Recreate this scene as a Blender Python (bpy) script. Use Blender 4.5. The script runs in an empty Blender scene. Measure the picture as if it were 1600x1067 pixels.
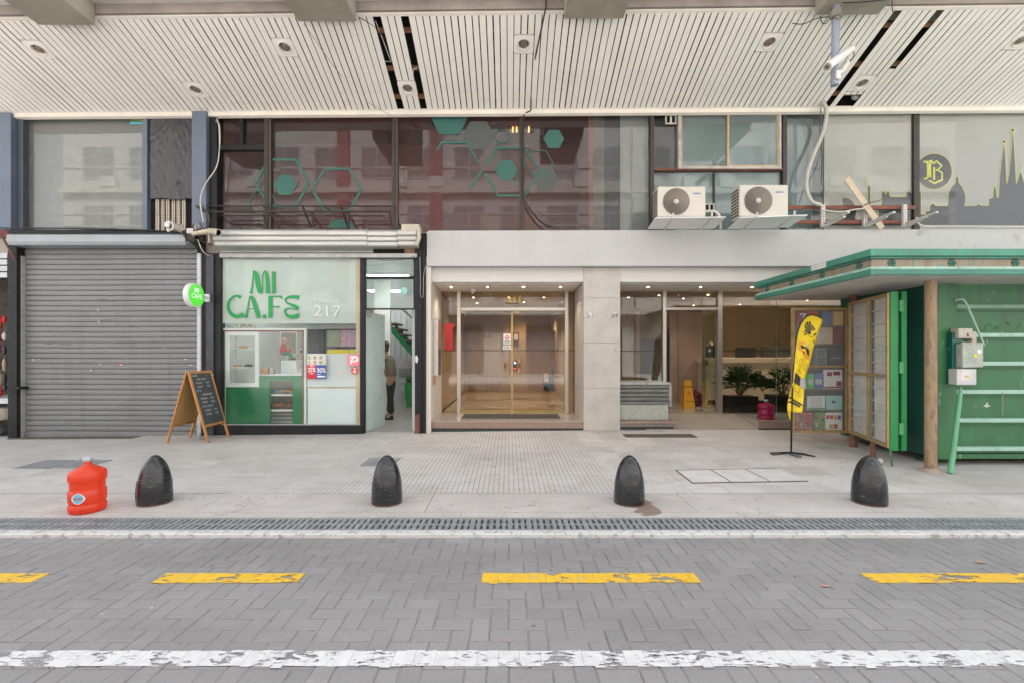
import bpy, bmesh, math, random
from math import sin, cos, pi, radians
from mathutils import Vector, Matrix, Quaternion
random.seed(7)
sc = bpy.context.scene
# ------------------------------------------------------------------ camera, sky, sun, exposure
FPX = 711.0; VX, VY = 795.0, 553.0; CH = 1.5
cam = bpy.data.cameras.new('camera'); cam_o = bpy.data.objects.new('camera', cam); sc.collection.objects.link(cam_o)
cam.sensor_fit = 'HORIZONTAL'; cam.sensor_width = 36.0; cam.lens = 36.0*FPX/1600
cam.shift_x = (800-VX)/1600; cam.shift_y = (VY-533.5)/1600
cam.clip_start = 0.05; cam.clip_end = 500
cam_o.location = (0, 0, CH); cam_o.rotation_euler = (pi/2, 0, 0)
sc.camera = cam_o
w = bpy.data.worlds.new('World'); sc.world = w; w.use_nodes = True
nt = w.node_tree; nt.nodes.clear()
SUN_EL, SUN_AZ = 52, 12          # high and behind the building: the whole frame lies in open shade
sky = nt.nodes.new('ShaderNodeTexSky'); sky.sky_type = 'NISHITA'; sky.sun_disc = False
sky.sun_elevation = radians(SUN_EL); sky.sun_rotation = radians(SUN_AZ); sky.dust_density = 3.0; sky.air_density = 1.0
hs = nt.nodes.new('ShaderNodeHueSaturation'); hs.inputs['Saturation'].default_value = 0.22   # overcast: a whitish sky
bg = nt.nodes.new('ShaderNodeBackground'); bg.inputs[1].default_value = 0.15
out = nt.nodes.new('ShaderNodeOutputWorld')
nt.links.new(sky.outputs[0], hs.inputs['Color']); nt.links.new(hs.outputs[0], bg.inputs[0]); nt.links.new(bg.outputs[0], out.inputs[0])
sun = bpy.data.lights.new('sun', 'SUN'); sun.energy = 4.6; sun.angle = radians(22); sun.color = (1.0, 0.985, 0.965)
sun_o = bpy.data.objects.new('sun', sun); sc.collection.objects.link(sun_o)
sd = Vector((sin(radians(SUN_AZ))*cos(radians(SUN_EL)), cos(radians(SUN_AZ))*cos(radians(SUN_EL)), sin(radians(SUN_EL))))
sun_o.rotation_euler = sd.to_track_quat('Z', 'Y').to_euler(); sun_o.location = (0, 20, 30)
sc.view_settings.view_transform = 'Standard'; sc.view_settings.look = 'None'; sc.view_settings.gamma = 1
sc.view_settings.exposure = 1.95
sc.render.engine = 'CYCLES'
sc.cycles.max_bounces = 8; sc.cycles.diffuse_bounces = 4; sc.cycles.glossy_bounces = 4; sc.cycles.transparent_max_bounces = 16; sc.cycles.transmission_bounces = 6
sc.cycles.sample_clamp_indirect = 6.0; sc.cycles.caustics_reflective = False; sc.cycles.caustics_refractive = False

# ------------------------------------------------------------------ measuring: point at distance Y seen at photo coordinate
def PX(px, Y): return (px-VX)/FPX*Y
def PZ(py, Y): return CH-(py-VY)/FPX*Y
def P3(px, py, Y): return Vector((PX(px, Y), Y, PZ(py, Y)))
def gzf(x):
    pts = [(-30, -.05), (-9, -.045), (-4.4, .008), (0, .05), (1.5, .065), (10, .09), (40, .09)]
    for (a, u), (b, v) in zip(pts, pts[1:]):
        if x <= b: return u+(v-u)*max(0, (x-a))/(b-a)
    return .09
def gz(x, y): return gzf(x)*min(1, max(0, (y-4.91)/3.6))

# ------------------------------------------------------------------ objects and tags
def tag(o, label=None, cat=None, group=None, kind=None):
    if label: o['label'] = label
    if cat: o['category'] = cat
    if group: o['group'] = group
    if kind: o['kind'] = kind
    return o
def thing(name, label, cat, loc=(0, 0, 0), rz=0, group=None):
    o = bpy.data.objects.new(name, None); sc.collection.objects.link(o)
    o.location = loc; o.rotation_euler = (0, 0, rz); o.empty_display_size = .2
    return tag(o, label, cat, group)
def abs_loc(o):
    v = Vector((0, 0, 0))
    while o: v = v+Vector(o.location); o = o.parent
    return v
class MB:
    def __init__(s): s.v = []; s.f = []; s.sm = []; s.mi = []; s.m = 0
    def add(s, vs, fs, smooth=False):
        n = len(s.v); s.v += [Vector(a) for a in vs]
        for f in fs: s.f.append([i+n for i in f]); s.sm.append(smooth); s.mi.append(s.m)
        return s
    def box(s, x0, x1, y0, y1, z0, z1):
        if x0 > x1: x0, x1 = x1, x0
        if y0 > y1: y0, y1 = y1, y0
        if z0 > z1: z0, z1 = z1, z0
        return s.add([(x0,y0,z0),(x1,y0,z0),(x1,y1,z0),(x0,y1,z0),(x0,y0,z1),(x1,y0,z1),(x1,y1,z1),(x0,y1,z1)],
              [(3,2,1,0),(4,5,6,7),(0,1,5,4),(1,2,6,5),(2,3,7,6),(3,0,4,7)])
    def pbox(s, px0, py0, px1, py1, Y, d=.03, back=0):   # box whose front face sits at distance Y
        return s.box(PX(px0, Y), PX(px1, Y), Y, Y+d, PZ(py1, Y), PZ(py0, Y))
    def hexa(s, p):        # 8 points, bottom ring then top ring
        return s.add(p, [(3,2,1,0),(4,5,6,7),(0,1,5,4),(1,2,6,5),(2,3,7,6),(3,0,4,7)])
    def bar(s, a, b, w, d=None, up=(0, 0, 1)):     # rectangular bar from a to b
        a = Vector(a); b = Vector(b); d = w if d is None else d
        t = (b-a).normalized(); u = Vector(up)
        if abs(t.dot(u)) > .98: u = Vector((0, 1, 0))
        r = t.cross(u).normalized(); q = r.cross(t).normalized()
        p = []
        for c in (a, b):
            p += [c-r*w/2-q*d/2, c+r*w/2-q*d/2, c+r*w/2+q*d/2, c-r*w/2+q*d/2]
        return s.add(p, [(3,2,1,0),(4,5,6,7),(0,1,5,4),(1,2,6,5),(2,3,7,6),(3,0,4,7)])
    def tube(s, pts, r, n=8, caps=True):
        pts = [Vector(p) for p in pts]; rs = r if isinstance(r, (list, tuple)) else [r]*len(pts)
        prev = None; base = len(s.v); vs = []; fs = []
        for i, p in enumerate(pts):
            t = (pts[min(i+1, len(pts)-1)]-pts[max(i-1, 0)]).normalized()
            if prev is None:
                u = Vector((0, 0, 1)) if abs(t.z) < .9 else Vector((0, 1, 0))
                r1 = t.cross(u).normalized()
            else:
                r1 = (prev-t*prev.dot(t)).normalized()
            prev = r1; q = t.cross(r1)
            for k in range(n):
                a = 2*pi*k/n; vs.append(p+(r1*cos(a)+q*sin(a))*rs[i])
        for i in range(len(pts)-1):
            for k in range(n):
                a = i*n+k; b = i*n+(k+1) % n
                fs.append((a, b, b+n, a+n))
        s.add(vs, fs, True)
        if caps:
            s.add(vs[:n], [tuple(range(n-1, -1, -1))]); s.add(vs[-n:], [tuple(range(n))])
        return s
    def lathe(s, prof, c=(0, 0, 0), n=32, sx=1, sy=1, axis='Z', smooth=True, sq=0, caps=True):
        c = Vector(c); vs = []; fs = []
        for (r, z) in prof:
            for k in range(n):
                a = 2*pi*k/n; q = 1
                if sq: q = (abs(cos(a))**sq+abs(sin(a))**sq)**(-1/sq)
                x, y = r*cos(a)*sx*q, r*sin(a)*sy*q
                if axis == 'Z': vs.append(c+Vector((x, y, z)))
                elif axis == 'Y': vs.append(c+Vector((x, -z, y)))
                else: vs.append(c+Vector((z, x, y)))
        for i in range(len(prof)-1):
            for k in range(n):
                a = i*n+k; b = i*n+(k+1) % n
                fs.append((a, b, b+n, a+n))
        s.add(vs, fs, smooth)
        if caps and prof[0][0] > 1e-5: s.add(vs[:n], [tuple(range(n-1, -1, -1))])
        if caps and prof[-1][0] > 1e-5: s.add(vs[-n:], [tuple(range(n))])
        return s
    def poly(s, pts, d=None):     # planar polygon (any plane); d = thickness vector
        pts = [Vector(p) for p in pts]; n = len(pts)
        if d is None: return s.add(pts, [tuple(range(n))])
        d = Vector(d)
        return s.add(pts+[p+d for p in pts], [tuple(range(n)), tuple(range(2*n-1, n-1, -1))]+[(i, i+n, (i+1) % n+n, (i+1) % n) for i in range(n)])
    def ppoly(s, pp, Y, d=.004): return s.poly([P3(a, b, Y) for a, b in pp], (0, d, 0))
    def ribbon(s, pts, Y, d=.002):    # flat stroke of varying width facing the street: (px, py, width px)
        V = [Vector((PX(p[0], Y), PZ(p[1], Y))) for p in pts]; W = [p[2]/FPX*Y/2 for p in pts]
        L = []; R = []
        for i in range(len(V)):
            t = V[min(i+1, len(V)-1)]-V[max(i-1, 0)]
            t = t.normalized() if t.length > 1e-9 else Vector((1, 0)); n = Vector((-t.y, t.x))
            L.append(V[i]+n*W[i]); R.append(V[i]-n*W[i])
        vs = [Vector((a.x, Y, a.y)) for a in L]+[Vector((a.x, Y, a.y)) for a in R]; n = len(V)
        vs += [p+Vector((0, d, 0)) for p in vs]
        fs = []
        for i in range(n-1):
            fs.append((i, i+1, n+i+1, n+i)); fs.append((2*n+i, 3*n+i, 3*n+i+1, 2*n+i+1))
            fs.append((i, 2*n+i, 2*n+i+1, i+1)); fs.append((n+i, n+i+1, 3*n+i+1, 3*n+i))
        fs.append((0, n, 3*n, 2*n)); fs.append((n-1, 3*n-1, 4*n-1, 2*n-1))
        return s.add(vs, fs)
    def text(s, txt, h, M, d=0.0, align='LEFT', bold=0.0, sx=1.0):   # M: matrix placing the xy-plane text
        cu = bpy.data.curves.new('t', 'FONT'); cu.body = txt; cu.size = h; cu.extrude = d; cu.align_x = align; cu.offset = min(bold, h*.018); cu.resolution_u = 3
        ob = bpy.data.objects.new('t', cu); sc.collection.objects.link(ob)
        dg = bpy.context.evaluated_depsgraph_get(); dg.update()
        me = bpy.data.meshes.new_from_object(ob.evaluated_get(dg))
        s.add([M @ Vector((v.co.x*sx, v.co.y, v.co.z)) for v in me.vertices], [tuple(p.vertices) for p in me.polygons])
        bpy.data.objects.remove(ob); bpy.data.curves.remove(cu); bpy.data.meshes.remove(me)
        return s
    def ptext(s, txt, px, py, hpx, Y, align='LEFT', bold=0.0, sx=1.0, d=.0008):   # lettering standing on baseline py facing the street
        h = hpx/FPX*Y/.70
        return s.text(txt, h, Matrix.Translation(P3(px, py, Y)) @ Matrix.Rotation(pi/2, 4, 'X'), d, align, bold, sx)
    def build(s, name, m, parent=None, local=False, bevel=0, base=True, autosmooth=False):
        me = bpy.data.meshes.new(name)
        off = Vector((0, 0, 0)); loc = None
        if parent is not None:
            if not local: off = abs_loc(parent)
        elif base and s.v:
            xs = [v.x for v in s.v]; ys = [v.y for v in s.v]; zs = [v.z for v in s.v]
            off = Vector(((min(xs)+max(xs))/2, (min(ys)+max(ys))/2, min(zs))); loc = off
        me.from_pydata([tuple(v-off) for v in s.v], [], s.f)
        for p, sm, mi in zip(me.polygons, s.sm, s.mi): p.use_smooth = sm; p.material_index = mi
        for mm in (m if isinstance(m, (list, tuple)) else [m]): me.materials.append(mm)
        me.update()
        o = bpy.data.objects.new(name, me); sc.collection.objects.link(o)
        if parent is not None: o.parent = parent
        if loc is not None: o.location = loc
        if bevel:
            b = o.modifiers.new('b', 'BEVEL'); b.width = bevel; b.segments = 2; b.limit_method = 'ANGLE'; b.angle_limit = radians(40)
        return o
def copy_tree(o, parent=None):
    c = o.copy(); sc.collection.objects.link(c)
    if parent is not None: c.parent = parent
    for ch in list(o.children): copy_tree(ch, c)
    return c

# ------------------------------------------------------------------ materials
MATS = {}
def nodes(name):
    m = bpy.data.materials.new(name); m.use_nodes = True; t = m.node_tree; t.nodes.clear()
    o = t.nodes.new('ShaderNodeOutputMaterial'); return m, t, o
def N(t, typ, **k):
    n = t.nodes.new(typ)
    for a, v in k.items():
        if a.startswith('i_'): n.inputs[a[2:].replace('_', ' ')].default_value = v
        else: setattr(n, a, v)
    return n
def mixc(t, fac, a, b, bt='MIX'):
    n = t.nodes.new('ShaderNodeMix'); n.data_type = 'RGBA'; n.blend_type = bt
    for idx, v in ((0, fac), (6, a), (7, b)):
        if hasattr(v, 'is_linked') or isinstance(v, bpy.types.NodeSocket): t.links.new(v, n.inputs[idx])
        else: n.inputs[idx].default_value = v if idx == 0 else (*v[:3], 1)
    return n.outputs[2]
def ramp(t, src, a, b):
    n = t.nodes.new('ShaderNodeMapRange'); n.inputs[1].default_value = a; n.inputs[2].default_value = b; n.clamp = True
    t.links.new(src, n.inputs[0]); return n.outputs[0]
def math_(t, op, a, b=None, c=None):
    n = t.nodes.new('ShaderNodeMath'); n.operation = op
    for i, v in enumerate((a, b, c)):
        if v is None: continue
        if isinstance(v, bpy.types.NodeSocket): t.links.new(v, n.inputs[i])
        else: n.inputs[i].default_value = v
    return n.outputs[0]
def noise(t, scale, detail=4, rough=.55, vec=None, dims=None):
    n = t.nodes.new('ShaderNodeTexNoise'); n.inputs['Scale'].default_value = scale; n.inputs['Detail'].default_value = detail; n.inputs['Roughness'].default_value = rough
    if vec is not None: t.links.new(vec, n.inputs['Vector'])
    return n.outputs['Fac']
def pos(t, sc_=(1, 1, 1)):
    g = t.nodes.new('ShaderNodeNewGeometry'); m = t.nodes.new('ShaderNodeMapping'); m.inputs['Scale'].default_value = sc_
    t.links.new(g.outputs['Position'], m.inputs['Vector']); return m.outputs[0]
def M(name, col, rough=.6, metal=0, var=.18, scale=3, bump=.0, bscale=60, spec=.5, stretch=(1, 1, 1), spots=None, spot_th=.66, spot_scale=9, emit=0, coat=0, alpha=1, trans=0, ecol=None):
    if name in MATS: return MATS[name]
    m, t, o = nodes(name); p = t.nodes.new('ShaderNodeBsdfPrincipled'); t.links.new(p.outputs[0], o.inputs[0])
    v = pos(t, stretch)
    f = ramp(t, noise(t, scale, 6, .6, v), .28, .72)
    c = mixc(t, f, [x*(1-var) for x in col], [min(1, x*(1+var)) for x in col])
    f2 = ramp(t, noise(t, scale*9, 5, .65, v), .3, .7)
    c = mixc(t, math_(t, 'MULTIPLY', f2, var*.6), c, [x*.7 for x in col])
    if spots:
        k = ramp(t, noise(t, spot_scale, 8, .62, v), spot_th, spot_th+.05)
        c = mixc(t, k, c, spots)
    t.links.new(c, p.inputs['Base Color'])
    r = ramp(t, noise(t, scale*4, 5, .6, v), .25, .75)
    r = math_(t, 'MULTIPLY_ADD', r, .22*rough, rough*.88); t.links.new(r, p.inputs['Roughness'])
    p.inputs['Metallic'].default_value = metal; p.inputs['Specular IOR Level'].default_value = spec
    if coat: p.inputs['Coat Weight'].default_value = coat; p.inputs['Coat Roughness'].default_value = .12
    if trans: p.inputs['Transmission Weight'].default_value = trans
    if emit:
        p.inputs['Emission Strength'].default_value = emit; p.inputs['Emission Color'].default_value = (*(ecol or col), 1)
    if bump:
        b = t.nodes.new('ShaderNodeBump'); b.inputs['Strength'].default_value = bump; b.inputs['Distance'].default_value = .004
        t.links.new(noise(t, bscale, 5, .6, v), b.inputs['Height']); t.links.new(b.outputs[0], p.inputs['Normal'])
    MATS[name] = m; return m
def EM(name, col, s):
    if name in MATS: return MATS[name]
    m, t, o = nodes(name); e = t.nodes.new('ShaderNodeEmission'); e.inputs[0].default_value = (*col, 1); e.inputs[1].default_value = s
    t.links.new(e.outputs[0], o.inputs[0]); MATS[name] = m; return m
def GLASS(name, tint=(.9, .92, .9), ior=1.5, k=1.0, rough=0.0, milk=0.0, milkc=(.6, .6, .6), wav=0.0, ncol=(1, 1, 1)):
    if name in MATS: return MATS[name]
    m, t, o = nodes(name)
    tr = t.nodes.new('ShaderNodeBsdfTransparent'); tr.inputs[0].default_value = (*tint, 1)
    gl = t.nodes.new('ShaderNodeBsdfGlossy'); gl.inputs['Roughness'].default_value = rough; gl.inputs[0].default_value = (*ncol, 1)
    fr = t.nodes.new('ShaderNodeFresnel'); fr.inputs[0].default_value = ior
    ge = t.nodes.new('ShaderNodeNewGeometry'); fac = math_(t, 'MINIMUM', math_(t, 'MULTIPLY', math_(t, 'MULTIPLY', fr.outputs[0], k), math_(t, 'SUBTRACT', 1.0, ge.outputs['Backfacing'])), 1.0)
    if wav:
        b = t.nodes.new('ShaderNodeBump'); b.inputs['Strength'].default_value = wav; b.inputs['Distance'].default_value = .02
        t.links.new(noise(t, 1.3, 2, .5, pos(t)), b.inputs['Height']); t.links.new(b.outputs[0], gl.inputs['Normal'])
    ms = t.nodes.new('ShaderNodeMixShader'); t.links.new(fac, ms.inputs[0])
    if milk:
        di = t.nodes.new('ShaderNodeBsdfDiffuse'); di.inputs[0].default_value = (*milkc, 1)
        m2 = t.nodes.new('ShaderNodeMixShader')
        f = ramp(t, noise(t, 2.5, 6, .6, pos(t)), .2, .8)
        t.links.new(math_(t, 'MULTIPLY_ADD', f, milk*.35, milk*.8), m2.inputs[0])
        t.links.new(tr.outputs[0], m2.inputs[1]); t.links.new(di.outputs[0], m2.inputs[2]); t.links.new(m2.outputs[0], ms.inputs[1])
    else: t.links.new(tr.outputs[0], ms.inputs[1])
    t.links.new(gl.outputs[0], ms.inputs[2]); t.links.new(ms.outputs[0], o.inputs[0])
    MATS[name] = m; return m

def VEIN(name, col, *a, **k):
    m = M(name, col, .35, var=.05, scale=1.2, spec=.5); t = m.node_tree; p = [n for n in t.nodes if n.type == 'BSDF_PRINCIPLED'][0]
    src = p.inputs['Base Color'].links[0].from_socket
    mp = N(t, 'ShaderNodeMapping'); mp.inputs['Rotation'].default_value = (0, radians(38), 0); mp.inputs['Scale'].default_value = (1.6, .3, .35); g = N(t, 'ShaderNodeNewGeometry'); t.links.new(g.outputs['Position'], mp.inputs['Vector'])
    n1 = noise(t, .9, 5, .55, mp.outputs[0]); f = math_(t, 'SUBTRACT', 1.0, ramp(t, math_(t, 'ABSOLUTE', math_(t, 'SUBTRACT', n1, .5)), .002, .022))
    t.links.new(mixc(t, math_(t, 'MULTIPLY', f, .55), src, [c*.55 for c in col]), p.inputs['Base Color']); return m

def STREAK(m, col, amt=.5, sx=9, sz=.35, lo=.5, hi=.72):      # rain streaks and grime running down a wall
    t = m.node_tree; p = [n for n in t.nodes if n.type == 'BSDF_PRINCIPLED'][0]; src = p.inputs['Base Color'].links[0].from_socket
    a = ramp(t, noise(t, 1.0, 5, .65, pos(t, (sx, sx, sz))), lo, hi); b = ramp(t, noise(t, .7, 4, .6, pos(t)), .35, .6)
    t.links.new(mixc(t, math_(t, 'MULTIPLY', math_(t, 'MULTIPLY', a, b), amt), src, col), p.inputs['Base Color']); return m
# ================================================================== GROUND
def struct(o): o['kind'] = 'structure'; return o
m_base = M('joint_grit', (.21, .205, .2), .95, var=.3, scale=14, bump=.5)
m_asph = M('far_paving', (.19, .187, .185), .85, var=.15, scale=2)
# sheet to the horizon
b = MB(); b.add([(-150, -150, -.075), (150, -150, -.075), (150, 150, -.075), (-150, 150, -.075)], [(0, 1, 2, 3)])
struct(b.build('ground', m_asph, base=False))
# opposite pavement and near road bed
b = MB(); b.box(-30, 30, -9.2, -3.6, -.06, .02)
struct(b.build('opposite_pavement', M('opp_pavement', (.58, .56, .53), .85, var=.12), base=False))
b = MB(); b.box(-30, 30, -3.59, 3.80, -.07, -.034); struct(b.build('road_bed', m_base, base=False))
# road of concrete block pavers, herringbone
def paver_mat():
    m, t, o = nodes('concrete_paver'); p = t.nodes.new('ShaderNodeBsdfPrincipled'); t.links.new(p.outputs[0], o.inputs[0])
    a = t.nodes.new('ShaderNodeAttribute'); a.attribute_name = 'tint'; a.attribute_type = 'GEOMETRY'
    v = pos(t)
    c = mixc(t, a.outputs['Fac'], (.215, .213, .214), (.282, .277, .276))
    c = mixc(t, math_(t, 'MULTIPLY', ramp(t, noise(t, 160, 3, .7, v), .42, .72), .45), c, (.38, .37, .36))
    c = mixc(t, math_(t, 'MULTIPLY', ramp(t, noise(t, 95, 3, .7, v), .56, .74), .55), c, (.10, .10, .10))
    c = mixc(t, math_(t, 'MULTIPLY', ramp(t, noise(t, .7, 7, .68, pos(t, (.5, 1.6, 1))), .42, .66), .55), c, (.165, .16, .155))      # tyre and dirt stains
    c = mixc(t, math_(t, 'MULTIPLY', ramp(t, noise(t, 11, 3, .5, v), .735, .75), .8), c, (.055, .055, .058))      # gum spots
    c = mixc(t, math_(t, 'MULTIPLY', ramp(t, noise(t, 17, 3, .5, v), .765, .775), .8), c, (.55, .53, .5))
    t.links.new(c, p.inputs['Base Color'])
    t.links.new(math_(t, 'MULTIPLY_ADD', noise(t, 30, 4, .6, v), .25, .55), p.inputs['Roughness']); p.inputs['Specular IOR Level'].default_value = .35
    bm_ = t.nodes.new('ShaderNodeBump'); bm_.inputs['Strength'].default_value = .45; bm_.inputs['Distance'].default_value = .003
    t.links.new(noise(t, 220, 4, .7, v), bm_.inputs['Height']); t.links.new(bm_.outputs[0], p.inputs['Normal'])
    return m
rv = []; rf = []; tint = []
W = .1055
rnd = random.Random(3)
def brick(x0, x1, y0, y1):
    g = .0024+rnd.random()*.0022; x0 += g; x1 -= g; y0 += g; y1 -= g; ch = .005
    if y0 >= 3.775: return
    y1 = min(y1, 3.79)
    z = -.030+rnd.gauss(0, .0012); ax, ay = rnd.gauss(0, .004), rnd.gauss(0, .004); cx, cy = (x0+x1)/2, (y0+y1)/2
    n = len(rv)
    j = [(rnd.uniform(-.0015, .0015), rnd.uniform(-.0015, .0015)) for _ in range(4)]
    co = [(x0, y0), (x1, y0), (x1, y1), (x0, y1)]; sg = [(1, 1), (-1, 1), (-1, -1), (1, -1)]
    for (a, b_), q in zip(co, j): rv.append((a+q[0], b_+q[1], -.06))
    for (a, b_), q in zip(co, j): rv.append((a+q[0], b_+q[1], z-.004+ax*(a-cx)+ay*(b_-cy)))
    for (a, b_), q, s_ in zip(co, j, sg): rv.append((a+q[0]+s_[0]*ch, b_+q[1]+s_[1]*ch, z+ax*(a-cx)+ay*(b_-cy)))
    for k in range(4):
        k2 = (k+1) % 4
        rf.append((n+k, n+k2, n+4+k2, n+4+k)); rf.append((n+4+k, n+4+k2, n+8+k2, n+8+k))
    rf.append((n+8, n+9, n+10, n+11)); tint.extend([min(1, max(0, rnd.gauss(.5, .15)))]*9)
for iy in range(-10, 38):
    for ix in range(-72, 73):
        k = (ix-iy) % 4; x = ix*W; y = iy*W
        if k == 0: brick(x, x+2*W, y, y+W)
        elif k == 2: brick(x, x+W, y-W, y+W)
me = bpy.data.meshes.new('road'); me.from_pydata(rv, [], rf); me.materials.append(paver_mat())
at = me.attributes.new('tint', 'FLOAT', 'FACE'); at.data.foreach_set('value', tint)
road = bpy.data.objects.new('road', me); sc.collection.objects.link(road); struct(road)
# worn markings: thin sheets of paint broken by joints and wear
def paint_mat(name, col, th, scale, joints=True, hollow=None):
    m, t, o = nodes(name); p = t.nodes.new('ShaderNodeBsdfPrincipled'); tr = t.nodes.new('ShaderNodeBsdfTransparent'); ms = t.nodes.new('ShaderNodeMixShader')
    v = pos(t); vs = pos(t, (.5, 1.6, 1))
    n1 = noise(t, scale, 8, .68, vs); n2 = noise(t, scale*.22, 3, .5, v)
    s = math_(t, 'ADD', math_(t, 'MULTIPLY', n1, .6), math_(t, 'MULTIPLY', n2, .4))
    f = ramp(t, s, th, th+.018)
    t.links.new(f, ms.inputs[0]); t.links.new(tr.outputs[0], ms.inputs[1]); t.links.new(p.outputs[0], ms.inputs[2]); t.links.new(ms.outputs[0], o.inputs[0])
    c = mixc(t, ramp(t, noise(t, 22, 6, .6, v), .3, .75), [x*.82 for x in col], col)
    c = mixc(t, math_(t, 'MULTIPLY', ramp(t, noise(t, 9, 6, .7, v), .5, .75), .35), c, (.3, .29, .27))
    t.links.new(c, p.inputs['Base Color']); p.inputs['Roughness'].default_value = .6
    return m
m_yel = paint_mat('yellow_road_paint', (.80, .50, .035), .422, 20)
m_whi = paint_mat('white_road_paint', (.68, .685, .69), .448, 30)
def marking(name, x0, x1, y0, y1, m, seed, skew=0.0):
    r = random.Random(seed); mb = MB()
    # split at the block joints so the paint breaks where the joints are, with an uneven outer edge
    nx = max(1, int((x1-x0)/(W/2))); 
    ys = [y0+(y1-y0)*k/3 for k in range(4)]
    for i in range(nx):
        xa = x0+(x1-x0)*i/nx; xb = x0+(x1-x0)*(i+1)/nx
        g = .0018 if i % 2 == 0 else 0.0
        ja = r.uniform(-.004, .004)-(.010 if i % 5 == 1 and r.random() < .4 else 0); jb = r.uniform(-.004, .004)
        mb.add([(xa+g+skew*0, y0+ja, -.0266), (xb, y0+ja, -.0266), (xb, y1+jb, -.0266), (xa+g, y1+jb, -.0266)], [(0, 1, 2, 3)])
    o = mb.build(name, m, base=False); o['kind'] = 'structure'; return o
def gx(px, py): return (px-VX)/(py-VY)*1.53      # road level
YA, YB = 1.528*FPX/(910-VY), 1.528*FPX/(895-VY)
for i, (a, c) in enumerate([(-4.7, -3.2), (-2.39, -1.42), (-.185, 1.29), (2.45, 4.2)]):
    marking('road_marking', a, c, YA, YB, m_yel, i)
WA, WB = 1.528*FPX/(1040.5-VY), 1.528*FPX/(1016-VY)
marking('road_marking', -6.5, 6.5, WA, WB, m_whi, 9)
# painted kerb edge
KY = [3.795, 3.885, 4.185, 4.91]
def kerb_paint():
    m, t, o = nodes('painted_kerb'); p = t.nodes.new('ShaderNodeBsdfPrincipled'); t.links.new(p.outputs[0], o.inputs[0]); v = pos(t)
    c = mixc(t, ramp(t, noise(t, 16, 8, .68, v), .53, .60), (.60, .595, .57), (.34, .33, .31))
    c = mixc(t, math_(t, 'MULTIPLY', ramp(t, noise(t, 3, 5, .6, v), .4, .8), .5), c, (.42, .40, .37))
    t.links.new(c, p.inputs['Base Color']); p.inputs['Roughness'].default_value = .8
    b_ = t.nodes.new('ShaderNodeBump'); b_.inputs['Strength'].default_value = .9; b_.inputs['Distance'].default_value = .008
    t.links.new(noise(t, 26, 6, .6, v), b_.inputs['Height']); t.links.new(b_.outputs[0], p.inputs['Normal']); return m
mb = MB(); r = random.Random(5); n = 240; xs = [-10+20*i/n for i in range(n+1)]; vs = []
for x in xs:
    j = r.uniform(-.009, .006)
    vs += [(x, KY[0]+j, -.07), (x, KY[0]+j+.003, -.006), (x, KY[0]+.014+j*.5, .001+r.uniform(-.002, .002)), (x, KY[1]-.002, 0), (x, KY[1]-.002, -.07)]
mb.add(vs, [(i*5+k, (i+1)*5+k, (i+1)*5+k+1, i*5+k+1) for i in range(n) for k in range(4)])
struct(mb.build('kerb', kerb_paint(), base=False))
# channel under the grates
mb = MB(); mb.box(-10, 10, KY[1], KY[2], -.22, -.2); mb.box(-10, 10, KY[1]-.002, KY[1]+.004, -.2, -.045); mb.box(-10, 10, KY[2]-.006, KY[2], -.2, -.045)
struct(mb.build('drain_channel', M('wet_channel', (.03, .028, .025), .8), base=False))
m_iron = M('cast_iron_grate', (.29, .31, .325), .55, metal=.25, var=.22, scale=12, bump=.3, spots=(.12, .08, .05), spot_th=.7, spot_scale=14)
def grate():
    mb = MB(); L = .5; y0, y1 = KY[1]+.004, KY[2]-.004; x0 = .0015; x1 = L-.0015; zt = -.002; zb = -.035
    ym = (y0+y1)/2
    mb.box(x0, x1, y0, y0+.032, zb, zt); mb.box(x0, x1, y1-.032, y1, zb, zt); mb.box(x0, x1, ym-.014, ym+.014, zb, zt-.0015)
    n = 9
    for i in range(n+1):
        xc = x0+(x1-x0)*i/n; h = .0155 if i % 3 else .0195
        a, c = max(x0, xc-h), min(x1, xc+h)
        if i in (0, n): a, c = (x0, x0+.014) if i == 0 else (x1-.014, x1)
        mb.box(a, c, y0+.032, ym-.014, zb, zt-.001); mb.box(a, c, ym+.014, y1-.032, zb, zt-.001)
    return mb
g0 = None
for i in range(36):
    x = -9.0-.155+i*.5
    if g0 is None:
        g0 = grate().build('drain_grate', m_iron, base=False); o = g0
        tag(o, 'grey cast iron slotted drain grate, one of the row between kerb edge and pavement', 'drain grate', 'drain grates in a row along the kerb')
    else:
        o = g0.copy(); sc.collection.objects.link(o)
    o.location = (x, 0, random.uniform(-.002, .001)); o.rotation_euler = (0, random.uniform(-.002, .002), 0)
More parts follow.
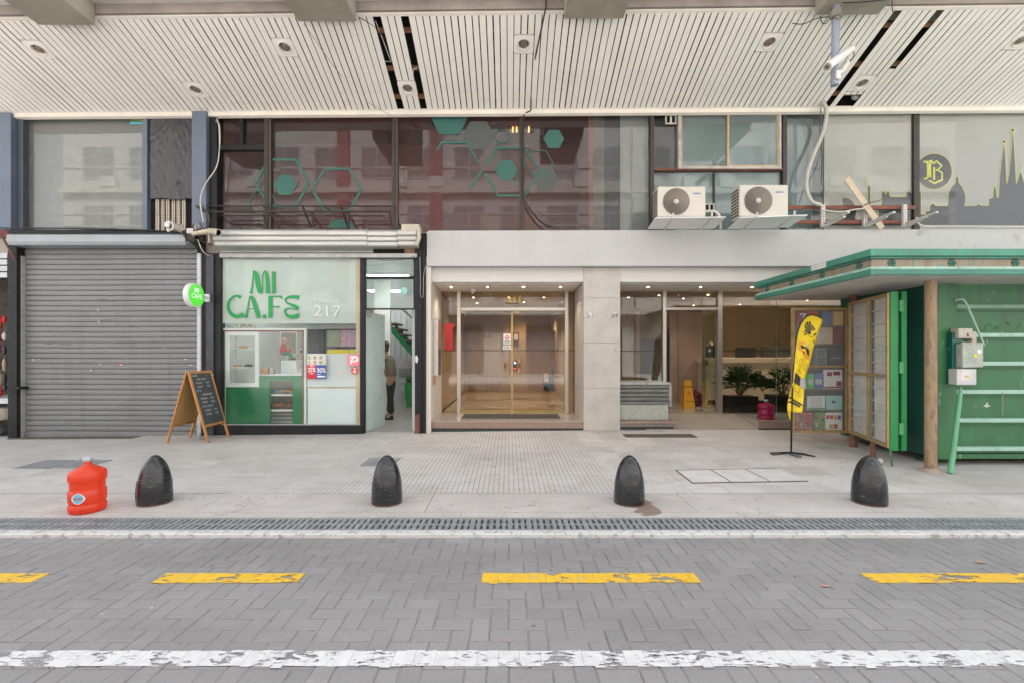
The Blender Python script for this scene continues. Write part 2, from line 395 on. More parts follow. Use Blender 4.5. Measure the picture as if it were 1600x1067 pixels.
# pavement kerb stones of smooth concrete
def slab_mat():
    m, t, o = nodes('kerb_concrete'); p = t.nodes.new('ShaderNodeBsdfPrincipled'); t.links.new(p.outputs[0], o.inputs[0]); v = pos(t)
    c = mixc(t, ramp(t, noise(t, 1.1, 7, .62, v), .3, .7), (.43, .405, .38), (.57, .545, .52))
    c = mixc(t, math_(t, 'MULTIPLY', ramp(t, noise(t, 5, 8, .7, pos(t, (.5, 1.5, 1))), .5, .8), .6), c, (.32, .295, .27))
    c = mixc(t, math_(t, 'MULTIPLY', ramp(t, noise(t, 120, 3, .6, v), .55, .8), .4), c, (.25, .24, .22))
    g = t.nodes.new('ShaderNodeNewGeometry'); s = t.nodes.new('ShaderNodeSeparateXYZ'); t.links.new(g.outputs['Position'], s.inputs[0])
    # rusty spill beside the third bollard: a stain with its own shape
    dx = math_(t, 'SUBTRACT', s.outputs[0], 1.345); dy = math_(t, 'SUBTRACT', s.outputs[1], 4.43)
    d = math_(t, 'SQRT', math_(t, 'ADD', math_(t, 'POWER', math_(t, 'MULTIPLY', dx, .9), 2), math_(t, 'POWER', math_(t, 'MULTIPLY', dy, .62), 2)))
    d = math_(t, 'ADD', d, math_(t, 'MULTIPLY', math_(t, 'SUBTRACT', noise(t, 7, 4, .5, v), .5), .32))
    k = math_(t, 'SUBTRACT', 1.0, ramp(t, d, .115, .128))
    c = mixc(t, math_(t, 'MULTIPLY', k, .85), c, (.22, .145, .10))
    # crack lines
    cr = math_(t, 'ABSOLUTE', math_(t, 'SUBTRACT', noise(t, .8, 5, .6, v), .5)); k2 = math_(t, 'SUBTRACT', 1.0, ramp(t, cr, .0006, .0022))
    c = mixc(t, math_(t, 'MULTIPLY', k2, .6), c, (.12, .11, .10))
    t.links.new(c, p.inputs['Base Color']); p.inputs['Roughness'].default_value = .82; p.inputs['Specular IOR Level'].default_value = .3
    b_ = t.nodes.new('ShaderNodeBump'); b_.inputs['Strength'].default_value = .35; b_.inputs['Distance'].default_value = .003
    t.links.new(noise(t, 90, 5, .6, v), b_.inputs['Height']); t.links.new(b_.outputs[0], p.inputs['Normal']); return m
mb = MB(); xj = -10.0; r = random.Random(12)
while xj < 10:
    L = r.choice([1.25, 1.3, 1.9]); 
    mb.box(xj+.002, min(10, xj+L)-.002, KY[2], KY[2]+.13, -.07, .0+r.uniform(-.001, .001)); xj += L
xj = -10.3
while xj < 10:
    L = r.choice([2.2, 2.6, 2.9]); mb.box(xj+.003, min(10, xj+L)-.003, KY[2]+.133, KY[3]-.009, -.07, .001+r.uniform(-.001, .001)); xj += L
struct(mb.build('kerb_pavement', slab_mat(), base=False))
mb = MB(); mb.box(-10, 10, KY[2]+.002, KY[3], -.072, -.012); struct(mb.build('pavement_bed', M('dark_joint', (.06, .055, .05), .9), base=False))
# ribbed tile pavement, rising gently to the building
def tile_mat():
    m, t, o = nodes('ribbed_tile'); p = t.nodes.new('ShaderNodeBsdfPrincipled'); t.links.new(p.outputs[0], o.inputs[0]); v = pos(t)
    g = t.nodes.new('ShaderNodeNewGeometry'); s = t.nodes.new('ShaderNodeSeparateXYZ'); t.links.new(g.outputs['Position'], s.inputs[0])
    X_, Y_ = s.outputs[0], s.outputs[1]
    T = .40
    def groove(c_, per, wd):    # distance from nearest groove centre
        f = math_(t, 'ABSOLUTE', math_(t, 'SUBTRACT', math_(t, 'FRACT', math_(t, 'DIVIDE', math_(t, 'ADD', c_, 40.0), per)), .5))
        return math_(t, 'SUBTRACT', 1.0, ramp(t, math_(t, 'SUBTRACT', .5, f), wd*.4, wd))
    gx_ = groove(X_, T/7, .11); gy_ = groove(Y_, T/7, .09); jx = groove(X_, T, .012); jy = groove(Y_, T, .010)
    # per tile random
    cx = math_(t, 'FLOOR', math_(t, 'DIVIDE', math_(t, 'ADD', X_, 40.0), T)); cy = math_(t, 'FLOOR', math_(t, 'DIVIDE', math_(t, 'ADD', Y_, 40.0), T))
    cb = t.nodes.new('ShaderNodeCombineXYZ'); t.links.new(cx, cb.inputs[0]); t.links.new(cy, cb.inputs[1])
    wn = t.nodes.new('ShaderNodeTexWhiteNoise'); wn.noise_dimensions = '2D'; t.links.new(cb.outputs[0], wn.inputs['Vector']); rn = wn.outputs['Value']
    zone = noise(t, .33, 2, .4, v)
    left = math_(t, 'SUBTRACT', 1.0, ramp(t, X_, -4.6, -2.6)); 
    band = math_(t, 'SUBTRACT', 1.0, ramp(t, Y_, 6.2, 6.5))
    wy = math_(t, 'MAXIMUM', left, math_(t, 'MULTIPLY', band, ramp(t, rn, .15, .5)))
    smooth_ = math_(t, 'MULTIPLY', ramp(t, X_, 1.15, 1.25), ramp(t, rn, .30, .36))     # replaced plain tiles on the right
    far_r = math_(t, 'MULTIPLY', ramp(t, X_, 2.3, 2.9), ramp(t, Y_, 5.9, 6.3))
    smooth_ = math_(t, 'MAXIMUM', smooth_, math_(t, 'MULTIPLY', far_r, .75))
    lines = math_(t, 'MAXIMUM', gx_, math_(t, 'MULTIPLY', gy_, math_(t, 'MULTIPLY', wy, .8)))
    lines = math_(t, 'MULTIPLY', lines, math_(t, 'MULTIPLY_ADD', smooth_, -.88, 1.0))
    wear = math_(t, 'MULTIPLY_ADD', ramp(t, noise(t, 2.2, 5, .6, v), .3, .75), -.55, 1.0)
    lines = math_(t, 'MULTIPLY', lines, wear)
    joints = math_(t, 'MULTIPLY', math_(t, 'MAXIMUM', jx, jy), math_(t, 'MULTIPLY_ADD', ramp(t, noise(t, 1.3, 3, .6, v), .35, .65), .8, .15))
    L = math_(t, 'MAXIMUM', lines, joints)
    c = mixc(t, rn, (.50, .475, .445), (.64, .615, .585))
    big = math_(t, 'MULTIPLY', ramp(t, noise(t, .6, 7, .72, pos(t, (.7, 1.6, 1))), .44, .66), .8); c = mixc(t, big, c, (.385, .355, .325))
    c = mixc(t, ramp(t, noise(t, .9, 6, .6, v), .3, .72), c, (.60, .58, .56))
    c = mixc(t, math_(t, 'MULTIPLY', ramp(t, noise(t, 4, 8, .7, v), .50, .72), .6), c, (.40, .365, .33))
    c = mixc(t, math_(t, 'MULTIPLY', ramp(t, noise(t, 13, 3, .5, v), .70, .712), .8), c, (.16, .15, .15))
    c = mixc(t, math_(t, 'MULTIPLY', L, .70), c, (.12, .105, .09))
    t.links.new(c, p.inputs['Base Color']); p.inputs['Roughness'].default_value = .7; p.inputs['Specular IOR Level'].default_value = .35
    b_ = t.nodes.new('ShaderNodeBump'); b_.inputs['Strength'].default_value = .6; b_.inputs['Distance'].default_value = .004
    h = math_(t, 'SUBTRACT', math_(t, 'MULTIPLY', noise(t, 120, 4, .6, v), .3), L)
    t.links.new(h, b_.inputs['Height']); t.links.new(b_.outputs[0], p.inputs['Normal']); return m
m_tile = tile_mat()
mb = MB(); nx, ny = 80, 14; vs = []
ys = [KY[3]+.002+(10.0-KY[3])*j/ny for j in range(ny+1)]
for y in ys:
    for i in range(nx+1):
        x = -14+28*i/nx; vs.append((x, y, gz(x, y)))
mb.add(vs, [(j*(nx+1)+i, j*(nx+1)+i+1, (j+1)*(nx+1)+i+1, (j+1)*(nx+1)+i) for j in range(ny) for i in range(nx)])
struct(mb.build('pavement', m_tile, base=False))
# access covers and patches let into the pavement
def gquad(pp, dz, thick=.02):
    out_ = []
    for px, py in pp:
        Y = 6.0
        for _ in range(20):
            z = gz(PX(px, Y), Y); Y = (CH-z)*FPX/(py-VY)
        out_.append(Vector((PX(px, Y), Y, z)))
    return [p+Vector((0, 0, dz)) for p in out_]
def flat(name, pp, m, dz, label, cat, rim=None):
    q = gquad(pp, dz); b_ = MB(); b_.poly(q[::-1], (0, 0, -.012)); o = b_.build(name, m); tag(o, label, cat)
    return o
m_plate = M('steel_plate', (.33, .345, .365), .5, metal=.5, var=.2, scale=4)
flat('access_cover', [(20, 732), (76, 732.5), (118, 719), (72, 718.5)], m_plate, .008, 'grey steel access cover left of the red bottle, with a yellowish fleck', 'access cover')
flat('access_cover', [(84, 731.5), (128, 731.5), (176, 718.5), (126, 718.5)], m_plate, .007, 'steel access cover partly behind the red water bottle', 'access cover')
flat('access_cover', [(563, 727.8), (612, 727.8), (627, 715.3), (577, 715.3)], m_plate, .008, 'small square steel access cover behind the second bollard', 'access cover')
flat('door_mat', [(978, 683), (1090, 683), (1080, 678), (972, 678)], M('floor_grating', (.11, .085, .075), .8, var=.3, scale=30), .01, 'narrow dark floor grating in the pavement before the step with the ribbed planter', 'floor grating')
flat('floor_vent', [(10, 686), (205, 685), (222, 681.2), (20, 681.5)], M('worn_cover', (.13, .115, .105), .85, var=.3, scale=9), .006, 'long dark worn strip cover on the pavement along the closed shutter', 'floor cover')
# concrete slab patch with three bays and a broken edge
q = gquad([(1082, 755), (1264, 752), (1214, 731), (1055, 734)], .004)
mb = MB()
mb.poly(q[::-1], (0, 0, -.012)); 
o = mb.build('manhole_surround', M('patch_frame', (.12, .10, .085), .9, var=.3, scale=12)); tag(o, 'dark broken mortar joint around the three-slab patch near the third bollard', 'mortar joint')
mb = MB()
A, B_, C_, D = q
for k in range(3):
    u0, u1 = k/3+.01, (k+1)/3-.006
    def pt(u, v_): return (A*(1-u)+B_*u)*(1-v_)+(D*(1-u)+C_*u)*v_+Vector((0, 0, .005))
    mb.poly([pt(u0, .05), pt(u1, .05), pt(u1, .93), pt(u0, .93)][::-1], (0, 0, -.006))
o = mb.build('paving_patch', M('patch_slab', (.62, .60, .58), .8, var=.12, scale=6, bump=.2)); tag(o, 'pale concrete patch of three slabs let into the pavement between third and fourth bollard', 'paving slabs')
# litter
m_leaf = M('dry_leaf', (.42, .27, .2), .8)
r = random.Random(8)
for i, (px, py, s_, c_) in enumerate([(1531, 878, .05, 0), (1290, 915, .04, 0), (795, 1001, .016, 1), (630, 773, .02, 1), (935, 865, .02, 2), (243, 847, .02, 2), (180, 846, .025, 1), (668, 836, .02, 1), (1352, 901, .018, 3)]):
    Y = (CH+.025)*FPX/(py-VY); 
    c = Vector((PX(px, Y), Y, -.024 if Y < 3.79 else .006)); mb = MB(); a0 = r.uniform(0, 6)
    pts = [c+Vector((cos(a0+k*pi/3)*s_*r.uniform(.5, .9), sin(a0+k*pi/3)*s_*r.uniform(.25, .5), r.uniform(0, .008))) for k in range(6)]
    mb.poly(pts, (0, 0, .001)); nm = ['dead_leaf', 'litter_scrap'][c_ > 0]
    o = mb.build(nm, [m_leaf, M('scrap_orange', (.7, .25, .12)), M('scrap_teal', (.35, .6, .6)), M('scrap_yellow', (.8, .55, .1))][c_])
    tag(o, ['curled dry leaf on the road above the right yellow dash', 'small dry leaf on the road below the left tip of the right yellow dash', 'orange scrap on the road just above the white line', 'orange scrap on the kerb pavement right of the second bollard', 'pale teal scrap on the road right of the middle, beyond the yellow dash', 'pale teal scrap lying by the kerb below the first bollard', 'orange scrap lying by the kerb below the red bottle', 'orange scrap on the road against the kerb below the second bollard', 'yellow paint chip on the road beside the right yellow dash'][i], 'litter')
# ================================================================== BUILDING: fabric, canopy ceiling, upper storey
U = 8.6; S = 8.5; G = 9.8
def rollz(x, y):      # the canopy rises slightly towards the right
    k = .0066+(.0118-.0066)*min(1.6, max(0, (8.5-y)/1.63)); return k*x
def ceil_z(x, y): return CH+4.53+.368*(8.5-y)+rollz(x, y)
def ceil_at(px, py):
    Y = 7.5
    for _ in range(25):
        x = PX(px, Y); z = ceil_z(x, Y); Y += ((z-CH)*FPX/Y-(VY-py))*.008
    return Vector((PX(px, Y), Y, ceil_z(PX(px, Y), Y)))
m_slat = M('cream_slat', (.88, .835, .765), .55, var=.05, scale=1.5)
m_trim = M('cream_trim', (.80, .74, .65), .6, var=.08)
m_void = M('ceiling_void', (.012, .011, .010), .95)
m_wood = M('raw_batten', (.22, .10, .055), .8, var=.3, scale=9)
canopy = thing('canopy', 'cream slatted canopy ceiling with open gaps, spanning above the shop fronts', 'canopy', (0, 7.7, 6.1))
snapx = lambda v: -10.6+.1068*(round((v+10.6)/.1068-.5)+.5)
xs_miss = [(snapx(v)-.03, snapx(v)+.03) for v in (-2.015, -1.59, 5.95, 6.50)]
YB0, YF0 = 8.47, 6.885
r = random.Random(21)
# downlight panels: where slats are cut
dl_px = [(62, 78, 'first row, far left'), (440, 75, ''), (819, 70, ''), (1205, 67, ''), (1597, 64, ''), (305, 141, ''), (641, 139, ''), (1349, 131, '')]
dls = [ceil_at(a, b_) for a, b_, _ in dl_px]
for L_ in dls: L_.x = -10.6+.1068*(round((L_.x+10.6)/.1068-.5)+.5); L_.z = ceil_z(L_.x, L_.y)
mb = MB(); P_ = .1068; x = -10.6
def slat(x0, x1, ya, yb):
    z = lambda xx, yy: ceil_z(xx, yy)
    j = r.uniform(-.003, .003)
    mb.hexa([(x0, ya, z(x0, ya)+j), (x1, ya, z(x1, ya)+j), (x1, yb, z(x1, yb)+j), (x0, yb, z(x0, yb)+j),
             (x0, ya, z(x0, ya)+j+.007), (x1, ya, z(x1, ya)+j+.007), (x1, yb, z(x1, yb)+j+.007), (x0, yb, z(x0, yb)+j+.007)])
i = 0
while x < 10.6:
    gap = r.choice([.013, .016, .018, .022]); x0, x1 = x+gap/2, x+P_-gap/2; xc = (x0+x1)/2
    segs = [(YF0, YB0)]
    for a, c in xs_miss:
        if a-.01 < xc < c+.01: segs = []
    if 6.40 < xc < 6.60 and not segs: segs = [(7.77, YB0)]
    if 6.02 < xc < 6.42: segs = [(YF0, 8.22)]
    for L in dls:
        if abs(xc-L.x) < .125:
            ns = []
            for a, c in segs:
                if a < L.y-.15 < c: ns.append((a, L.y-.152))
                if a < L.y+.15 < c: ns.append((L.y+.152, c))
                if not (a < L.y-.15 < c or a < L.y+.15 < c): ns.append((a, c))
            segs = ns
    for a, c in segs:
        if c-a > .03: slat(x0, x1, a, c)
    x += P_; i += 1
mb.build('slats', m_slat, canopy)
def sloped(xa, xb, ya, yb, zo0, zo1):
    return [(xa, ya, ceil_z(xa, ya)+zo0), (xb, ya, ceil_z(xb, ya)+zo0), (xb, yb, ceil_z(xb, yb)+zo0), (xa, yb, ceil_z(xa, yb)+zo0),
            (xa, ya, ceil_z(xa, ya)+zo1), (xb, ya, ceil_z(xb, ya)+zo1), (xb, yb, ceil_z(xb, yb)+zo1), (xa, yb, ceil_z(xa, yb)+zo1)]
mb = MB(); mb.hexa(sloped(-10.7, 10.7, 6.845, 6.884, -.004, .03)); mb.build('front_trim', m_trim, canopy)
mb = MB(); mb.hexa(sloped(-10.7, 10.7, 8.472, 8.53, -.075, .03)); mb.build('rear_moulding', m_trim, canopy)
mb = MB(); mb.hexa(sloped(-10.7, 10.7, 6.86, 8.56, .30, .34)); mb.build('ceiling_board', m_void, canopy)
for yj in (7.13, 7.73, 8.25):
    mb = MB(); mb.hexa(sloped(-10.7, 10.7, yj, yj+.028, .035, .10)); mb.build('batten', m_wood, canopy)
# cable ends hanging in the void
mb = MB(); p = lambda x_, y_, o_: (x_, y_, ceil_z(x_, y_)+o_)
mb.tube([p(-2.05, 7.0, .06), p(-2.0, 7.3, .03), p(-1.97, 7.62, .05), p(-2.06, 7.6, .04)], .007)
mb.build('loose_cable', M('white_cable', (.6, .6, .57), .5), canopy); mb = MB()
mb.tube([p(-1.55, 7.7, .03), p(-1.62, 7.72, .02), p(-1.65, 7.85, .05)], .008)
mb.build('loose_cable', M('white_cable', (.6, .6, .57), .5), canopy)
# fascia over the canopy front
mb = MB(); 
def strip(ya, yb, z0o, z1o, m, name):
    b_ = MB(); xa, xb = -10.7, 10.7
    z = lambda xx: ceil_z(xx, 6.86)
    b_.hexa([(xa, ya, z(xa)+z0o), (xb, ya, z(xb)+z0o), (xb, yb, z(xb)+z0o), (xa, yb, z(xa)+z0o), (xa, ya, z(xa)+z1o), (xb, ya, z(xb)+z1o), (xb, yb, z(xb)+z1o), (xa, yb, z(xa)+z1o)])
    return b_.build(name, m, canopy)
m_conc = M('stained_concrete', (.36, .325, .28), .85, var=.22, scale=2.2, bump=.3, spots=(.25, .2, .16), spot_th=.6)
strip(6.80, 6.84, .02, .16, M('taupe_board', (.27, .235, .205), .85, var=.25, scale=3), 'fascia_board')
strip(6.62, 6.86, .162, .75, M('white_fascia', (.62, .58, .53), .7, var=.14, scale=2, spots=(.4, .2, .1), spot_th=.7, spot_scale=4), 'fascia_beam')
m_beam = M('beam_concrete', (.34, .305, .24), .85, var=.25, scale=1.8, bump=.15)
labels = ['concrete beam end at the upper left, over the first window', 'concrete beam end above the dark plastic sheet side of the teal hexagon glass', 'concrete beam end right of the middle, above the maroon glass', 'concrete beam end carrying the grey camera pole']
for (pa, pb, py), lb in zip([(61, 149, 40), (466, 557, 34.5), (881, 974, 30), (1273, 1370, 24)], labels):
    Yb = 6.79; z = PZ(py, Yb); mb = MB(); mb.box(PX(pa, Yb), PX(pb, Yb), 5.2, Yb, z, z+1.2); 
    o = mb.build('beam', m_beam, bevel=.012); tag(o, lb, 'beam')
# building body
bl = thing('commercial_building', 'street building with glazed upper storey and white canopy band over its entrances', 'building', (0, 9, 0))
m_white = M('white_render', (.52, .515, .505), .75, var=.05, scale=1.2, bump=.08, spots=(.40, .37, .33), spot_th=.66, spot_scale=2.2)
STREAK(m_white, (.40, .37, .33), .25); m_dark = M('dark_steel', (.016, .016, .018), .5, metal=.0, spec=.28, var=.4, scale=6, spots=(.16, .09, .06), spot_th=.68)
mb = MB(); mb.box(-12, 12, 7.0, 14, 6.85, 12.0); mb.build('upper_storeys', M('grey_render', (.5, .48, .45), .85), bl)
mb = MB(); mb.box(-12, 12, 8.62, 14, 6.12, 6.84); mb.build('lintel', m_dark, bl)
mb = MB(); mb.box(-12, 12, 8.62, 16, 3.32, 3.80); mb.build('floor_slab', m_conc, bl)
mb = MB(); mb.box(-12, -10.5, 8.75, 16, -.1, 3.3); mb.box(10.5, 12, 8.75, 16, -.1, 3.3); mb.box(-12, 12, 16, 16.2, -.1, 3.3); mb.build('rear_wall', m_conc, bl)
# white canopy band with rounded end
zb, zt, Yc = PZ(416, 8.45), PZ(361, 8.45), 8.45
xl = PX(667, Yc); rr = .045; pts = [(xl, zb)]+[(xl+rr-rr*cos(a*pi/8), zt-rr+rr*sin(a*pi/8)) for a in range(5)]+[(10.6, zt+.03), (10.6, zb)]
mb = MB(); mb.poly([(a, Yc, c) for a, c in pts], (0, .17, 0)); mb.build('canopy_band', m_white, bl)
mb = MB(); mb.box(-1.545, 10.6, 8.63, 8.76, 2.86, 3.315); mb.build('inner_fascia', M('inner_white', (.62, .60, .575), .7, var=.04, scale=1.2), bl)
mb = MB(); mb.box(xl+.01, 10.6, 8.46, 8.76, 3.316, 3.6); mb.build('band_core', m_white, bl)
mb = MB(); mb.box(-1.45, 1.40, 8.762, 9.83, 2.85, 3.3); mb.box(2.11, 10.6, 8.762, 9.83, 2.85, 3.3); mb.build('porch_soffit', M('soffit_white', (.82, .79, .74), .6, var=.03), bl)
m_marble = M('travertine', (.50, .465, .42), .45, var=.13, scale=2.6, bump=.25, spots=(.33, .24, .17), spot_th=.645, spot_scale=8, spec=.4)
m_marb2 = M('side_marble', (.74, .69, .62), .35, var=.06, scale=1.2)
mb = MB(); mb.box(-1.555, -1.46, 8.5, 9.9, .0, 3.31); mb.build('entrance_wall', m_marb2, bl)
# stone column in four slabs per face
col = thing('stone_column', 'square column clad in pale stone slabs between the two entrances, with number plaques', 'column', (1.76, 9.2, 0))
zc = [.0]+[PZ(y, 8.6) for y in (606, 536, 466)]+[3.127]
for k in range(4):
    mb = MB(); mb.box(1.415, 2.105, 8.6, 9.78, zc[k]+.002, zc[k+1]-.002); mb.build('stone_slab', m_marble, col, bevel=.003)
mb = MB(); mb.box(1.43, 2.09, 8.62, 9.76, 0, 3.126); mb.build('core', M('mortar', (.26, .17, .10), .9), col)
m_enamel = M('white_enamel', (.8, .8, .78), .25, var=.03); m_black = M('black_paint', (.02, .02, .02), .5, var=.2)
for px, num in ((922, '211'), (960, '209')):
    mb = MB(); mb.lathe([(.0, .012), (.05, .012), (.057, 0)], (PX(px, 8.6), 8.599, PZ(493.5, 8.6)), 24, 1.15, .85, 'Y'); o = mb.build('number_plaque', m_enamel)
    tag(o, {'211': 'oval enamel plaque reading 211 at the left edge of the stone column', '209': 'oval enamel plaque reading 209 at the right edge of the stone column, nearer the reception'}[num], 'number plaque')
    b_ = MB(); b_.ptext(num, px, 496.2, 5.6, 8.584, 'CENTER', .004, .85); b_.build('numerals', m_black, o)
# upper glazing ------------------------------------------------------
wt = lambda px: PZ(183-(px/1600)*14+0, U)+0
def zt_(px): return ceil_z(PX(px, U), 8.5)-.076
ZB = 3.80
m_blue = M('bluegrey_paint', (.125, .155, .205), .5, var=.12, scale=3, spots=(.22, .24, .27), spot_th=.7)
m_blue_shade = M('bluegrey_paint_shaded', (.06, .075, .10), .5, var=.2)  # same paint for the pilaster's side face, its shade put into the colour
m_frame = M('bronze_frame', (.040, .032, .027), .5, metal=.1, var=.3, scale=6)
g_dark = GLASS('upper_glass', (.90, .90, .90), 1.5, .95, 0, .04, (.28, .26, .26), .03)
g_film = GLASS('filmed_glass', (.90, .92, .90), 1.5, 1.3, 0, .26, (.34, .34, .32), .02)
g_pale = GLASS('pale_glass', (.82, .88, .88), 1.5, 1.3, 0, .14, (.42, .46, .46), .03)
def pane(name, px0, px1, m, py0=None, py1=None, parent=None, Y=U+.02):
    mb = MB(); z1 = zt_((px0+px1)/2)+.03 if py0 is None else PZ(py0, U); z0 = ZB if py1 is None else PZ(py1, U)
    mb.box(PX(px0, U), PX(px1, U), Y, Y+.006, z0, z1); return mb.build(name, m, parent or bl)
def mullion(px0, px1, m=m_frame, py0=None, py1=None, Y=U-.05, d=.1, name='mullion'):
    mb = MB(); z1 = zt_((px0+px1)/2)+.07 if py0 is None else PZ(py0, U); z0 = ZB if py1 is None else PZ(py1, U)
    mb.box(PX(px0, U), PX(px1, U), Y, Y+d, z0, z1); return mb.build(name, m, bl, bevel=.003)
# back panels inside
def backing(px0, px1, col_, Y, name, m=None, z0=3.8, z1=6.13):
    mb = MB(); mb.box(PX(px0, U), PX(px1, U), Y, Y+.04, z0, z1); return mb.build(name, m or col_, bl)
m_cream = M('cream_plaster', (.62, .58, .49), .8, var=.08)
mb = MB(); mb.box(-12, PX(16, U), U-.02, U+.2, PZ(309, U), 6.12); mb.build('cream_wall', m_cream, bl)
mb = MB(); mb.box(-12, PX(17, U), U-.035, U+.2, PZ(372, U), PZ(309, U)-.002); mb.build('maroon_dado', M('maroon_paint', (.16, .02, .03), .5), bl)
mullion(16, 33, m_blue, Y=8.42, d=.22, name='pilaster'); mullion(33.3, 43, m_blue_shade, Y=8.52, d=.1)
pane('window_pane', 42, 229, g_film)
backing(35, 235, None, U+.25, 'blind', M('pale_blind', (.36, .37, .35), .7, var=.08, scale=1.2, stretch=(3, 1, .4)))
mullion(227.5, 235, m_blue, Y=8.52)
mb = MB(); mb.pbox(203, 183.5, 225, 195, U+.012, .004); o = mb.build('window_sticker', M('sticker_green', (.03, .13, .10), .5), base=True); tag(o, 'small dark green sticker with yellow lettering at the top corner of the left window', 'sticker')
b_ = MB(); b_.ptext('ANGELO', 204.5, 189.5, 4.2, U+.010, 'LEFT', .004, .95); b_.build('lettering', M('yellow_ink', (.7, .65, .05)), o)
b_ = MB(); b_.pbox(203, 191, 225, 195, U+.0105, .001); b_.build('stripe', M('teal_ink', (.12, .45, .5)), o)
mb = MB(); mb.box(PX(42, U), PX(240, U), 8.45, 8.7, 3.76, 3.80); mb.build('sill', m_dark, bl)
# black plastic sheet over slatted vent
mb = MB(); nx, nz = 36, 46; x0, x1 = PX(238, U), PX(310, U); z0, z1 = PZ(315, U), PZ(184, U); vs = []
for j in range(nz+1):
    for i_ in range(nx+1):
        u, v_ = i_/nx, j/nz
        d = .016*sin(u*31+v_*4)*(1-v_)**1.5+.012*sin((u-.62)*20/(1.12-v_)**.8)*v_+.009*sin(v_*34+u*9)*sin(u*7)+.010*sin((u-.6)*26/(.35+v_))*.6+.012*math.exp(-((u-.6)**2/.02+(v_-.13)**2/.01))*2
        sag = -.025*(1-v_)*sin(pi*u)**2*(1 if u < .6 else .4)
        vs.append((x0+(x1-x0)*u, U-.06-abs(d)-.01*sin(pi*u), z0+(z1-z0)*v_-sag*(j == 0)+.02*sin(u*9)*(1-v_)**3))
mb.add(vs, [(j*(nx+1)+i_, j*(nx+1)+i_+1, (j+1)*(nx+1)+i_+1, (j+1)*(nx+1)+i_) for j in range(nz) for i_ in range(nx)], True)
o = mb.build('plastic_sheet', M('black_polythene', (.022, .021, .023), .33, var=.25, scale=6, spec=.7, bump=.5, bscale=40)); tag(o, 'wrinkled black plastic sheet pinned over the narrow opening between two blue-grey posts', 'plastic sheet')
sm = o.modifiers.new('s', 'SOLIDIFY'); sm.thickness = .002
t_ = thing('louvre_vent', 'cream slatted vent with wire mesh below the black plastic sheet', 'vent', P3(274, 360, U))
for i_ in range(6):
    a = 243+i_*8.2; mb = MB(); mb.pbox(a, 312, a+5.6, 360, U-.03, .02); mb.build('slat', M('vent_cream', (.66, .57, .44), .6), t_)
mb = MB()
for i_ in range(17): mb.pbox(242+i_*3.2, 312, 242.35+i_*3.2, 359, U-.037, .003)
for i_ in range(14): mb.pbox(241, 314+i_*3.3, 295, 314.35+i_*3.3, U-.040, .003)
mb.build('wire_mesh', m_dark, t_)
backing(234, 346, m_void, U+.02, 'dark_backing', m_void)
mb = MB(); mb.pbox(300, 315, 309, 358, U-.08, .05); mb.build('grey_duct', M('duct_grey', (.13, .15, .13), .6), bl)
mullion(310, 332, m_blue, Y=8.42, d=.16, name='pilaster')
mullion(332.5, 344, m_dark, Y=8.5)
mb = MB(); mb.box(-12, 12, 10.6, 10.7, 3.8, 6.13); mb.build('upper_rear_wall', M('upper_rear', (.12, .12, .12), .8), bl)
for q_ in (-12, 11.9): mb = MB(); mb.box(q_, q_+.1, 8.63, 10.6, 3.8, 6.13); mb.build('upper_end_wall', M('upper_rear', (.12, .12, .12), .8), bl)
# maroon room with teal hexagons
m_maroon = M('maroon_wall', (.145, .040, .036), .8, var=.12, scale=1)
backing(344, 921, None, U+1.3, 'maroon_back_wall', m_maroon)
mb = MB(); mb.box(PX(344, U), PX(921, U), U+.12, U+1.3, 6.05, 6.11); mb.build('maroon_ceiling', m_maroon, bl)
mb = MB(); mb.box(PX(921, U), PX(921, U)+.08, U+.06, U+1.3, 3.8, 6.12); mb.box(PX(344, U)-.05, PX(344, U), U+.06, U+1.3, 3.8, 6.12); mb.build('partition', M('maroon_partition', (.2, .075, .055), .8), bl)
for a, c in ((344, 418), (421, 617), (619, 817), (819, 921)): pane('window_pane', a, c, g_dark)
mullion(414.5, 421); mullion(421, 424.5, M('alu_strip', (.08, .065, .05), .5, .2), Y=U-.035)
mullion(613.5, 619); mullion(619, 622, M('alu_strip', (.08, .065, .05), .5, .2), Y=U-.035)
mullion(813.5, 819); mullion(811.5, 813.3, M('alu_strip', (.08, .065, .05), .5, .2), Y=U-.035)
mullion(345, 415, m_dark, 228.5, 236, name='transom'); mullion(376, 382, m_dark, 182, 228.4); mullion(345, 415, m_dark, 181.5, 185, name='transom')
m_teal = M('teal_vinyl', (.028, .12, .098), .55, var=.05); m_teald = M('faded_teal_vinyl', (.075, .085, .08), .6, var=.05)
hexs = thing('hexagon_decal', 'teal hexagon stickers, filled and outlined, spread over the maroon upper windows', 'window decal', P3(640, 357, U))
HY = U+.010
def hexpts(cx, cy, rr_, a0=0): return [(cx+rr_*cos(a0+k*pi/3), cy-rr_*sin(a0+k*pi/3)) for k in range(7)]
def hexfill(cx, cy, rr_, m=m_teal, Yo=0): b_ = MB(); b_.ppoly(hexpts(cx, cy, rr_)[:6], HY+Yo, .002); b_.build('hexagon', m, hexs)
def hexline(cx, cy, rr_, wd, m=m_teal, Yo=0, only=None):
    b_ = MB(); pts_ = hexpts(cx, cy, rr_)
    for k in range(6):
        if only is None or k in only: b_.ribbon([(*pts_[k], wd), (*pts_[k+1], wd)], HY+Yo-.0006*(k % 2), .002)
    b_.build('hexagon', m, hexs)
hexline(441, 286, 42, 4); hexfill(446, 289.5, 18, Yo=-.001); hexline(526.5, 297, 38, 3.6); hexline(411, 318, 22, 1.3, Yo=-.003)
b_ = MB(); b_.ppoly([(512, 357), (517, 348), (523, 343.5), (545, 343.5), (551, 349), (555, 357)], HY); b_.build('hexagon', m_teal, hexs)
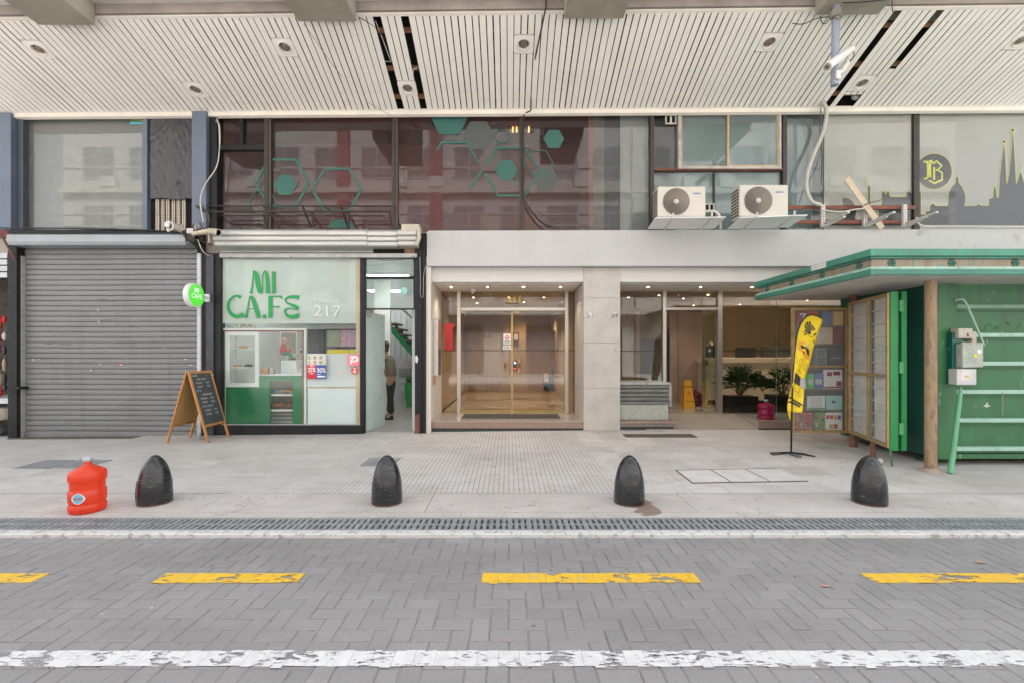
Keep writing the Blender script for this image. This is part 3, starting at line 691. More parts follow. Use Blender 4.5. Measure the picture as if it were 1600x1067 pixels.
b_ = MB(); b_.ppoly([(672, 181), (686, 210.5), (718.5, 210.5), (732, 180.5)], HY); b_.build('hexagon', m_teal, hexs)
b_ = MB(); b_.ribbon([(683, 235, 4), (690, 223, 4), (729, 223, 4), (748.5, 255, 2.5)], HY-.001); b_.build('hexagon', m_teal, hexs)
b_ = MB(); b_.ribbon([(735, 294.5, 3.5), (754, 265, 3)], HY-.001); b_.build('hexagon', m_teal, hexs)
b_ = MB(); b_.ribbon([(757.5, 260, 3), (776, 231.5, 4), (820, 231.5, 4), (843, 267, 4), (820, 306, 4), (778, 306, 4), (759, 272, 4)], HY-.002); b_.build('hexagon', m_teal, hexs)
hexfill(791, 266, 18, Yo=-.0005); hexfill(865.3, 217.6, 16.3); hexline(842, 255, 22, 1.5, Yo=-.004); hexfill(853, 280, 20, m_teald, .003); hexline(784, 214, 12, 1.3, Yo=-.004); hexfill(748, 212, 25, m_teald, .003)
# lamp in the maroon room
lmp = thing('ceiling_lamp', 'amber lit tubular ceiling lamp inside the upper room with the teal hexagons', 'lamp', P3(811, 202, U+.55))
Yl = U+.55
mb = MB(); mb.tube([P3(795, 203, Yl), P3(832, 203, Yl)], .05, 12); mb.build('glass_shade', M('lamp_smoked', (.25, .16, .12), .3, .3), lmp)
for q in (800, 806, 825): b_ = MB(); b_.tube([P3(q, 203, Yl), P3(q+2.5, 203, Yl)], .056, 12); b_.build('lit_ring', EM('amber_glow', (1, .5, .15), .6), lmp)
# right of the maroon room
backing(921, 946, None, U+.10, 'taupe_panel', M('taupe_board2', (.15, .13, .10), .7, var=.3, scale=5, spots=(.55, .53, .5), spot_th=.70, spot_scale=5))
backing(946, 971, None, U+.13, 'dark_panel', M('dark_panel', (.035, .035, .035), .6))
backing(971, 1016, None, U+.10, 'grey_panel', M('greygreen_board', (.30, .33, .31), .7, var=.1, scale=2))
pane('window_pane', 921, 1016, g_dark)
mullion(1015, 1021, m_frame)
m_gg = M('greenish_blind', (.36, .40, .39), .7, var=.06, stretch=(4, 1, .3))
backing(1021, 1064, None, U+.3, 'dark_room', M('dark_room', (.05, .06, .06), .7)); backing(1064, 1223, m_gg, U+.26, 'blind'); 
pane('window_pane', 1021, 1060, g_dark, None, 265)
pane('window_pane', 1021, 1220, g_pale, 268, None, Y=U+.03)
mullion(1022, 1222, M('rust_rail', (.15, .055, .035), .6, .2, var=.3, scale=8), 264.5, 268.5, name='transom'); mullion(1115.5, 1117.5, m_frame, 269, None, Y=U+.0)
mullion(1221, 1227.5, m_frame)
# sliding window
sw = thing('sliding_window', 'weathered aluminium sliding window with ochre frames above the two air conditioners', 'window', P3(1141, 264, U-.06))
m_alu = M('weathered_alu', (.42, .40, .37), .5, .3, var=.3, scale=7); m_och = M('ochre_frame', (.50, .36, .19), .5, .1, var=.25, scale=9)
def frame(px0, py0, px1, py1, wd, Y, d, m, name, parent):
    b_ = MB(); b_.pbox(px0, py0, px1, py0+wd, Y, d); b_.pbox(px0, py1-wd, px1, py1, Y, d); b_.pbox(px0, py0+wd+.1, px0+wd, py1-wd-.1, Y+.001, d); b_.pbox(px1-wd, py0+wd+.1, px1, py1-wd-.1, Y+.001, d)
    return b_.build(name, m, parent)
frame(1060, 174.5, 1221, 264, 3.6, U-.08, .12, m_alu, 'outer_frame', sw)
f1 = frame(1063.5, 178, 1140, 262, 2.4, U-.03, .03, m_och, 'sash', sw); f2 = frame(1136.5, 177, 1217.5, 261, 2.8, U-.066, .03, m_och, 'sash', sw)
b_ = MB(); b_.pbox(1066, 180, 1137, 259.6, U-.02, .005); b_.build('pane', g_pale, f1); b_ = MB(); b_.pbox(1139.3, 180, 1214.7, 258.2, U-.055, .005); b_.build('pane', g_pale, f2)
def small_vent(px0, py0, px1, py1, label):
    v_ = thing('wall_vent', label, 'vent', P3((px0+px1)/2, py1, U-.03)); m = M('vent_ivory', (.62, .56, .47), .6)
    frame(px0, py0, px1, py1, 1.6, U-.03, .035, m, 'vent_frame', v_)
    b_ = MB(); b_.pbox((px0+px1)/2-1.2, py0+1.7, (px0+px1)/2+1.2, py1-1.7, U-.025, .02); b_.build('centre_bar', m, v_)
    b_ = MB(); b_.pbox(px0+1, py0+1, px1-1, py1-1, U-.002, .008); b_.build('opening', m_void, v_)
small_vent(1040, 179, 1057, 194, 'small ivory double vent in the glass beside the ochre sliding window')
small_vent(1101, 318.5, 1116.5, 330, 'small ivory double vent behind the left air conditioner')
# right hand panes: pale glass, then grey film with skyline
backing(1227, 1289, None, U+.35, 'blind', m_gg); pane('window_pane', 1227, 1288, g_pale)
m_filmg = M('grey_film', (.36, .355, .315), .55, var=.05, scale=1.3)
mb = MB(); mb.box(PX(1288, U), PX(1426, U), U+.004, U+.018, ZB, zt_(1350)+.04); mb.build('window_film', m_filmg, bl)
mb = MB(); mb.box(PX(1433, U), 10.6, U+.004, U+.018, ZB, zt_(1600)+.06); mb.build('window_film', m_filmg, bl)
g_over = GLASS('over_glass', (.97, .97, .97), 1.5, .8, 0, .02, (.5, .5, .5), .03)
pane('window_pane', 1288, 1426, g_over, Y=U-.012)
mb = MB(); mb.box(PX(1433, U), 10.6, U-.012, U-.006, ZB, zt_(1600)+.06); mb.build('window_pane', g_over, bl)
mullion(1424.5, 1433.5, m_frame)
sk = thing('skyline_decal', 'dark grey city skyline sticker edged in yellow along the bottom of the right hand windows', 'window decal', P3(1500, 352, U))
m_ink = M('charcoal_vinyl', (.045, .045, .052), .5, var=.05); m_yl = M('lime_vinyl', (.60, .60, .06), .5, var=.04)
def up(pts): return [(1250+a/4.571, 170+b_/4.571) for a, b_ in pts]
sky1 = up([(836,835),(836,605),(839,590),(850,580),(862,590),(866,620),(866,755),(895,755),(895,732),(928,732),(928,695),(950,675),(972,695),(1055,695),(1058,630),(1062,600),(1080,562),(1110,530),(1112,495),(1122,480),(1133,495),(1135,530),(1160,560),(1178,600),(1184,630),(1178,695),(1260,692),(1278,680),(1295,692),(1348,692),(1348,645),(1375,640),(1385,560),(1400,560),(1408,635),(1418,635),(1425,500),(1440,355),(1450,290),(1455,245),(1460,245),(1464,290),(1468,355),(1478,540),(1492,470),(1503,355),(1510,270),(1517,165),(1524,165),(1530,270),(1536,355),(1545,540),(1576,440),(1606,540),(1620,470),(1640,300),(1655,470),(1670,600),(1760,600),(1800,690),(2060,690),(2060,835)])
sky0 = up([(560,770),(560,700),(582,700),(582,612),(590,590),(604,590),(612,612),(622,590),(636,590),(645,630),(755,630),(762,595),(775,590),(800,610),(800,835),(150,835),(150,790),(302,788),(302,632),(345,640),(378,662),(395,690),(408,720),(396,790),(430,790),(436,770)])
for pl in (sky1, sky0):
    b_ = MB(); b_.ppoly(pl, U-.0005, .002); b_.build('silhouette', m_ink, sk)
    b_ = MB(); pp = pl[:-1] if pl is sky1 else pl[:9+4]
    seg = pl[1:-1] if pl is sky1 else pl[:13]
    for a, c in zip(seg, seg[1:]): b_.ribbon([(*a, .9), (*c, .9)], U-.0025, .001)
    if pl is sky0:
        seg = pl[16:]+[pl[0]]
        for a, c in zip(seg, seg[1:]): b_.ribbon([(*a, .9), (*c, .9)], U-.0025, .001)
    b_.build('yellow_outline', m_yl, sk)
b_ = MB(); b_.ppoly(up([(484, 690), (487, 600), (480, 575), (492, 545), (506, 575), (500, 600), (503, 690)]), U-.0006, .002); b_.build('silhouette', m_ink, sk)
b_ = MB(); b_.ribbon([(*q_, .8) for q_ in up([(482, 690), (484, 600), (477, 575), (485, 545), (480, 522), (495, 505), (510, 522), (502, 545), (509, 575), (503, 600), (506, 690)])], U-.0026, .001); b_.build('yellow_outline', m_yl, sk)
for (a, c, q_) in ((1457, 237, 3.3), (1520, 154, 3.6), (1122, 460, 1.6), (1576, 424, 1.6)):
    X_, Z_ = 1250+a/4.571, 170+c/4.571
    b_ = MB(); b_.ppoly([(X_+q_*cos(k*pi/10), Z_-q_*sin(k*pi/10)) for k in range(20)], U-.003, .0015); b_.build('yellow_outline', m_yl, sk)
    b_ = MB(); b_.ppoly([(X_+q_*.65*cos(k*pi/10), Z_-q_*.65*sin(k*pi/10)) for k in range(20)], U-.0045, .001); b_.build('silhouette', m_ink, sk)
X_, Z_ = 1250+958/4.571, 170+449/4.571
for rr_, m, dy, nm in ((28.6, m_yl, -.0032, 'yellow_outline'), (27.7, m_ink, -.0045, 'disc')):
    b_ = MB(); b_.ppoly([(X_+rr_*cos(k*pi/24), Z_-rr_*sin(k*pi/24)) for k in range(48)], U+dy, .001); b_.build(nm, m, sk)
b_ = MB()
for st in ([(882,380,3),(905,380,3.4),(915,400,3.4),(915,490,3.2),(900,502,2.4),(884,500,2)], [(905,385,2),(945,370,2.4)], [(945,372,3),(930,395,3),(930,470,3),(935,490,2.4)],
           [(948,395,2.6),(975,375,2.8),(1012,408,3),(985,440,3),(1015,460,3),(1015,510,3),(960,535,3),(922,515,2)], [(958,420,3),(958,510,3)], [(968,440,2.4),(992,440,2.4)]):
    b_.ribbon([(*up([q_[:2]])[0], q_[2]) for q_ in st], U-.0055-.0004*random.random(), .001)
b_.build('monogram', m_yl, sk)
# downlights of the canopy
dl_lab = ['recessed round downlight at the far left, by the first concrete beam', 'recessed round downlight right below the second concrete beam, left side', 'recessed round downlight above the middle mullion of the maroon glass', 'recessed round downlight between the third beam and the camera pole', 'recessed round downlight at the right edge of the canopy', 'recessed round downlight near the glass above the black plastic sheet', 'recessed round downlight between the two open slots of the ceiling', 'recessed round downlight beside the broken slats near the camera pole']
m_bowl = M('reflector_bowl', (.26, .22, .18), .35, .4, var=.1)  # shading inside the bowl painted in as a darker taupe
for L, lb in zip(dls, dl_lab):
    sl = math.atan(-.368); t_ = thing('downlight', lb, 'ceiling light', L)
    t_.rotation_euler = (sl, 0, 0)
    b_ = MB(); s_ = .158; h_ = .148; pts_ = []
    n = 32
    ring = lambda rr_, z_: [(rr_*cos(2*pi*k/n), rr_*sin(2*pi*k/n), z_) for k in range(n)]
    sq = []
    for k in range(n):
        a = 2*pi*k/n; m_ = max(abs(cos(a))/s_, abs(sin(a))/h_); sq.append((cos(a)/m_, sin(a)/m_, -.006))
    b_.add(sq+ring(.098, -.006)+[(p_[0], p_[1], .02) for p_ in sq]+ring(.098, .02), [(k, n+k, n+(k+1) % n, (k+1) % n) for k in range(n)]+[(k, (k+1) % n, 2*n+(k+1) % n, 2*n+k) for k in range(n)])
    b_.build('cover_plate', m_slat, t_, local=True)
    b_ = MB(); b_.lathe([(.098, -.006), (.104, -.016), (.092, -.016), (.086, .0), (.082, .06)], n=n, caps=False); b_.build('trim_ring', m_trim, t_, local=True)
    b_ = MB(); b_.lathe([(.0821, .06), (.072, .05), (.066, .012), (.0, .012)][::-1], n=n, caps=False); b_.build('lens', m_bowl, t_, local=True)
# ================================================================== OPPOSITE SIDE OF THE STREET (seen mirrored in the glass)
ob = thing('opposite_building', 'pale building across the street, seen only mirrored in the glass', 'building', (0, -9.3, 0))
m_op = M('pale_plaster', (.47, .455, .435), .8, var=.08); m_red = M('red_pier', (.26, .09, .08), .6); m_glassd = M('dark_window', (.20, .20, .205), .4)
mb = MB(); mb.box(-26, 26, -14, -9.3, 0, 15.5); mb.build('wall', m_op, ob)
mb = MB(); mb.box(-26, 26, -9.3, -8.3, 3.9, 4.3); mb.box(-26, 26, -9.3, -9.0, 7.3, 7.6); mb.box(-26, 26, -9.3, -9.0, 10.8, 11.1); mb.build('ledge', M('ledge', (.5, .47, .42), .8), ob)
k = 0
for z in (4.9, 8.3, 11.7):
    for i_ in range(-9, 10):
        x = i_*2.7+(.4 if z > 8 else 0); b_ = MB(); b_.box(x-.95, x+.95, -9.32, -9.26, z, z+1.9); f_ = b_.build('window_frame', M('white_frame', (.52, .51, .49), .5), ob)
        b_ = MB(); b_.box(x-.88, x-.03, -9.26, -9.24, z+.08, z+1.82); b_.box(x+.03, x+.88, -9.26, -9.24, z+.08, z+1.82); b_.build('pane', m_glassd, f_)
m_acw = M('far_ac', (.55, .53, .50), .6); r = random.Random(44)
for z in (7.6, 11.1, 4.35):
    for k in range(-11, 12):
        if r.random() < .42: x = k*2.1; b_ = MB(); b_.box(x-.42, x+.42, -9.27, -8.95, z+.02, z+.62); b_.build('air_conditioner_box', m_acw, ob)
        if r.random() < .3: x = k*2.1+.9; b_ = MB(); b_.box(x-.5, x+.5, -9.27, -9.2, z+1.0, z+1.9); b_.build('sign_board', M('far_board%d' % (k % 3), [(.35, .25, .16), (.25, .27, .3), (.4, .38, .33)][k % 3]), ob)
for z in (8.2, 8.9, 9.6, 12.3): b_ = MB(); b_.box(-26, 26, -9.29, -9.235, z, z+.07); b_.build('string_course', M('ledge', (.5, .47, .42), .8), ob)
for x in (-19, -9.6, -4.2, 7.5, 17): b_ = MB(); b_.box(x-.35, x+.35, -9.3, -9.05, 0, 15); b_.build('pier', m_red if x in (-9.6, -4.2) else m_op, ob)
for x in range(-24, 25, 6): b_ = MB(); b_.box(x, x+4.4, -9.31, -9.26, .3, 3.3); b_.build('shop_window', m_glassd, ob)

# ================================================================== LEFT: neighbour shop, closed shutter
m_galv = M('galvanised', (.47, .48, .48), .42, .35, var=.16, scale=4, stretch=(.5, 1, 3), spots=(.30, .27, .24), spot_th=.68, spot_scale=5)
m_shut = M('shutter_grey', (.205, .21, .212), .5, .1, var=.10, scale=2, stretch=(.6, 1, 2), spots=(.17, .17, .17), spot_th=.68, spot_scale=7)
STREAK(m_shut, (.12, .115, .11), .45, 6, .3); sh = thing('roller_shutter', 'closed grey corrugated roller shutter with stickers and scuffs, left of the cafe', 'shutter', (PX(171, S), S, -.04))
x0, x1 = PX(31, S), PX(309, S); z0, z1 = PZ(681, S), PZ(381, S)
mb = MB(); n = 37; dz = (z1-z0)/n; vs = []; prof = []
for i_ in range(n):
    for u, d in ((0, .004), (.06, -.006), (.14, -.010), (.50, -.013), (.82, -.010), (.90, -.004), (.93, .012), (.98, .012)): prof.append((z0+(i_+u)*dz, d))
prof.append((z1, 0)); xs_ = [x0+(x1-x0)*k/16 for k in range(17)]; r = random.Random(4)
off = [[r.gauss(0, .0005) for _ in prof] for _ in xs_]
for q_, xx in enumerate(xs_):
    for w_, (z, d) in enumerate(prof): vs.append((xx, S+d+off[q_][w_]*.4, z+.004*sin(xx*1.3+z)))
np_ = len(prof)
mb.add(vs, [(a*np_+c, (a+1)*np_+c, (a+1)*np_+c+1, a*np_+c+1) for a in range(16) for c in range(np_-1)]); mb.build('curtain', m_shut, sh)
mb = MB(); mb.box(x0, x1, S-.03, S+.01, z0-.005, z0+.05); mb.build('bottom_bar', M('bottom_bar', (.24, .23, .22), .5, .4), sh)
for a, c in ((26, 33), (307.5, 313.5)): mb = MB(); mb.box(PX(a, 8.42), PX(c, 8.42), 8.42, 8.52, z0-.01, PZ(400 if a < 100 else 396, 8.42)); mb.build('guide_rail', m_galv, sh, bevel=.004)
mb = MB(); Yb = 8.18
pr = [(PZ(363.5, Yb), 8.42), (PZ(364.5, Yb), Yb+.05), (PZ(368, Yb), Yb), (PZ(378, Yb), Yb), (PZ(382.5, Yb), Yb+.03), (PZ(382.5, Yb), 8.46)]
xa, xb = PX(10, Yb), PX(289, Yb); mb.poly([(xa, y, z) for z, y in pr], (xb-xa, 0, 0)); mb.build('shutter_box', M('box_grey', (.33, .35, .37), .45, .2, var=.12), sh)
mb = MB(); mb.box(xa, xb, 8.2, 8.7, PZ(364, Yb), PZ(364, Yb)+.02); mb.box(PX(300, 8.5), PX(316, 8.5), 8.5, 8.6, PZ(420, S), PZ(366, S)); mb.build('box_lid', m_dark, sh)
r = random.Random(6); mb = MB()
mb.pbox(184, 567.5, 188.5, 570.5, S-.028, .002); o = mb.build('sticker', M('red_sticker', (.6, .1, .06)), sh)
for (px, py, w_, h_) in ((52, 561.5, 5, 1.8), (60, 561, 4, 1.2), (153, 485, 3, 1.6), (154, 503, 4, 1.3), (156, 569, 4, 1.4), (189.5, 569.5, 4, 2), (142, 578, 2.5, 2.3), (174, 536.5, 3, 1), (257, 544, 3, 1), (290, 561, 5, 2), (298, 570, 7, 1.4)):
    b_ = MB(); b_.ppoly([(px-w_/2, py), (px-w_/4, py-h_/2), (px+w_/3, py-h_/2.4), (px+w_/2, py+.2), (px+w_/4, py+h_/2), (px-w_/3, py+h_/2)], S-.028, .002); b_.build('paper_scrap', M('torn_paper', (.66, .65, .64), .8), sh)
for (px, py, w_, h_) in ((160, 469, 18, 1.6), (172, 471, 8, 1.4), (166, 500, 15, 1.4), (184, 490, 8, 1), (137, 495, 3, 1.5), (205, 510, 11, 1), (113, 510, 22, .7), (76, 537, 12, 1.2), (100, 537.5, 18, 1)):
    b_ = MB(); b_.ribbon([(px-w_/2, py, h_*.3), (px-w_/4, py-.5, h_), (px+w_/4, py+.3, h_*.8), (px+w_/2, py-.3, h_*.2)], S-.028, .002); b_.build('scuff_mark', M('scuff', (.16, .16, .16), .7), sh)
# posts
mb = MB(); mb.box(PX(12, 8.35), PX(26, 8.35), 8.35, 8.6, -.05, PZ(372, 8.35)); o = mb.build('steel_post', m_dark, bevel=.005); tag(o, 'black steel post at the far left, between the hanging goods and the shutter', 'post')
b_ = MB(); b_.box(PX(9, 8.3), PX(28, 8.3), 8.32, 8.5, PZ(608, 8.3), PZ(604, 8.3)); b_.build('clamp', m_dark, o)
mb = MB(); mb.tube([P3(1, 366, 8.2), P3(9, 380, 8.25), P3(24, 406, 8.33)], .02, 6); o = mb.build('rusty_brace', M('rust', (.16, .07, .045), .8, var=.3, scale=12)); tag(o, 'rusty diagonal brace at the top of the far left post', 'brace')
mb = MB(); mb.box(PX(313.5, 8.46), PX(345, 8.46), 8.46, 8.6, -.02, PZ(396, 8.46)); o = mb.build('steel_post', m_dark, bevel=.005); tag(o, 'wide black steel post between the grey shutter and the cafe, with paint scraps', 'post')
b_ = MB(); b_.box(PX(322, 8.43), PX(333.5, 8.43), 8.43, 8.459, .0, PZ(398, 8.43)); b_.build('raised_web', M('navy_steel', (.045, .05, .065), .45, .2, var=.35, scale=5), o)
for (px, py) in ((331.5, 586), (332, 592), (310.5, 578), (310, 556)): b_ = MB(); b_.pbox(px-1.2, py-2, px+1.6, py+2.4, 8.415 if px < 315 else 8.425, .002); b_.build('paper_scrap', M('torn_paper', (.66, .65, .64), .8), o)
# neighbour shop at the frame edge
ns = thing('market_stall', 'narrow strip of a bazaar shop with hanging goods at the far left edge', 'shop', (PX(4, 9), 9.0, -.04))
mb = MB(); mb.box(-12, PX(12, 8.9), 9.6, 9.7, -.05, 3.4); mb.build('back_panel', M('bazaar_back', (.38, .38, .36), .7), ns)
for i_ in range(4): mb = MB(); mb.box(-12, PX(11, 8.6), 8.6, 8.62, PZ(404+i_*10, 8.6), PZ(396+i_*10, 8.6)); mb.build('shutter_slat', m_galv, ns)
mb = MB(); mb.box(-12, PX(13, 8.6), 8.6, 9.6, PZ(630, 8.6), PZ(622, 8.6)); mb.build('shelf', M('shelf_white', (.6, .62, .65), .5), ns)
r = random.Random(31)
gcol = [M('goods_red', (.5, .03, .03), .4), M('goods_dark', (.05, .05, .06), .5), M('goods_tan', (.45, .33, .22), .6), M('goods_white', (.6, .6, .6), .5), M('goods_green', (.08, .3, .1), .5), M('goods_maroon', (.2, .03, .05), .5)]
for row, yy in enumerate((495, 520, 540, 560, 583, 600)):
    for c_ in range(6):
        px = -26+c_*6.6; h_ = r.uniform(10, 20); b_ = MB(); m = gcol[[0, 5, 5, 2, 2, 0][row] if r.random() < .6 else r.randrange(6)]
        b_.lathe([(.004, 0), (.03, .03), (.035, h_*.008), (.02, h_*.012), (.004, h_*.0125)], P3(px, yy+h_, 8.75), 8); b_.tube([P3(px, yy+h_, 8.75)+Vector((0, 0, h_*.0125)), P3(px, yy+h_, 8.75)+Vector((0, 0, h_*.0125+.05))], .003, 4); o = b_.build('hanging_goods', m)
        tag(o, 'small colourful hanging trinket in the rack at the far left edge', 'trinket', 'hanging trinkets at the far left edge')
b_ = MB(); b_.lathe([(.10, 0), (.14, .02), (.17, .22), (.18, .23), (.17, .23), (.13, .03), (0, .02)], P3(9, 655, 8.8), 20); o = b_.build('white_basket', M('cream_pot', (.62, .57, .48), .5)); tag(o, 'cream bucket with a handle on the floor behind the far left post', 'bucket')
b_ = MB(); b_.lathe([(.2, 0), (.26, .05), (.24, .12), (.1, .17), (0, .18)], (PX(-4, 8.7), 8.7, -.03), 14, 1, .8); o = b_.build('dark_bag', M('dark_bag', (.05, .055, .06), .5)); tag(o, 'dark bag lying on the ground at the far left edge', 'bag')

# ================================================================== CAFE
cf = thing('cafe_shopfront', 'small cafe shop front with green lettering on the glass and an open door', 'shop front', (-4.2, S, 0))
m_wht = M('white_wall', (.62, .64, .62), .6, var=.03); m_blk = m_dark
zf = .035; zcl = 3.28
mb = MB(); mb.box(-5.5, -5.40, 8.62, 14.5, zf, zcl); mb.box(-1.86, -1.76, 8.75, 14.5, zf, zcl); mb.box(-5.5, -1.76, 14.5, 14.6, zf, zcl); mb.build('inner_wall', m_wht, cf)
mb = MB(); mb.box(-5.5, -1.76, 8.55, 14.6, -.1, zf); mb.build('floor', M('cafe_floor', (.40, .39, .36), .3, var=.06), cf)
mb = MB(); mb.box(-5.5, -1.76, 8.62, 14.6, zcl, zcl+.03); mb.build('inner_ceiling', m_wht, cf)
mb = MB(); mb.pbox(341, 664, 567, 678.5, 8.44, .16); mb.build('sill', m_blk, cf, bevel=.006)
mb = MB(); mb.pbox(345, 662.5, 567, 665.5, 8.47, .06); mb.build('sill_trim', m_galv, cf)
mb = MB(); mb.pbox(562.5, 402, 569.5, 678, 8.46, .09); mb.build('door_post', m_blk, cf, bevel=.004)
mb = MB(); mb.pbox(345, 403, 563, 663, 8.50, .006); mb.build('shop_glass', GLASS('cafe_glass', (.95, .97, .96), 1.5, .75, 0, .012, (.7, .75, .72)), cf)
mb = MB(); mb.pbox(345.5, 403.5, 556, 505.5, 8.514, .012); mb.build('frosted_film', M('frosted_film', (.53, .585, .545), .5, var=.05, emit=0), cf)
mb = MB(); mb.pbox(556.2, 403.5, 562.4, 662, 8.513, .03); mb.build('beige_strip', M('beige_wood', (.62, .47, .32), .6, var=.08), cf)
mb = MB(); mb.pbox(343, 396.5, 651, 402.6, 8.40, .12); mb.build('top_rail', M('rusty_rail', (.42, .42, .40), .55, .2, var=.2, scale=5, spots=(.25, .10, .05), spot_th=.6, spot_scale=4), cf)
mb = MB(); mb.pbox(345, 384, 651, 396, 8.52, .05); mb.build('upper_slats', M('slat_back', (.22, .24, .25), .4, .3), cf)
for i_ in range(3): mb = MB(); mb.pbox(345, 384.2+i_*4, 583, 387+i_*4, 8.49, .02); mb.build('upper_slat', m_galv, cf)
mb = MB(); mb.pbox(583, 384, 632, 396, 8.49, .02); mb.build('opening', m_void, cf)
mb = MB(); mb.pbox(632, 384, 651, 396.3, 8.46, .05); mb.build('rusty_bracket', M('rust_plate', (.30, .16, .10), .8, var=.3, scale=10), cf)
# lettering
m_gl = M('green_vinyl', (.004, .30, .07), .45, var=.03)
def c3(st): return [(240+a/6.667, 350+b_/6.667, c*1.13/6.667) for a, b_, c in st]
LT = thing('cafe_lettering', 'green lettering reading MI CA.FE in flowing strokes on the frosted cafe glass', 'lettering', P3(412, 498, 8.49))
def ss(st, k=5):   # smooth stroke (Catmull-Rom)
    o_ = []
    for i_ in range(len(st)-1):
        p0, p1, p2, p3 = st[max(0, i_-1)], st[i_], st[i_+1], st[min(len(st)-1, i_+2)]
        for j in range(k):
            t_ = j/k; o_.append(tuple(.5*(2*p1[q]+(p2[q]-p0[q])*t_+(2*p0[q]-5*p1[q]+4*p2[q]-p3[q])*t_*t_+(3*p1[q]-p0[q]-3*p2[q]+p3[q])*t_**3) for q in range(3)))
    return o_+[st[-1]]
WK = 1.12
LS = {'M': [[(1012,726,34),(1020,690,16),(1032,600,12),(1040,505,10)], [(1030,502,6),(1050,502,26),(1072,540,42),(1085,620,44),(1100,700,36),(1118,716,20),(1133,690,11),(1133,620,9),(1135,540,10),(1150,505,12),(1168,502,22),(1180,560,34),(1186,640,36),(1190,726,36)]],
      'I': [[(1250, 497, 32), (1250, 727, 32)]],
      'C': [[(908,768,32),(875,752,22),(830,760,18),(790,800,18),(776,850,20),(782,900,26),(815,945,34),(860,966,34),(900,960,30),(932,938,34)]],
      'A': [[(955, 980, 34), (972, 920, 16), (990, 820, 11), (1003, 757, 10)], [(1000, 757, 8), (1022, 765, 26), (1045, 815, 38), (1065, 880, 40), (1095, 980, 38)], [(975, 887, 8), (1055, 887, 8)]],
      'F': [[(1215, 755, 36), (1215, 980, 36)], [(1200, 757, 12), (1300, 757, 12), (1325, 762, 22), (1340, 785, 6)], [(1230, 866, 10), (1285, 864, 12), (1308, 872, 22)]],
      'E': [[(1516, 772, 40), (1470, 762, 30), (1410, 765, 22), (1373, 790, 17), (1385, 820, 16), (1430, 842, 22), (1480, 865, 32), (1500, 880, 26), (1480, 893, 12), (1425, 880, 12), (1378, 890, 16), (1368, 920, 20), (1395, 958, 28), (1450, 970, 36), (1514, 948, 36)]]}
for ch_, sts in LS.items():
    b_ = MB()
    for q, st in enumerate(sts): b_.ribbon(c3(ss(st, 6) if len(st) > 2 else st), 8.4935-.0006*q, .004)
    b_.build('letter', m_gl, LT)
b_ = MB(); b_.ppoly([(240+(1153+20*cos(k*pi/12))/6.667, 350+(965-20*sin(k*pi/12))/6.667) for k in range(24)], 8.4935); b_.build('full_stop', m_gl, LT)
b_ = MB(); m_wl = M('white_vinyl', (.64, .69, .70), .5, var=.03); b_.ptext('217', 489, 494.5, 17, 8.4925, 'LEFT', .002, 1.22); b_.ptext('SUIPACHA', 489, 474.5, 5.6, 8.492, 'LEFT', .003, 1.05); o = b_.build('street_number', m_wl); tag(o, 'pale lettering SUIPACHA 217 low on the frosted cafe glass', 'lettering')
# white framed serving window + green counter behind the glass
ct = thing('display_counter', 'green cafe counter with a white framed glass cabinet and shelves of bread behind the window', 'counter', P3(410, 662, 8.60))
m_wf = M('white_lacquer', (.70, .70, .70), .35, var=.03); m_gc = M('green_lacquer', (.003, .17, .055), .22, var=.04, spec=.6)
Yc_ = 8.56
mb = MB(); mb.pbox(345, 513, 477.5, 516, Yc_-.02, .06); mb.pbox(475, 516.1, 478, 662, Yc_-.02, .06); mb.build('white_frame', m_wf, ct)
mb = MB(); mb.pbox(345.5, 516.1, 474.9, 518.4, Yc_-.01, .04); mb.pbox(472.6, 518.5, 474.9, 662, Yc_-.01, .04); mb.build('brown_frame', M('brown_frame', (.25, .09, .06), .5), ct)
mb = MB(); mb.pbox(353, 604.5, 421.5, 662, Yc_, .03); mb.pbox(404.6, 586.5, 472.5, 594.2, Yc_, .03); mb.pbox(404.6, 594.3, 421.5, 604.4, Yc_+.001, .03); mb.pbox(457.5, 594.3, 472.5, 662, Yc_, .03); mb.build('green_front', m_gc, ct)
frame(352.5, 518.5, 404.2, 604, 6, Yc_-.012, .05, m_wf, 'cabinet_frame', ct)
mb = MB(); mb.pbox(345.5, 518, 352, 662, Yc_+.02, .3); mb.build('side_panel', m_wf, ct)
for yy in (544, 573): mb = MB(); mb.pbox(358.5, yy, 398, yy+1.2, Yc_+.05, .3); mb.build('glass_shelf', M('shelf_edge', (.5, .62, .58), .2), ct)
for yy in (615.5, 639.5): mb = MB(); mb.pbox(421.6, yy, 457.4, yy+2.6, Yc_+.04, .4); mb.build('bread_shelf', m_wf, ct)
mb = MB(); mb.pbox(421, 594, 458, 663, Yc_+.45, .03); mb.build('cabinet_back', M('cabinet_back', (.42, .42, .38), .5), ct)
mb = MB(); mb.pbox(404, 584.6, 472, 586.4, Yc_-.005, .5); mb.build('worktop', m_wf, ct)
mb = MB(); mb.tube([P3(368.5, 519, Yc_+.12), P3(368.5, 600, Yc_+.12)], .012, 8); mb.build('upright', m_galv, ct)
for yy in range(3): mb = MB(); mb.pbox(422, 645+yy*6, 457, 648+yy*6, Yc_+.3, .01); mb.build('back_slat', m_wf, ct)
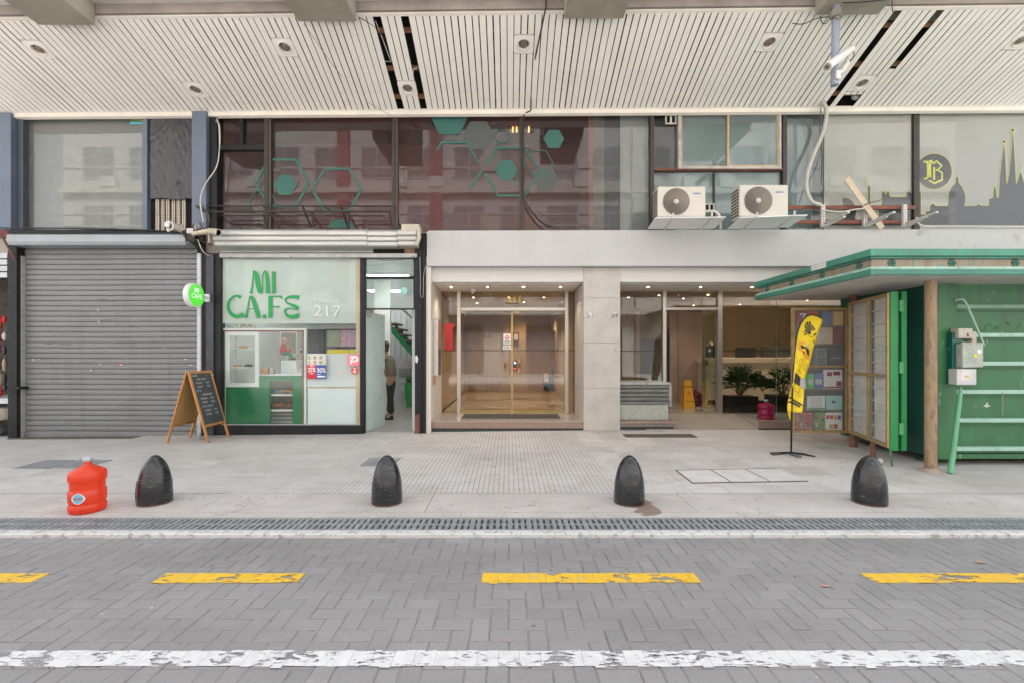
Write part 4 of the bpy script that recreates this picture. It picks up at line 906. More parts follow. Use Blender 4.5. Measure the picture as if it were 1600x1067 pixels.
# food
m_crust = M('golden_crust', (.50, .25, .09), .55, var=.35, scale=20); m_tray = M('basket_brown', (.16, .09, .05), .7, var=.4, scale=40)
for cx, nm in ((446-10, 'a'), (455, 'b')):
    b_ = MB(); b_.lathe([(.05, 0), (.14, .02), (.17, .09), (.16, .09), (.12, .03), (0, .02)], P3(cx, 639, Yc_+.25), 20, 1, .8); o = b_.build('bread_basket', m_tray); tag(o, {'a': 'round brown basket of bread rolls at the left of the lower counter shelf', 'b': 'brown basket of rolls cut off by the right edge of the lower counter shelf'}[nm], 'basket')
    for k in range(7 if nm == 'a' else 3):
        a = k*2.4; b_ = MB(); c = P3(cx, 639, Yc_+.25)+Vector((.08*cos(a), .06*sin(a), .075+.02*(k % 2))); b_.lathe([(0, -.035), (.035, -.02), (.042, 0), (.032, .024), (0, .035)], c, 10); q = b_.build('bread_roll', m_crust); tag(q, 'golden round bread roll heaped in one of the brown baskets', 'bread roll', 'bread rolls in the baskets')
for k in range(5):
    b_ = MB(); c = P3(444+k*2.8, 614, Yc_+.2); b_.tube([c+Vector((-.05, 0, .02)), c+Vector((0, -.02, .05)), c+Vector((.05, 0, .02))], [.012, .028, .012], 8); q = b_.build('croissant', m_crust); tag(q, 'golden croissant in the row on the upper counter shelf', 'croissant', 'croissants on the upper counter shelf')
b_ = MB(); b_.pbox(422, 608, 444, 615.3, Yc_+.2, .2); o = b_.build('pastry_tray', M('grey_tray', (.35, .42, .45), .3, .3)); tag(o, 'grey covered pastry tray at the left of the upper counter shelf', 'tray')
for (cx, yy, m, lb, c_) in ((372, 572.8, m_crust, 'small plate of brown pastries on the lower cabinet shelf, left end', 'pastries'), (388, 572.8, M('dark_cake', (.08, .07, .07), .5), 'dark cake on the lower shelf of the white framed cabinet', 'cake'), (380, 543.8, m_crust, 'thin pastry on the top shelf of the white framed cabinet', 'pastry'), (362, 597.8, m_wf, 'white cup on the floor of the white framed cabinet', 'cup')):
    b_ = MB(); b_.lathe([(.05, 0), (.07, .01), (.06, .035), (.03, .05), (0, .052)], P3(cx, yy, Yc_+.15), 14, 1.2, 1); o = b_.build(c_.replace(' ', '_'), m); tag(o, lb, c_)
b_ = MB(); b_.pbox(407.5, 575, 418, 584, Yc_+.1, .12); o = b_.build('wooden_box', M('tan_box', (.55, .34, .18), .6), bevel=.004); tag(o, 'small tan wooden box on the cafe worktop', 'box')
b_ = MB(); b_.pbox(421, 575, 427, 584.5, Yc_+.1, .1); o = b_.build('napkin_holder', M('grey_steel', (.35, .35, .34), .3, .6), bevel=.004); tag(o, 'grey steel napkin holder beside the tan box on the worktop', 'napkin holder')
mb = MB(); mb.pbox(439, 563, 462, 584.5, 8.95, .35); o = mb.build('drinks_cooler', m_wf, bevel=.01); tag(o, 'white box-shaped appliance on the worktop under the seated doll', 'appliance')
b_ = MB(); b_.pbox(441, 565, 460, 583, 8.944, .006); b_.build('door_panel', M('cool_grey', (.55, .6, .62), .3), o)
# seated figurine: plain generic
fg = thing('seated_doll', 'seated doll with red top and green trousers on the white appliance', 'doll', P3(446, 563, 9.05))
hp = P3(443, 552, 9.05)
b_ = MB(); b_.lathe([(.04, -.03), (.075, .02), (.07, .1), (.04, .16), (.03, .18)], hp, 12, 1, .8); b_.build('torso', M('doll_red', (.5, .05, .02), .6), fg)
b_ = MB(); b_.lathe([(.0, 0), (.045, .02), (.055, .06), (.045, .11), (0, .135)], hp+Vector((.01, 0, .175)), 12); b_.build('head', M('doll_skin', (.55, .33, .25), .6), fg)
b_ = MB(); b_.lathe([(.058, 0), (.05, .045), (.0, .075)], hp+Vector((.005, .01, .245)), 12); b_.build('hair', M('doll_hair', (.5, .47, .42), .8), fg)
for s_ in (-1, 1): b_ = MB(); b_.tube([hp+Vector((0, s_*.035, 0)), hp+Vector((.12, s_*.04, .0)), hp+Vector((.16, s_*.04, -.09))], [.04, .034, .026], 8); b_.build('leg', M('doll_green', (.02, .2, .08), .6), fg); b_ = MB(); b_.box(hp.x+.13, hp.x+.21, 9.05+s_*.04-.025, 9.05+s_*.04+.025, hp.z-.13, hp.z-.09); b_.build('shoe', M('doll_boot', (.1, .05, .03), .5), fg)
for s_ in (-1, 1): b_ = MB(); b_.tube([hp+Vector((0, s_*.07, .13)), hp+Vector((.06, s_*.08, .06)), hp+Vector((.12, s_*.05, .06))], [.024, .02, .016], 8); b_.build('arm', M('doll_red', (.5, .05, .02), .6), fg)
for cx in (466, 470.5): b_ = MB(); b_.lathe([(.03, 0), (.035, .01), (.035, .09), (.022, .11), (.022, .125), (0, .13)], P3(cx+(-4 if cx < 468 else 0), 584, Yc_+.2), 12); o = b_.build('glass_jar', M('jar', (.6, .6, .58), .2)); tag(o, {466: 'pale lidded jar on the worktop, nearer the doll', 470.5: 'pale lidded jar on the worktop against the brown frame'}[cx], 'jar')
# picture and notice inside, menu posters on the glass
mb = MB(); mb.pbox(439, 520, 462, 552, 10.4, .03); o = mb.build('wall_picture', M('taupe_picture', (.30, .26, .23), .6)); tag(o, 'plain taupe picture on the wall behind the seated doll', 'picture')
b_ = MB(); b_.pbox(437.5, 518.5, 463.5, 553.5, 10.41, .02); b_.build('frame', m_wf, o)
for (yy, lb) in ((545, 'upper white notice on the cafe wall left of the brown frame'), (568, 'lower white notice on the cafe wall above the jars')):
    mb = MB(); mb.pbox(468, yy, 473.5, yy+10, 9.6, .01); o = mb.build('wall_notice', m_wf); tag(o, lb, 'notice'); b_ = MB(); b_.pbox(469.2, yy+2, 472.2, yy+6, 9.597, .002); b_.build('print', m_black, o)
# right half: white board panels
pc = thing('partition_panel', 'white board partition behind the right half of the cafe glass', 'partition', P3(518, 662, 8.56))
mb = MB(); mb.pbox(480, 552.5, 556, 604, 8.57, .02); mb.build('upper_board', M('translucent_board', (.62, .66, .66), .5, var=.04), pc)
mb = MB(); mb.pbox(481, 606, 556, 662, 8.555, .03); mb.build('lower_board', M('white_board', (.74, .80, .82), .45, var=.03), pc)
mb = MB(); mb.pbox(480, 604.2, 556, 606, 8.55, .05); mb.build('brass_edge', M('brass_edge', (.45, .36, .2), .4, .5), pc)
mb = MB(); mb.pbox(478.5, 505.8, 556, 514, 8.60, .03); mb.build('grey_beam', M('grey_beam', (.22, .23, .24), .6), pc)
mb = MB(); mb.pbox(480, 515, 511, 552, 8.9, .03); mb.build('dark_panel', M('charcoal_panel', (.05, .055, .06), .4), pc)
mb = MB(); mb.pbox(498, 515, 506, 552, 8.86, .03); mb.build('dark_upright', M('charcoal2', (.025, .028, .032), .4), pc)
sc_ = thing('wall_screen', 'screen showing a pinkish picture, above a yellow strip at the right of the cafe glass', 'screen', P3(532, 543, 8.75))
mb = MB(); mb.pbox(508, 513.5, 562, 545, 8.75, .05); mb.build('bezel', m_black, sc_)
mb = MB(); mb.pbox(511, 516, 533, 541.5, 8.745, .004); mb.build('screen_left', M('screen_green', (.18, .22, .15), .3), sc_)
mb = MB(); mb.pbox(533.2, 516, 561, 541.5, 8.745, .004); mb.build('screen_right', M('screen_pink', (.42, .25, .32), .4, var=.4, scale=22, spots=(.12, .2, .3), spot_th=.55, spot_scale=28), sc_)
mb = MB(); mb.pbox(511, 546, 545, 552.4, 8.70, .03); mb.pbox(546.5, 546, 562, 552.4, 8.70, .03); o = mb.build('yellow_strip', M('yellow_panel', (.70, .58, .03), .45)); tag(o, 'bright yellow strip in two lengths above the white board in the cafe', 'sign panel')
def sticker(px0, py0, px1, py1, m, name, label, cat, Y=8.493):
    b_ = MB(); b_.pbox(px0, py0, px1, py1, Y, .003); o_ = b_.build(name, m); tag(o_, label, cat); return o_
mp = sticker(479.3, 552.5, 509.5, 569.8, M('menu_card', (.62, .64, .60), .5), 'menu_poster', 'pale menu poster with six snack pictures on the cafe glass', 'poster')
for i_ in range(6):
    cx, cy = 483+(i_ % 3)*9, 558+(i_//3)*7.5; b_ = MB(); b_.ppoly([(cx+2.6*cos(k*pi/6), cy-1.9*sin(k*pi/6)) for k in range(12)], 8.490, .002); b_.build('snack_picture', M('snack%d' % (i_ % 3), [(.5, .42, .12), (.55, .25, .08), (.35, .3, .08)][i_ % 3], .5), mp)
    b_ = MB(); b_.pbox(cx-3, cy+2.6, cx+2.5, cy+3.3, 8.4905, .001); b_.build('caption', M('caption_grey', (.3, .3, .3)), mp)
rd = sticker(479.8, 570, 493.3, 591.5, M('red_card', (.62, .02, .04), .4), 'discount_poster', 'red discount card reading 25% beside the blue card on the cafe glass', 'poster')
b_ = MB(); b_.ptext('25%', 480.8, 580.5, 6.6, 8.4905, 'LEFT', .004, .78); b_.pbox(484, 571.3, 490, 572.3, 8.4915, .001); b_.pbox(484, 582.5, 489.5, 583.6, 8.4915, .001); b_.build('lettering', M('white_ink', (.78, .78, .78)), rd)
bd = sticker(493.8, 570, 509.5, 591.5, M('blue_card', (.05, .10, .32), .4), 'discount_poster', 'blue discount card reading 30% beside the red card on the cafe glass', 'poster')
b_ = MB(); b_.ptext('30%', 494.5, 581.5, 7.2, 8.4905, 'LEFT', .004, .85); b_.pbox(495.5, 584, 501, 585, 8.4915, .001); b_.pbox(495.5, 586.6, 508, 589, 8.4915, .001); b_.build('lettering', M('white_ink', (.78, .78, .78)), bd)
pk = sticker(543, 553.5, 562, 571.5, M('pink_card', (.80, .22, .26), .4), 'logo_sticker', 'square pink sticker with a bold white P on the cafe glass', 'sticker')
b_ = MB(); b_.ribbon([(548.5, 568.5, 3.2), (549, 562.5, 3.2), (552, 559.8, 3.2)], 8.490, .002); b_.ribbon(ss([(546.5, 557.8, 3.0), (553, 557.2, 3.2), (558, 558.6, 3.2), (558.3, 562.5, 3.2), (554.5, 564.2, 3.0), (551.5, 564.2, 2.6)], 4), 8.4894, .002); b_.build('white_letter', M('white_ink', (.78, .78, .78)), pk)
b_ = MB(); b_.ppoly([(554+5.3*cos(k*pi/12), 579-5.3*sin(k*pi/12)) for k in range(24)], 8.493, .003); o = b_.build('round_sticker', M('red_sticker2', (.72, .03, .05), .4)); tag(o, 'small round red sticker with a white plus sign below the pink sticker', 'sticker')
b_ = MB(); b_.pbox(553.3, 577.5, 554.7, 583, 8.490, .002); b_.pbox(551, 579.4, 553.2, 580.8, 8.490, .002); b_.pbox(554.8, 579.4, 557, 580.8, 8.490, .002); b_.pbox(552, 574.8, 556, 576.4, 8.490, .002); b_.build('white_plus', M('white_ink', (.78, .78, .78)), o)
b_ = MB(); b_.tube([P3(487, 604, 8.66), P3(486, 594, 8.64), P3(483, 590, 8.62)], .018, 8); o = b_.build('desk_tap', m_wf); tag(o, 'white curved tap showing between the blue card and the brass edge', 'tap')
# garland of leaves above the cabinet
b_ = MB(); r = random.Random(2)
for k in range(90):
    c = P3(355+r.random()*45, 509+r.uniform(-2.5, 4), 8.62+r.random()*.06); a = r.uniform(0, 6.3); s_ = .022
    b_.poly([c, c+Vector((cos(a)*s_, r.uniform(-.01, .01), sin(a)*s_)), c+Vector((cos(a+.8)*s_*1.2, .005, sin(a+.8)*s_*1.2))])
o = b_.build('leaf_garland', [M('garland', (.22, .22, .10), .7, var=.6, scale=60)]); tag(o, 'small dried leaf garland on top of the white cafe cabinet', 'garland')
# transom panes over the door
frame(569.7, 402.7, 648, 433.5, 1.6, 8.47, .06, m_blk, 'transom_frame', cf); frame(569.7, 434, 648, 484, 2.0, 8.47, .06, m_blk, 'transom_frame', cf)
g_tr = GLASS('transom_glass', (.85, .92, .90), 1.5, 1.3, 0, .25, (.5, .6, .6))
for a, c in ((404.5, 432), (436, 482)): mb = MB(); mb.pbox(571.4, a, 646.3, c, 8.50, .006); mb.build('transom_pane', g_tr, cf)
for yy in (414, 423.5): mb = MB(); mb.pbox(571.4, yy, 646.3, yy+1.6, 8.56, .02); mb.build('transom_slat', m_galv, cf)
mb = MB(); mb.ppoly(hexpts(631, 455, 6.4)[:6], 8.495, .002); o = mb.build('hexagon_sticker', M('pale_teal', (.25, .55, .48), .5)); tag(o, 'small pale teal hexagon sticker on the pane over the cafe door', 'sticker')
# open door leaf
dr = thing('glass_door', 'frosted glass door of the cafe standing open into the shop', 'door', P3(571, 672, 8.55))
ax = PX(571.5, 8.52); bx_ = PX(600.5, 9.3); mb = MB(); a = Vector((ax, 8.53, .06)); c = Vector((bx_, 9.3, .06)); h = Vector((0, 0, PZ(486, 8.53)-.08)); nn = (c-a).cross(h).normalized()*.012
mb.add([a, c, c+h, a+h, a+nn, c+nn, c+h+nn, a+h+nn], [(0, 1, 2, 3), (7, 6, 5, 4), (0, 4, 5, 1), (1, 5, 6, 2), (2, 6, 7, 3), (3, 7, 4, 0)]); mb.build('leaf', GLASS('frosted_door', (.75, .85, .82), 1.5, 1, .1, .92, (.60, .70, .67)), dr)
u = (c-a).normalized(); q = a+u*((c-a).length*.84)+Vector((0, -.05, 0))
mb = MB(); mb.tube([q+Vector((0, 0, .95)), q+Vector((0, -.02, .95))+u*.0, q+Vector((0, -.02, 1.30)), q+Vector((0, 0, 1.30))], .012, 8); mb.build('handle', m_galv, dr)
mb = MB(); q = a+u*((c-a).length*.98)+Vector((0, -.015, 0)); mb.box(q.x-.03, q.x+.02, q.y-.02, q.y+.02, 1.08, 1.2); mb.build('lock', M('brass', (.4, .3, .12), .35, .7), dr)
mb = MB(); q = a+u*.06+Vector((0, -.02, h.z)); mb.box(q.x-.02, q.x+.07, q.y-.03, q.y+.03, q.z-.1, q.z+.02); mb.build('pivot', M('pivot_grey', (.22, .2, .18), .4, .5), dr)
# interior at the back: grey wall, stair, trolley, planter, unit
mb = MB(); mb.pbox(604, 483, 650, 640, 13.4, .05); mb.build('rear_partition', M('grey_partition', (.42, .46, .47), .6, var=.04), cf)
mb = MB(); mb.pbox(585, 400, 609.5, 655, 10.9, .1); mb.build('white_pier', m_wht, cf)
for k in range(4): mb = MB(); mb.pbox(617+k*9, 483, 617.5+k*9, 580, 13.38, .02); mb.build('panel_joint', M('joint_grey', (.25, .28, .28)), cf)
st = thing('staircase', 'open staircase with green stringers and wooden treads inside the cafe', 'staircase', P3(630, 640, 12.2))
m_gs = M('green_steel', (.01, .17, .07), .4, var=.1)
for dy in (0, .75): mb = MB(); mb.bar(P3(606, 508, 12.0)+Vector((0, dy, 0)), P3(652, 560, 12.0)+Vector((0, dy, 0)), .05, .13); mb.build('stringer', m_gs, st)
for k in range(6):
    mb = MB(); c = P3(612+k*8, 505+k*8.6+2, 12.0); mb.box(c.x-.12, c.x+.12, 12.0, 12.8, c.z, c.z+.04); mb.build('tread', M('dark_tread', (.16, .10, .07), .6), st)
mb = MB(); mb.bar(P3(629, 484, 12.0), P3(650, 503, 12.0), .04); mb.build('handrail', m_gs, st)
mb = MB(); mb.pbox(622, 560, 652, 590, 12.6, .5); o = mb.build('steel_hood', M('brushed_steel', (.45, .46, .46), .3, .6), bevel=.01); tag(o, 'brushed steel cabinet under the green stairs', 'cabinet')
b_ = MB(); b_.pbox(622.5, 575, 652, 589, 12.59, .008); b_.build('drawer_front', M('steel_b', (.25, .27, .28), .3, .6), o)
tr_ = thing('tray_trolley', 'metal rack trolley holding trays beside the green planter', 'trolley', P3(628, 632, 11.8))
for cx in (625.5, 634): b_ = MB(); b_.tube([P3(cx, 592, 11.8), P3(cx, 632, 11.8)], .015, 6); b_.build('post', m_galv, tr_)
for k in range(7): b_ = MB(); b_.pbox(625, 594+k*5.2, 634.5, 596.5+k*5.2, 11.8, .4); b_.build('tray', m_galv, tr_)
pl = thing('tall_planter', 'tall tapered green planter with a leafy plant inside the cafe door', 'planter', P3(640, 636, 11.0))
t4 = [P3(632, 598, 11.0), P3(648, 598, 11.0), P3(648, 598, 11.0)+Vector((0, .3, 0)), P3(632, 598, 11.0)+Vector((0, .3, 0))]; b4 = [P3(635, 636, 11.0), P3(646, 636, 11.0), P3(646, 636, 11.0)+Vector((0, .26, 0)), P3(635, 636, 11.0)+Vector((0, .26, 0))]
b_ = MB(); b_.hexa(b4+t4); b_.build('pot', M('green_pot', (.015, .20, .045), .35), pl)
def leaves(mb, c, n, L, wd, rnd_, up_=.5, droop=.3, seg=3):
    for k in range(n):
        a = rnd_.uniform(0, 2*pi); el = rnd_.uniform(.05, 1.3)*up_*1.6; d = Vector((cos(a)*cos(el), sin(a)*cos(el), sin(el))); s_ = Vector((-sin(a), cos(a), 0))
        l_ = L*rnd_.uniform(.6, 1.1); pts = []; p_ = Vector(c)
        for j in range(seg+1):
            t_ = j/seg; q_ = Vector(c)+d*l_*t_-Vector((0, 0, droop*l_*t_*t_)); ww = wd*sin(pi*min(.95, .12+t_*.88))+.0008
            pts.append((q_-s_*ww/2, q_+s_*ww/2))
        vs_ = [v for pr_ in pts for v in pr_]; mb.add(vs_, [(2*j, 2*j+1, 2*j+3, 2*j+2) for j in range(seg)])
b_ = MB(); leaves(b_, P3(640, 597, 11.15), 40, .28, .05, random.Random(3), .8, .15); b_.build('foliage', M('leaf_bright', (.10, .26, .05), .5, var=.3, scale=20), pl)
# lit lamps inside the cafe
m_lamp = EM('cafe_lamp', (1, .97, .92), 5.5)
for (x_, y_, lb) in ((-4.6, 9.6, 'lit flat ceiling lamp above the counter inside the cafe'), (-2.7, 10.2, 'lit flat ceiling lamp inside the cafe door'), (-3.4, 12.6, 'lit flat ceiling lamp at the back of the cafe')):
    t_ = thing('ceiling_lamp', lb, 'lamp', (x_, y_, 3.2)); b_ = MB(); b_.box(x_-.5, x_+.5, y_-.2, y_+.2, 3.235, 3.27); b_.build('housing', m_wf, t_); b_ = MB(); b_.box(x_-.47, x_+.47, y_-.17, y_+.17, 3.225, 3.234); b_.build('diffuser', m_lamp, t_)
# shutter box of the cafe: three-ridged galvanised cover
cb = thing('shutter_housing', 'weathered galvanised ridged shutter housing with a torn right end over the cafe', 'shutter housing', P3(490, 383, 8.2))
def ridged(pa, pb, Y, dy0, top=361.0, bot=383.0, name='ridged_cover', m=m_galv, rid=3):
    b_ = MB(); pr = [(PZ(355.5+dy0, Y), 8.5), (PZ(357+dy0, Y), Y+.10), (PZ(361+dy0, Y), Y+.03)]
    for k in range(rid):
        za = PZ(top+dy0+(bot-top)*k/rid, Y); zb_ = PZ(top+dy0+(bot-top)*(k+1)/rid, Y); off_ = .02+.035*k
        pr += [(za, Y+off_), (za-(za-zb_)*.15, Y+off_-.025), (za-(za-zb_)*.8, Y+off_-.02), (zb_, Y+off_+.012)]
    pr += [(PZ(bot+dy0, Y), 8.5)]
    xa_, xb_ = PX(pa, Y), PX(pb, Y); b_.poly([(xa_, y, z) for z, y in pr], (xb_-xa_, 0, 0)); return b_.build(name, m, cb)
m_galw = M('weathered_galv', (.56, .56, .53), .45, .2, var=.14, scale=3, stretch=(.4, 1, 3), spots=(.30, .22, .15), spot_th=.66, spot_scale=6)
ridged(331, 572, 8.15, 0, m=m_galw); ridged(572.5, 620, 8.18, .8, m=m_galw); ridged(620.5, 650, 8.14, -.2, m=m_galw)
b_ = MB(); b_.pbox(627, 350.5, 655, 362, 8.2, .25); b_.build('end_box', M('ivory_box', (.52, .47, .38), .6, var=.15), cb, bevel=.01)
b_ = MB(); b_.tube([P3(654, 357, 8.12), P3(655, 372, 8.12), P3(651, 384, 8.14)], .035, 8); b_.build('elbow_pipe', M('ivory_box', (.52, .47, .38), .6), cb)
# black post between the cafe and the entrance
mb = MB(); mb.box(PX(648, 8.44), PX(665, 8.44), 8.44, 8.62, .01, PZ(364, 8.44)); o = mb.build('steel_post', m_dark, bevel=.006); tag(o, 'chipped black steel post between the cafe door and the marble entrance', 'post')
b_ = MB(); b_.box(PX(655.5, 8.41), PX(658.5, 8.41), 8.41, 8.439, .03, PZ(366, 8.41)); b_.build('flange', m_dark, o)
b_ = MB(); b_.ppoly([(648.5, 556), (651.5, 554.5), (653.5, 560), (652, 567), (649, 566)], 8.437, .003); b_.build('paper_scrap', M('torn_paper', (.66, .65, .64), .8), o)
b_ = MB(); b_.ppoly([(648.2, 648), (655, 646), (658, 660), (656, 680), (648.2, 680)], 8.437, .0025); b_.build('rust_patch', M('rust_patch', (.20, .07, .055), .8, var=.3, scale=14), o)
def cable(name, pts, r_, m, label, cat='cable', n=6, group=None):
    b_ = MB(); st_ = [tuple(p_) for p_ in pts]; b_.tube([Vector(p_) for p_ in ss(st_, 6)], r_, n); o_ = b_.build(name, m); tag(o_, label, cat, group); return o_
m_cabk = M('black_cable', (.02, .02, .02), .5); m_cabg = M('grey_cable', (.35, .35, .34), .5); m_cabw = M('ivory_cable', (.60, .57, .50), .5)
cable('wall_cable', [P3(656, 402, 8.35), P3(657, 440, 8.4), P3(657, 461, 8.4), P3(661, 463, 8.4), P3(662, 430, 8.4), P3(667, 412, 8.38)], .006, m_cabg, 'thin grey cable looping down beside the post right of the cafe')
cable('wall_cable', [P3(583, 403, 8.38), P3(600, 407, 8.36), P3(630, 406, 8.36), P3(648, 401, 8.38)], .004, m_cabk, 'thin dark cable sagging under the rusty rail over the cafe door')

# ================================================================== ENTRANCE 211
pf = .235
en = thing('building_entrance', 'recessed marble entrance with brass and glass double door numbered 211', 'entrance', (0, 9.2, .05))
m_gran = M('pink_granite', (.30, .21, .17), .35, var=.25, scale=40, spots=(.10, .09, .08), spot_th=.6, spot_scale=60)
m_floor = M('polished_floor', (.40, .36, .32), .12, var=.06, scale=1.5, spec=.6)
mb = MB(); mb.box(-1.455, 1.412, 8.6, 16, .12, pf); mb.build('step_tread', m_floor, en, bevel=.008)
mb = MB(); mb.box(-1.45, 1.41, 8.585, 8.64, .105, pf-.006); mb.build('step_front', m_gran, en)
mb = MB(); mb.box(-1.45, 1.41, 8.60, 8.64, .0, .104); mb.build('plinth', M('black_plinth', (.03, .03, .032), .5), en)
m_ss = M('satin_steel', (.50, .47, .42), .32, .75, var=.05, scale=1.2, stretch=(1, 1, .3))
for a, c in ((714, 719.5), (883, 888)): mb = MB(); mb.box(PX(a, 9.75), PX(c, 9.75), 9.75, 9.86, pf, 2.848); mb.build('door_frame', m_ss, en, bevel=.003)
mb = MB(); mb.box(PX(719.6, 9.75), PX(882.9, 9.75), 9.76, 9.85, PZ(485.5, 9.75), PZ(481, 9.75)); mb.build('door_head', m_ss, en)
g_lob = GLASS('lobby_glass', (.78, .72, .62), 1.5, 1.6); g_lob2 = GLASS('lobby_glass_b', (.84, .82, .77), 1.5, 1.4)
mb = MB(); mb.pbox(719.7, 457, 882.8, 480.8, 9.80, .006); mb.build('fanlight', g_lob, en)
mb = MB(); mb.pbox(690, 457, 713.9, 646, 9.80, .006); mb.build('side_pane', g_lob, en); mb = MB(); mb.pbox(888.2, 457, 899, 646, 9.80, .006); mb.build('side_pane', g_lob, en)
m_brass = M('brass', (.4, .3, .12), .35, .7)
for a, c, nm in ((720, 798.6, 'left'), (801.6, 882.6, 'right')):
    mb = MB(); mb.pbox(a, 486.3, c, 640, 9.81, .01); d_ = mb.build('entrance_door', g_lob); tag(d_, {'left': 'left leaf of the frameless glass entrance door with a no-smoking notice', 'right': 'right leaf of the frameless glass entrance door with a black code lock'}[nm], 'door')
    b_ = MB(); b_.pbox(a, 640.1, c, 645.3, 9.795, .04); b_.build('bottom_rail', m_brass, d_)
    e = c-1.6 if nm == 'left' else a; b_ = MB(); b_.pbox(e+(1.7 if nm == 'left' else -1.7), 486.5, e+(3.1 if nm == 'left' else -.2), 640, 9.80, .03); b_.build('edge_strip', m_brass, d_)
    b_ = MB(); b_.pbox((a if nm == 'left' else a+2), 486.6, (a+8 if nm == 'left' else a+9.5), 489.5, 9.80, .03); b_.build('hinge_plate', m_brass, d_)
    hx = 789.5 if nm == 'left' else 811; b_ = MB(); b_.tube([P3(hx, 561, 9.72), P3(hx, 582, 9.72)], .028, 10); b_.build('handle', m_brass, d_)
    h_ = d_.children[-1]; b_ = MB(); b_.tube([P3(hx, 567, 9.72), P3(hx, 575, 9.72)], .031, 10); b_.build('wood_grip', M('red_wood', (.2, .06, .03), .4), h_)
    b_ = MB(); b_.pbox(a+.3, 546.9, c-.3, 548.2, 9.80, .004); b_.build('black_line', m_black, d_)
    if nm == 'left':
        b_ = MB(); b_.pbox(786.5, 521.5, 798, 538.5, 9.80, .003); q = b_.build('notice', M('paper_white', (.7, .7, .68)), d_); b_ = MB(); b_.ppoly([(792.3+3.6*cos(k*pi/10), 527.5-3.6*sin(k*pi/10)) for k in range(20)], 9.796, .002); b_.build('red_ring', M('red_sticker2', (.72, .03, .05)), q); b_ = MB(); b_.ppoly([(792.3+2.2*cos(k*pi/10), 527.5-2.2*sin(k*pi/10)) for k in range(20)], 9.793, .002); b_.build('ring_centre', M('paper_white', (.7, .7, .68)), q); b_ = MB(); b_.pbox(790.5, 527, 794.5, 528.2, 9.791, .001); [b_.pbox(788, 532.4+k*1.9, 796.5, 533.2+k*1.9, 9.797, .001) for k in range(3)]; b_.build('print', m_black, q)
        b_ = MB(); b_.pbox(786, 540, 798.3, 546, 9.80, .003); q = b_.build('notice', M('paper_white', (.7, .7, .68)), d_); b_ = MB(); [b_.pbox(788, 541.4+k*1.5, 796.5, 542+k*1.5, 9.797, .001) for k in range(3)]; b_.build('print', m_black, q)
    else:
        b_ = MB(); b_.pbox(802, 564, 807.2, 579, 9.775, .03); q = b_.build('code_lock', m_black, d_, bevel=.006); b_ = MB(); b_.pbox(803.2, 565.5, 806, 568, 9.772, .002); b_.build('display', EM('blue_led', (.3, .5, 1), 1.2), q); b_ = MB(); b_.pbox(803.8, 574.5, 805.6, 577, 9.772, .002); b_.build('red_led', EM('red_led', (1, .05, .05), 1.2), q)
for a, c in ((692, 713.5), (888.6, 898.6)): b_ = MB(); b_.pbox(a, 546.9, c, 548.2, 9.795, .003); b_.build('black_line', m_black, en)
b_ = MB(); b_.ptext('211', 792, 472.3, 8.6, 9.77, 'LEFT', .003, 1.3, .004); o = b_.build('door_number', M('gold_letters', (.75, .45, .04), .35, .3)); tag(o, 'gold numerals 211 on the fanlight over the glass double door', 'number sign')
b_ = MB(); b_.pbox(789, 473.8, 810, 475.6, 9.79, .003); o = b_.build('name_strip', M('brown_strip', (.09, .06, .04), .5)); tag(o, 'thin dark strip of lettering under the gold 211', 'sign')
b_ = MB(); q = gquad; b_.add([(PX(722, 9.75), 9.65, pf+.008), (PX(876, 9.75), 9.65, pf+.008), (PX(877, 9.15), 8.95, pf+.008), (PX(722, 9.0), 8.95, pf+.008)], [(3, 2, 1, 0)]); b_.poly([(-.93, 8.98, pf+.001), (1.02, 8.98, pf+.001), (1.02, 9.60, pf+.001), (-.93, 9.60, pf+.001)], (0, 0, .012)); b_.v = b_.v[4:]; b_.f = [[i_-4 for i_ in f_] for f_ in b_.f[1:]]; b_.sm = b_.sm[1:]; b_.mi = b_.mi[1:]
o = b_.build('door_mat', M('grey_mat', (.055, .052, .05), .9, var=.2, scale=40)); tag(o, 'dark grey doormat on the entrance step in front of the 211 door', 'doormat')
# wall items on the left wall
pt = thing('intercom_panel', 'tall steel intercom cabinet on the left marble wall of the entrance', 'intercom', (-1.43, 8.9, 1.0))
b_ = MB(); b_.box(-1.458, -1.36, 8.75, 9.15, 1.08, 2.18); b_.build('cabinet', m_ss, pt, bevel=.006); b_ = MB(); b_.box(-1.359, -1.354, 8.80, 9.1, 1.1, 1.6); b_.build('speaker_plate', M('dark_bronze', (.12, .10, .09), .4, .5), pt); b_ = MB(); b_.lathe([(.02, 0), (.02, .01), (0, .012)], (-1.354, 8.95, 1.53), 12, axis='X'); b_.build('button', m_black, pt)
b_ = MB(); b_.tube([(-1.40, 8.68, 1.08), (-1.42, 8.66, .92)], .018, 8); o = b_.build('wooden_lever', M('orange_wood', (.5, .18, .06), .4)); tag(o, 'orange wooden handle with brass ends below the intercom cabinet', 'handle')
rb = thing('red_box', 'red metal box fixed on the wall left of the glass door', 'fire box', P3(697, 547, 9.4)); b_ = MB(); b_.box(PX(693, 9.4)+.03, PX(706, 9.4), 9.4, 9.7, PZ(547, 9.4), PZ(506, 9.4)); b_.build('body', M('signal_red', (.50, .012, .012), .35), rb, bevel=.006); b_ = MB(); b_.box(PX(706, 9.4), PX(709, 9.4), 9.45, 9.6, PZ(511, 9.4), PZ(506.5, 9.4)); b_.build('bracket', M('signal_red', (.50, .012, .012), .35), rb)
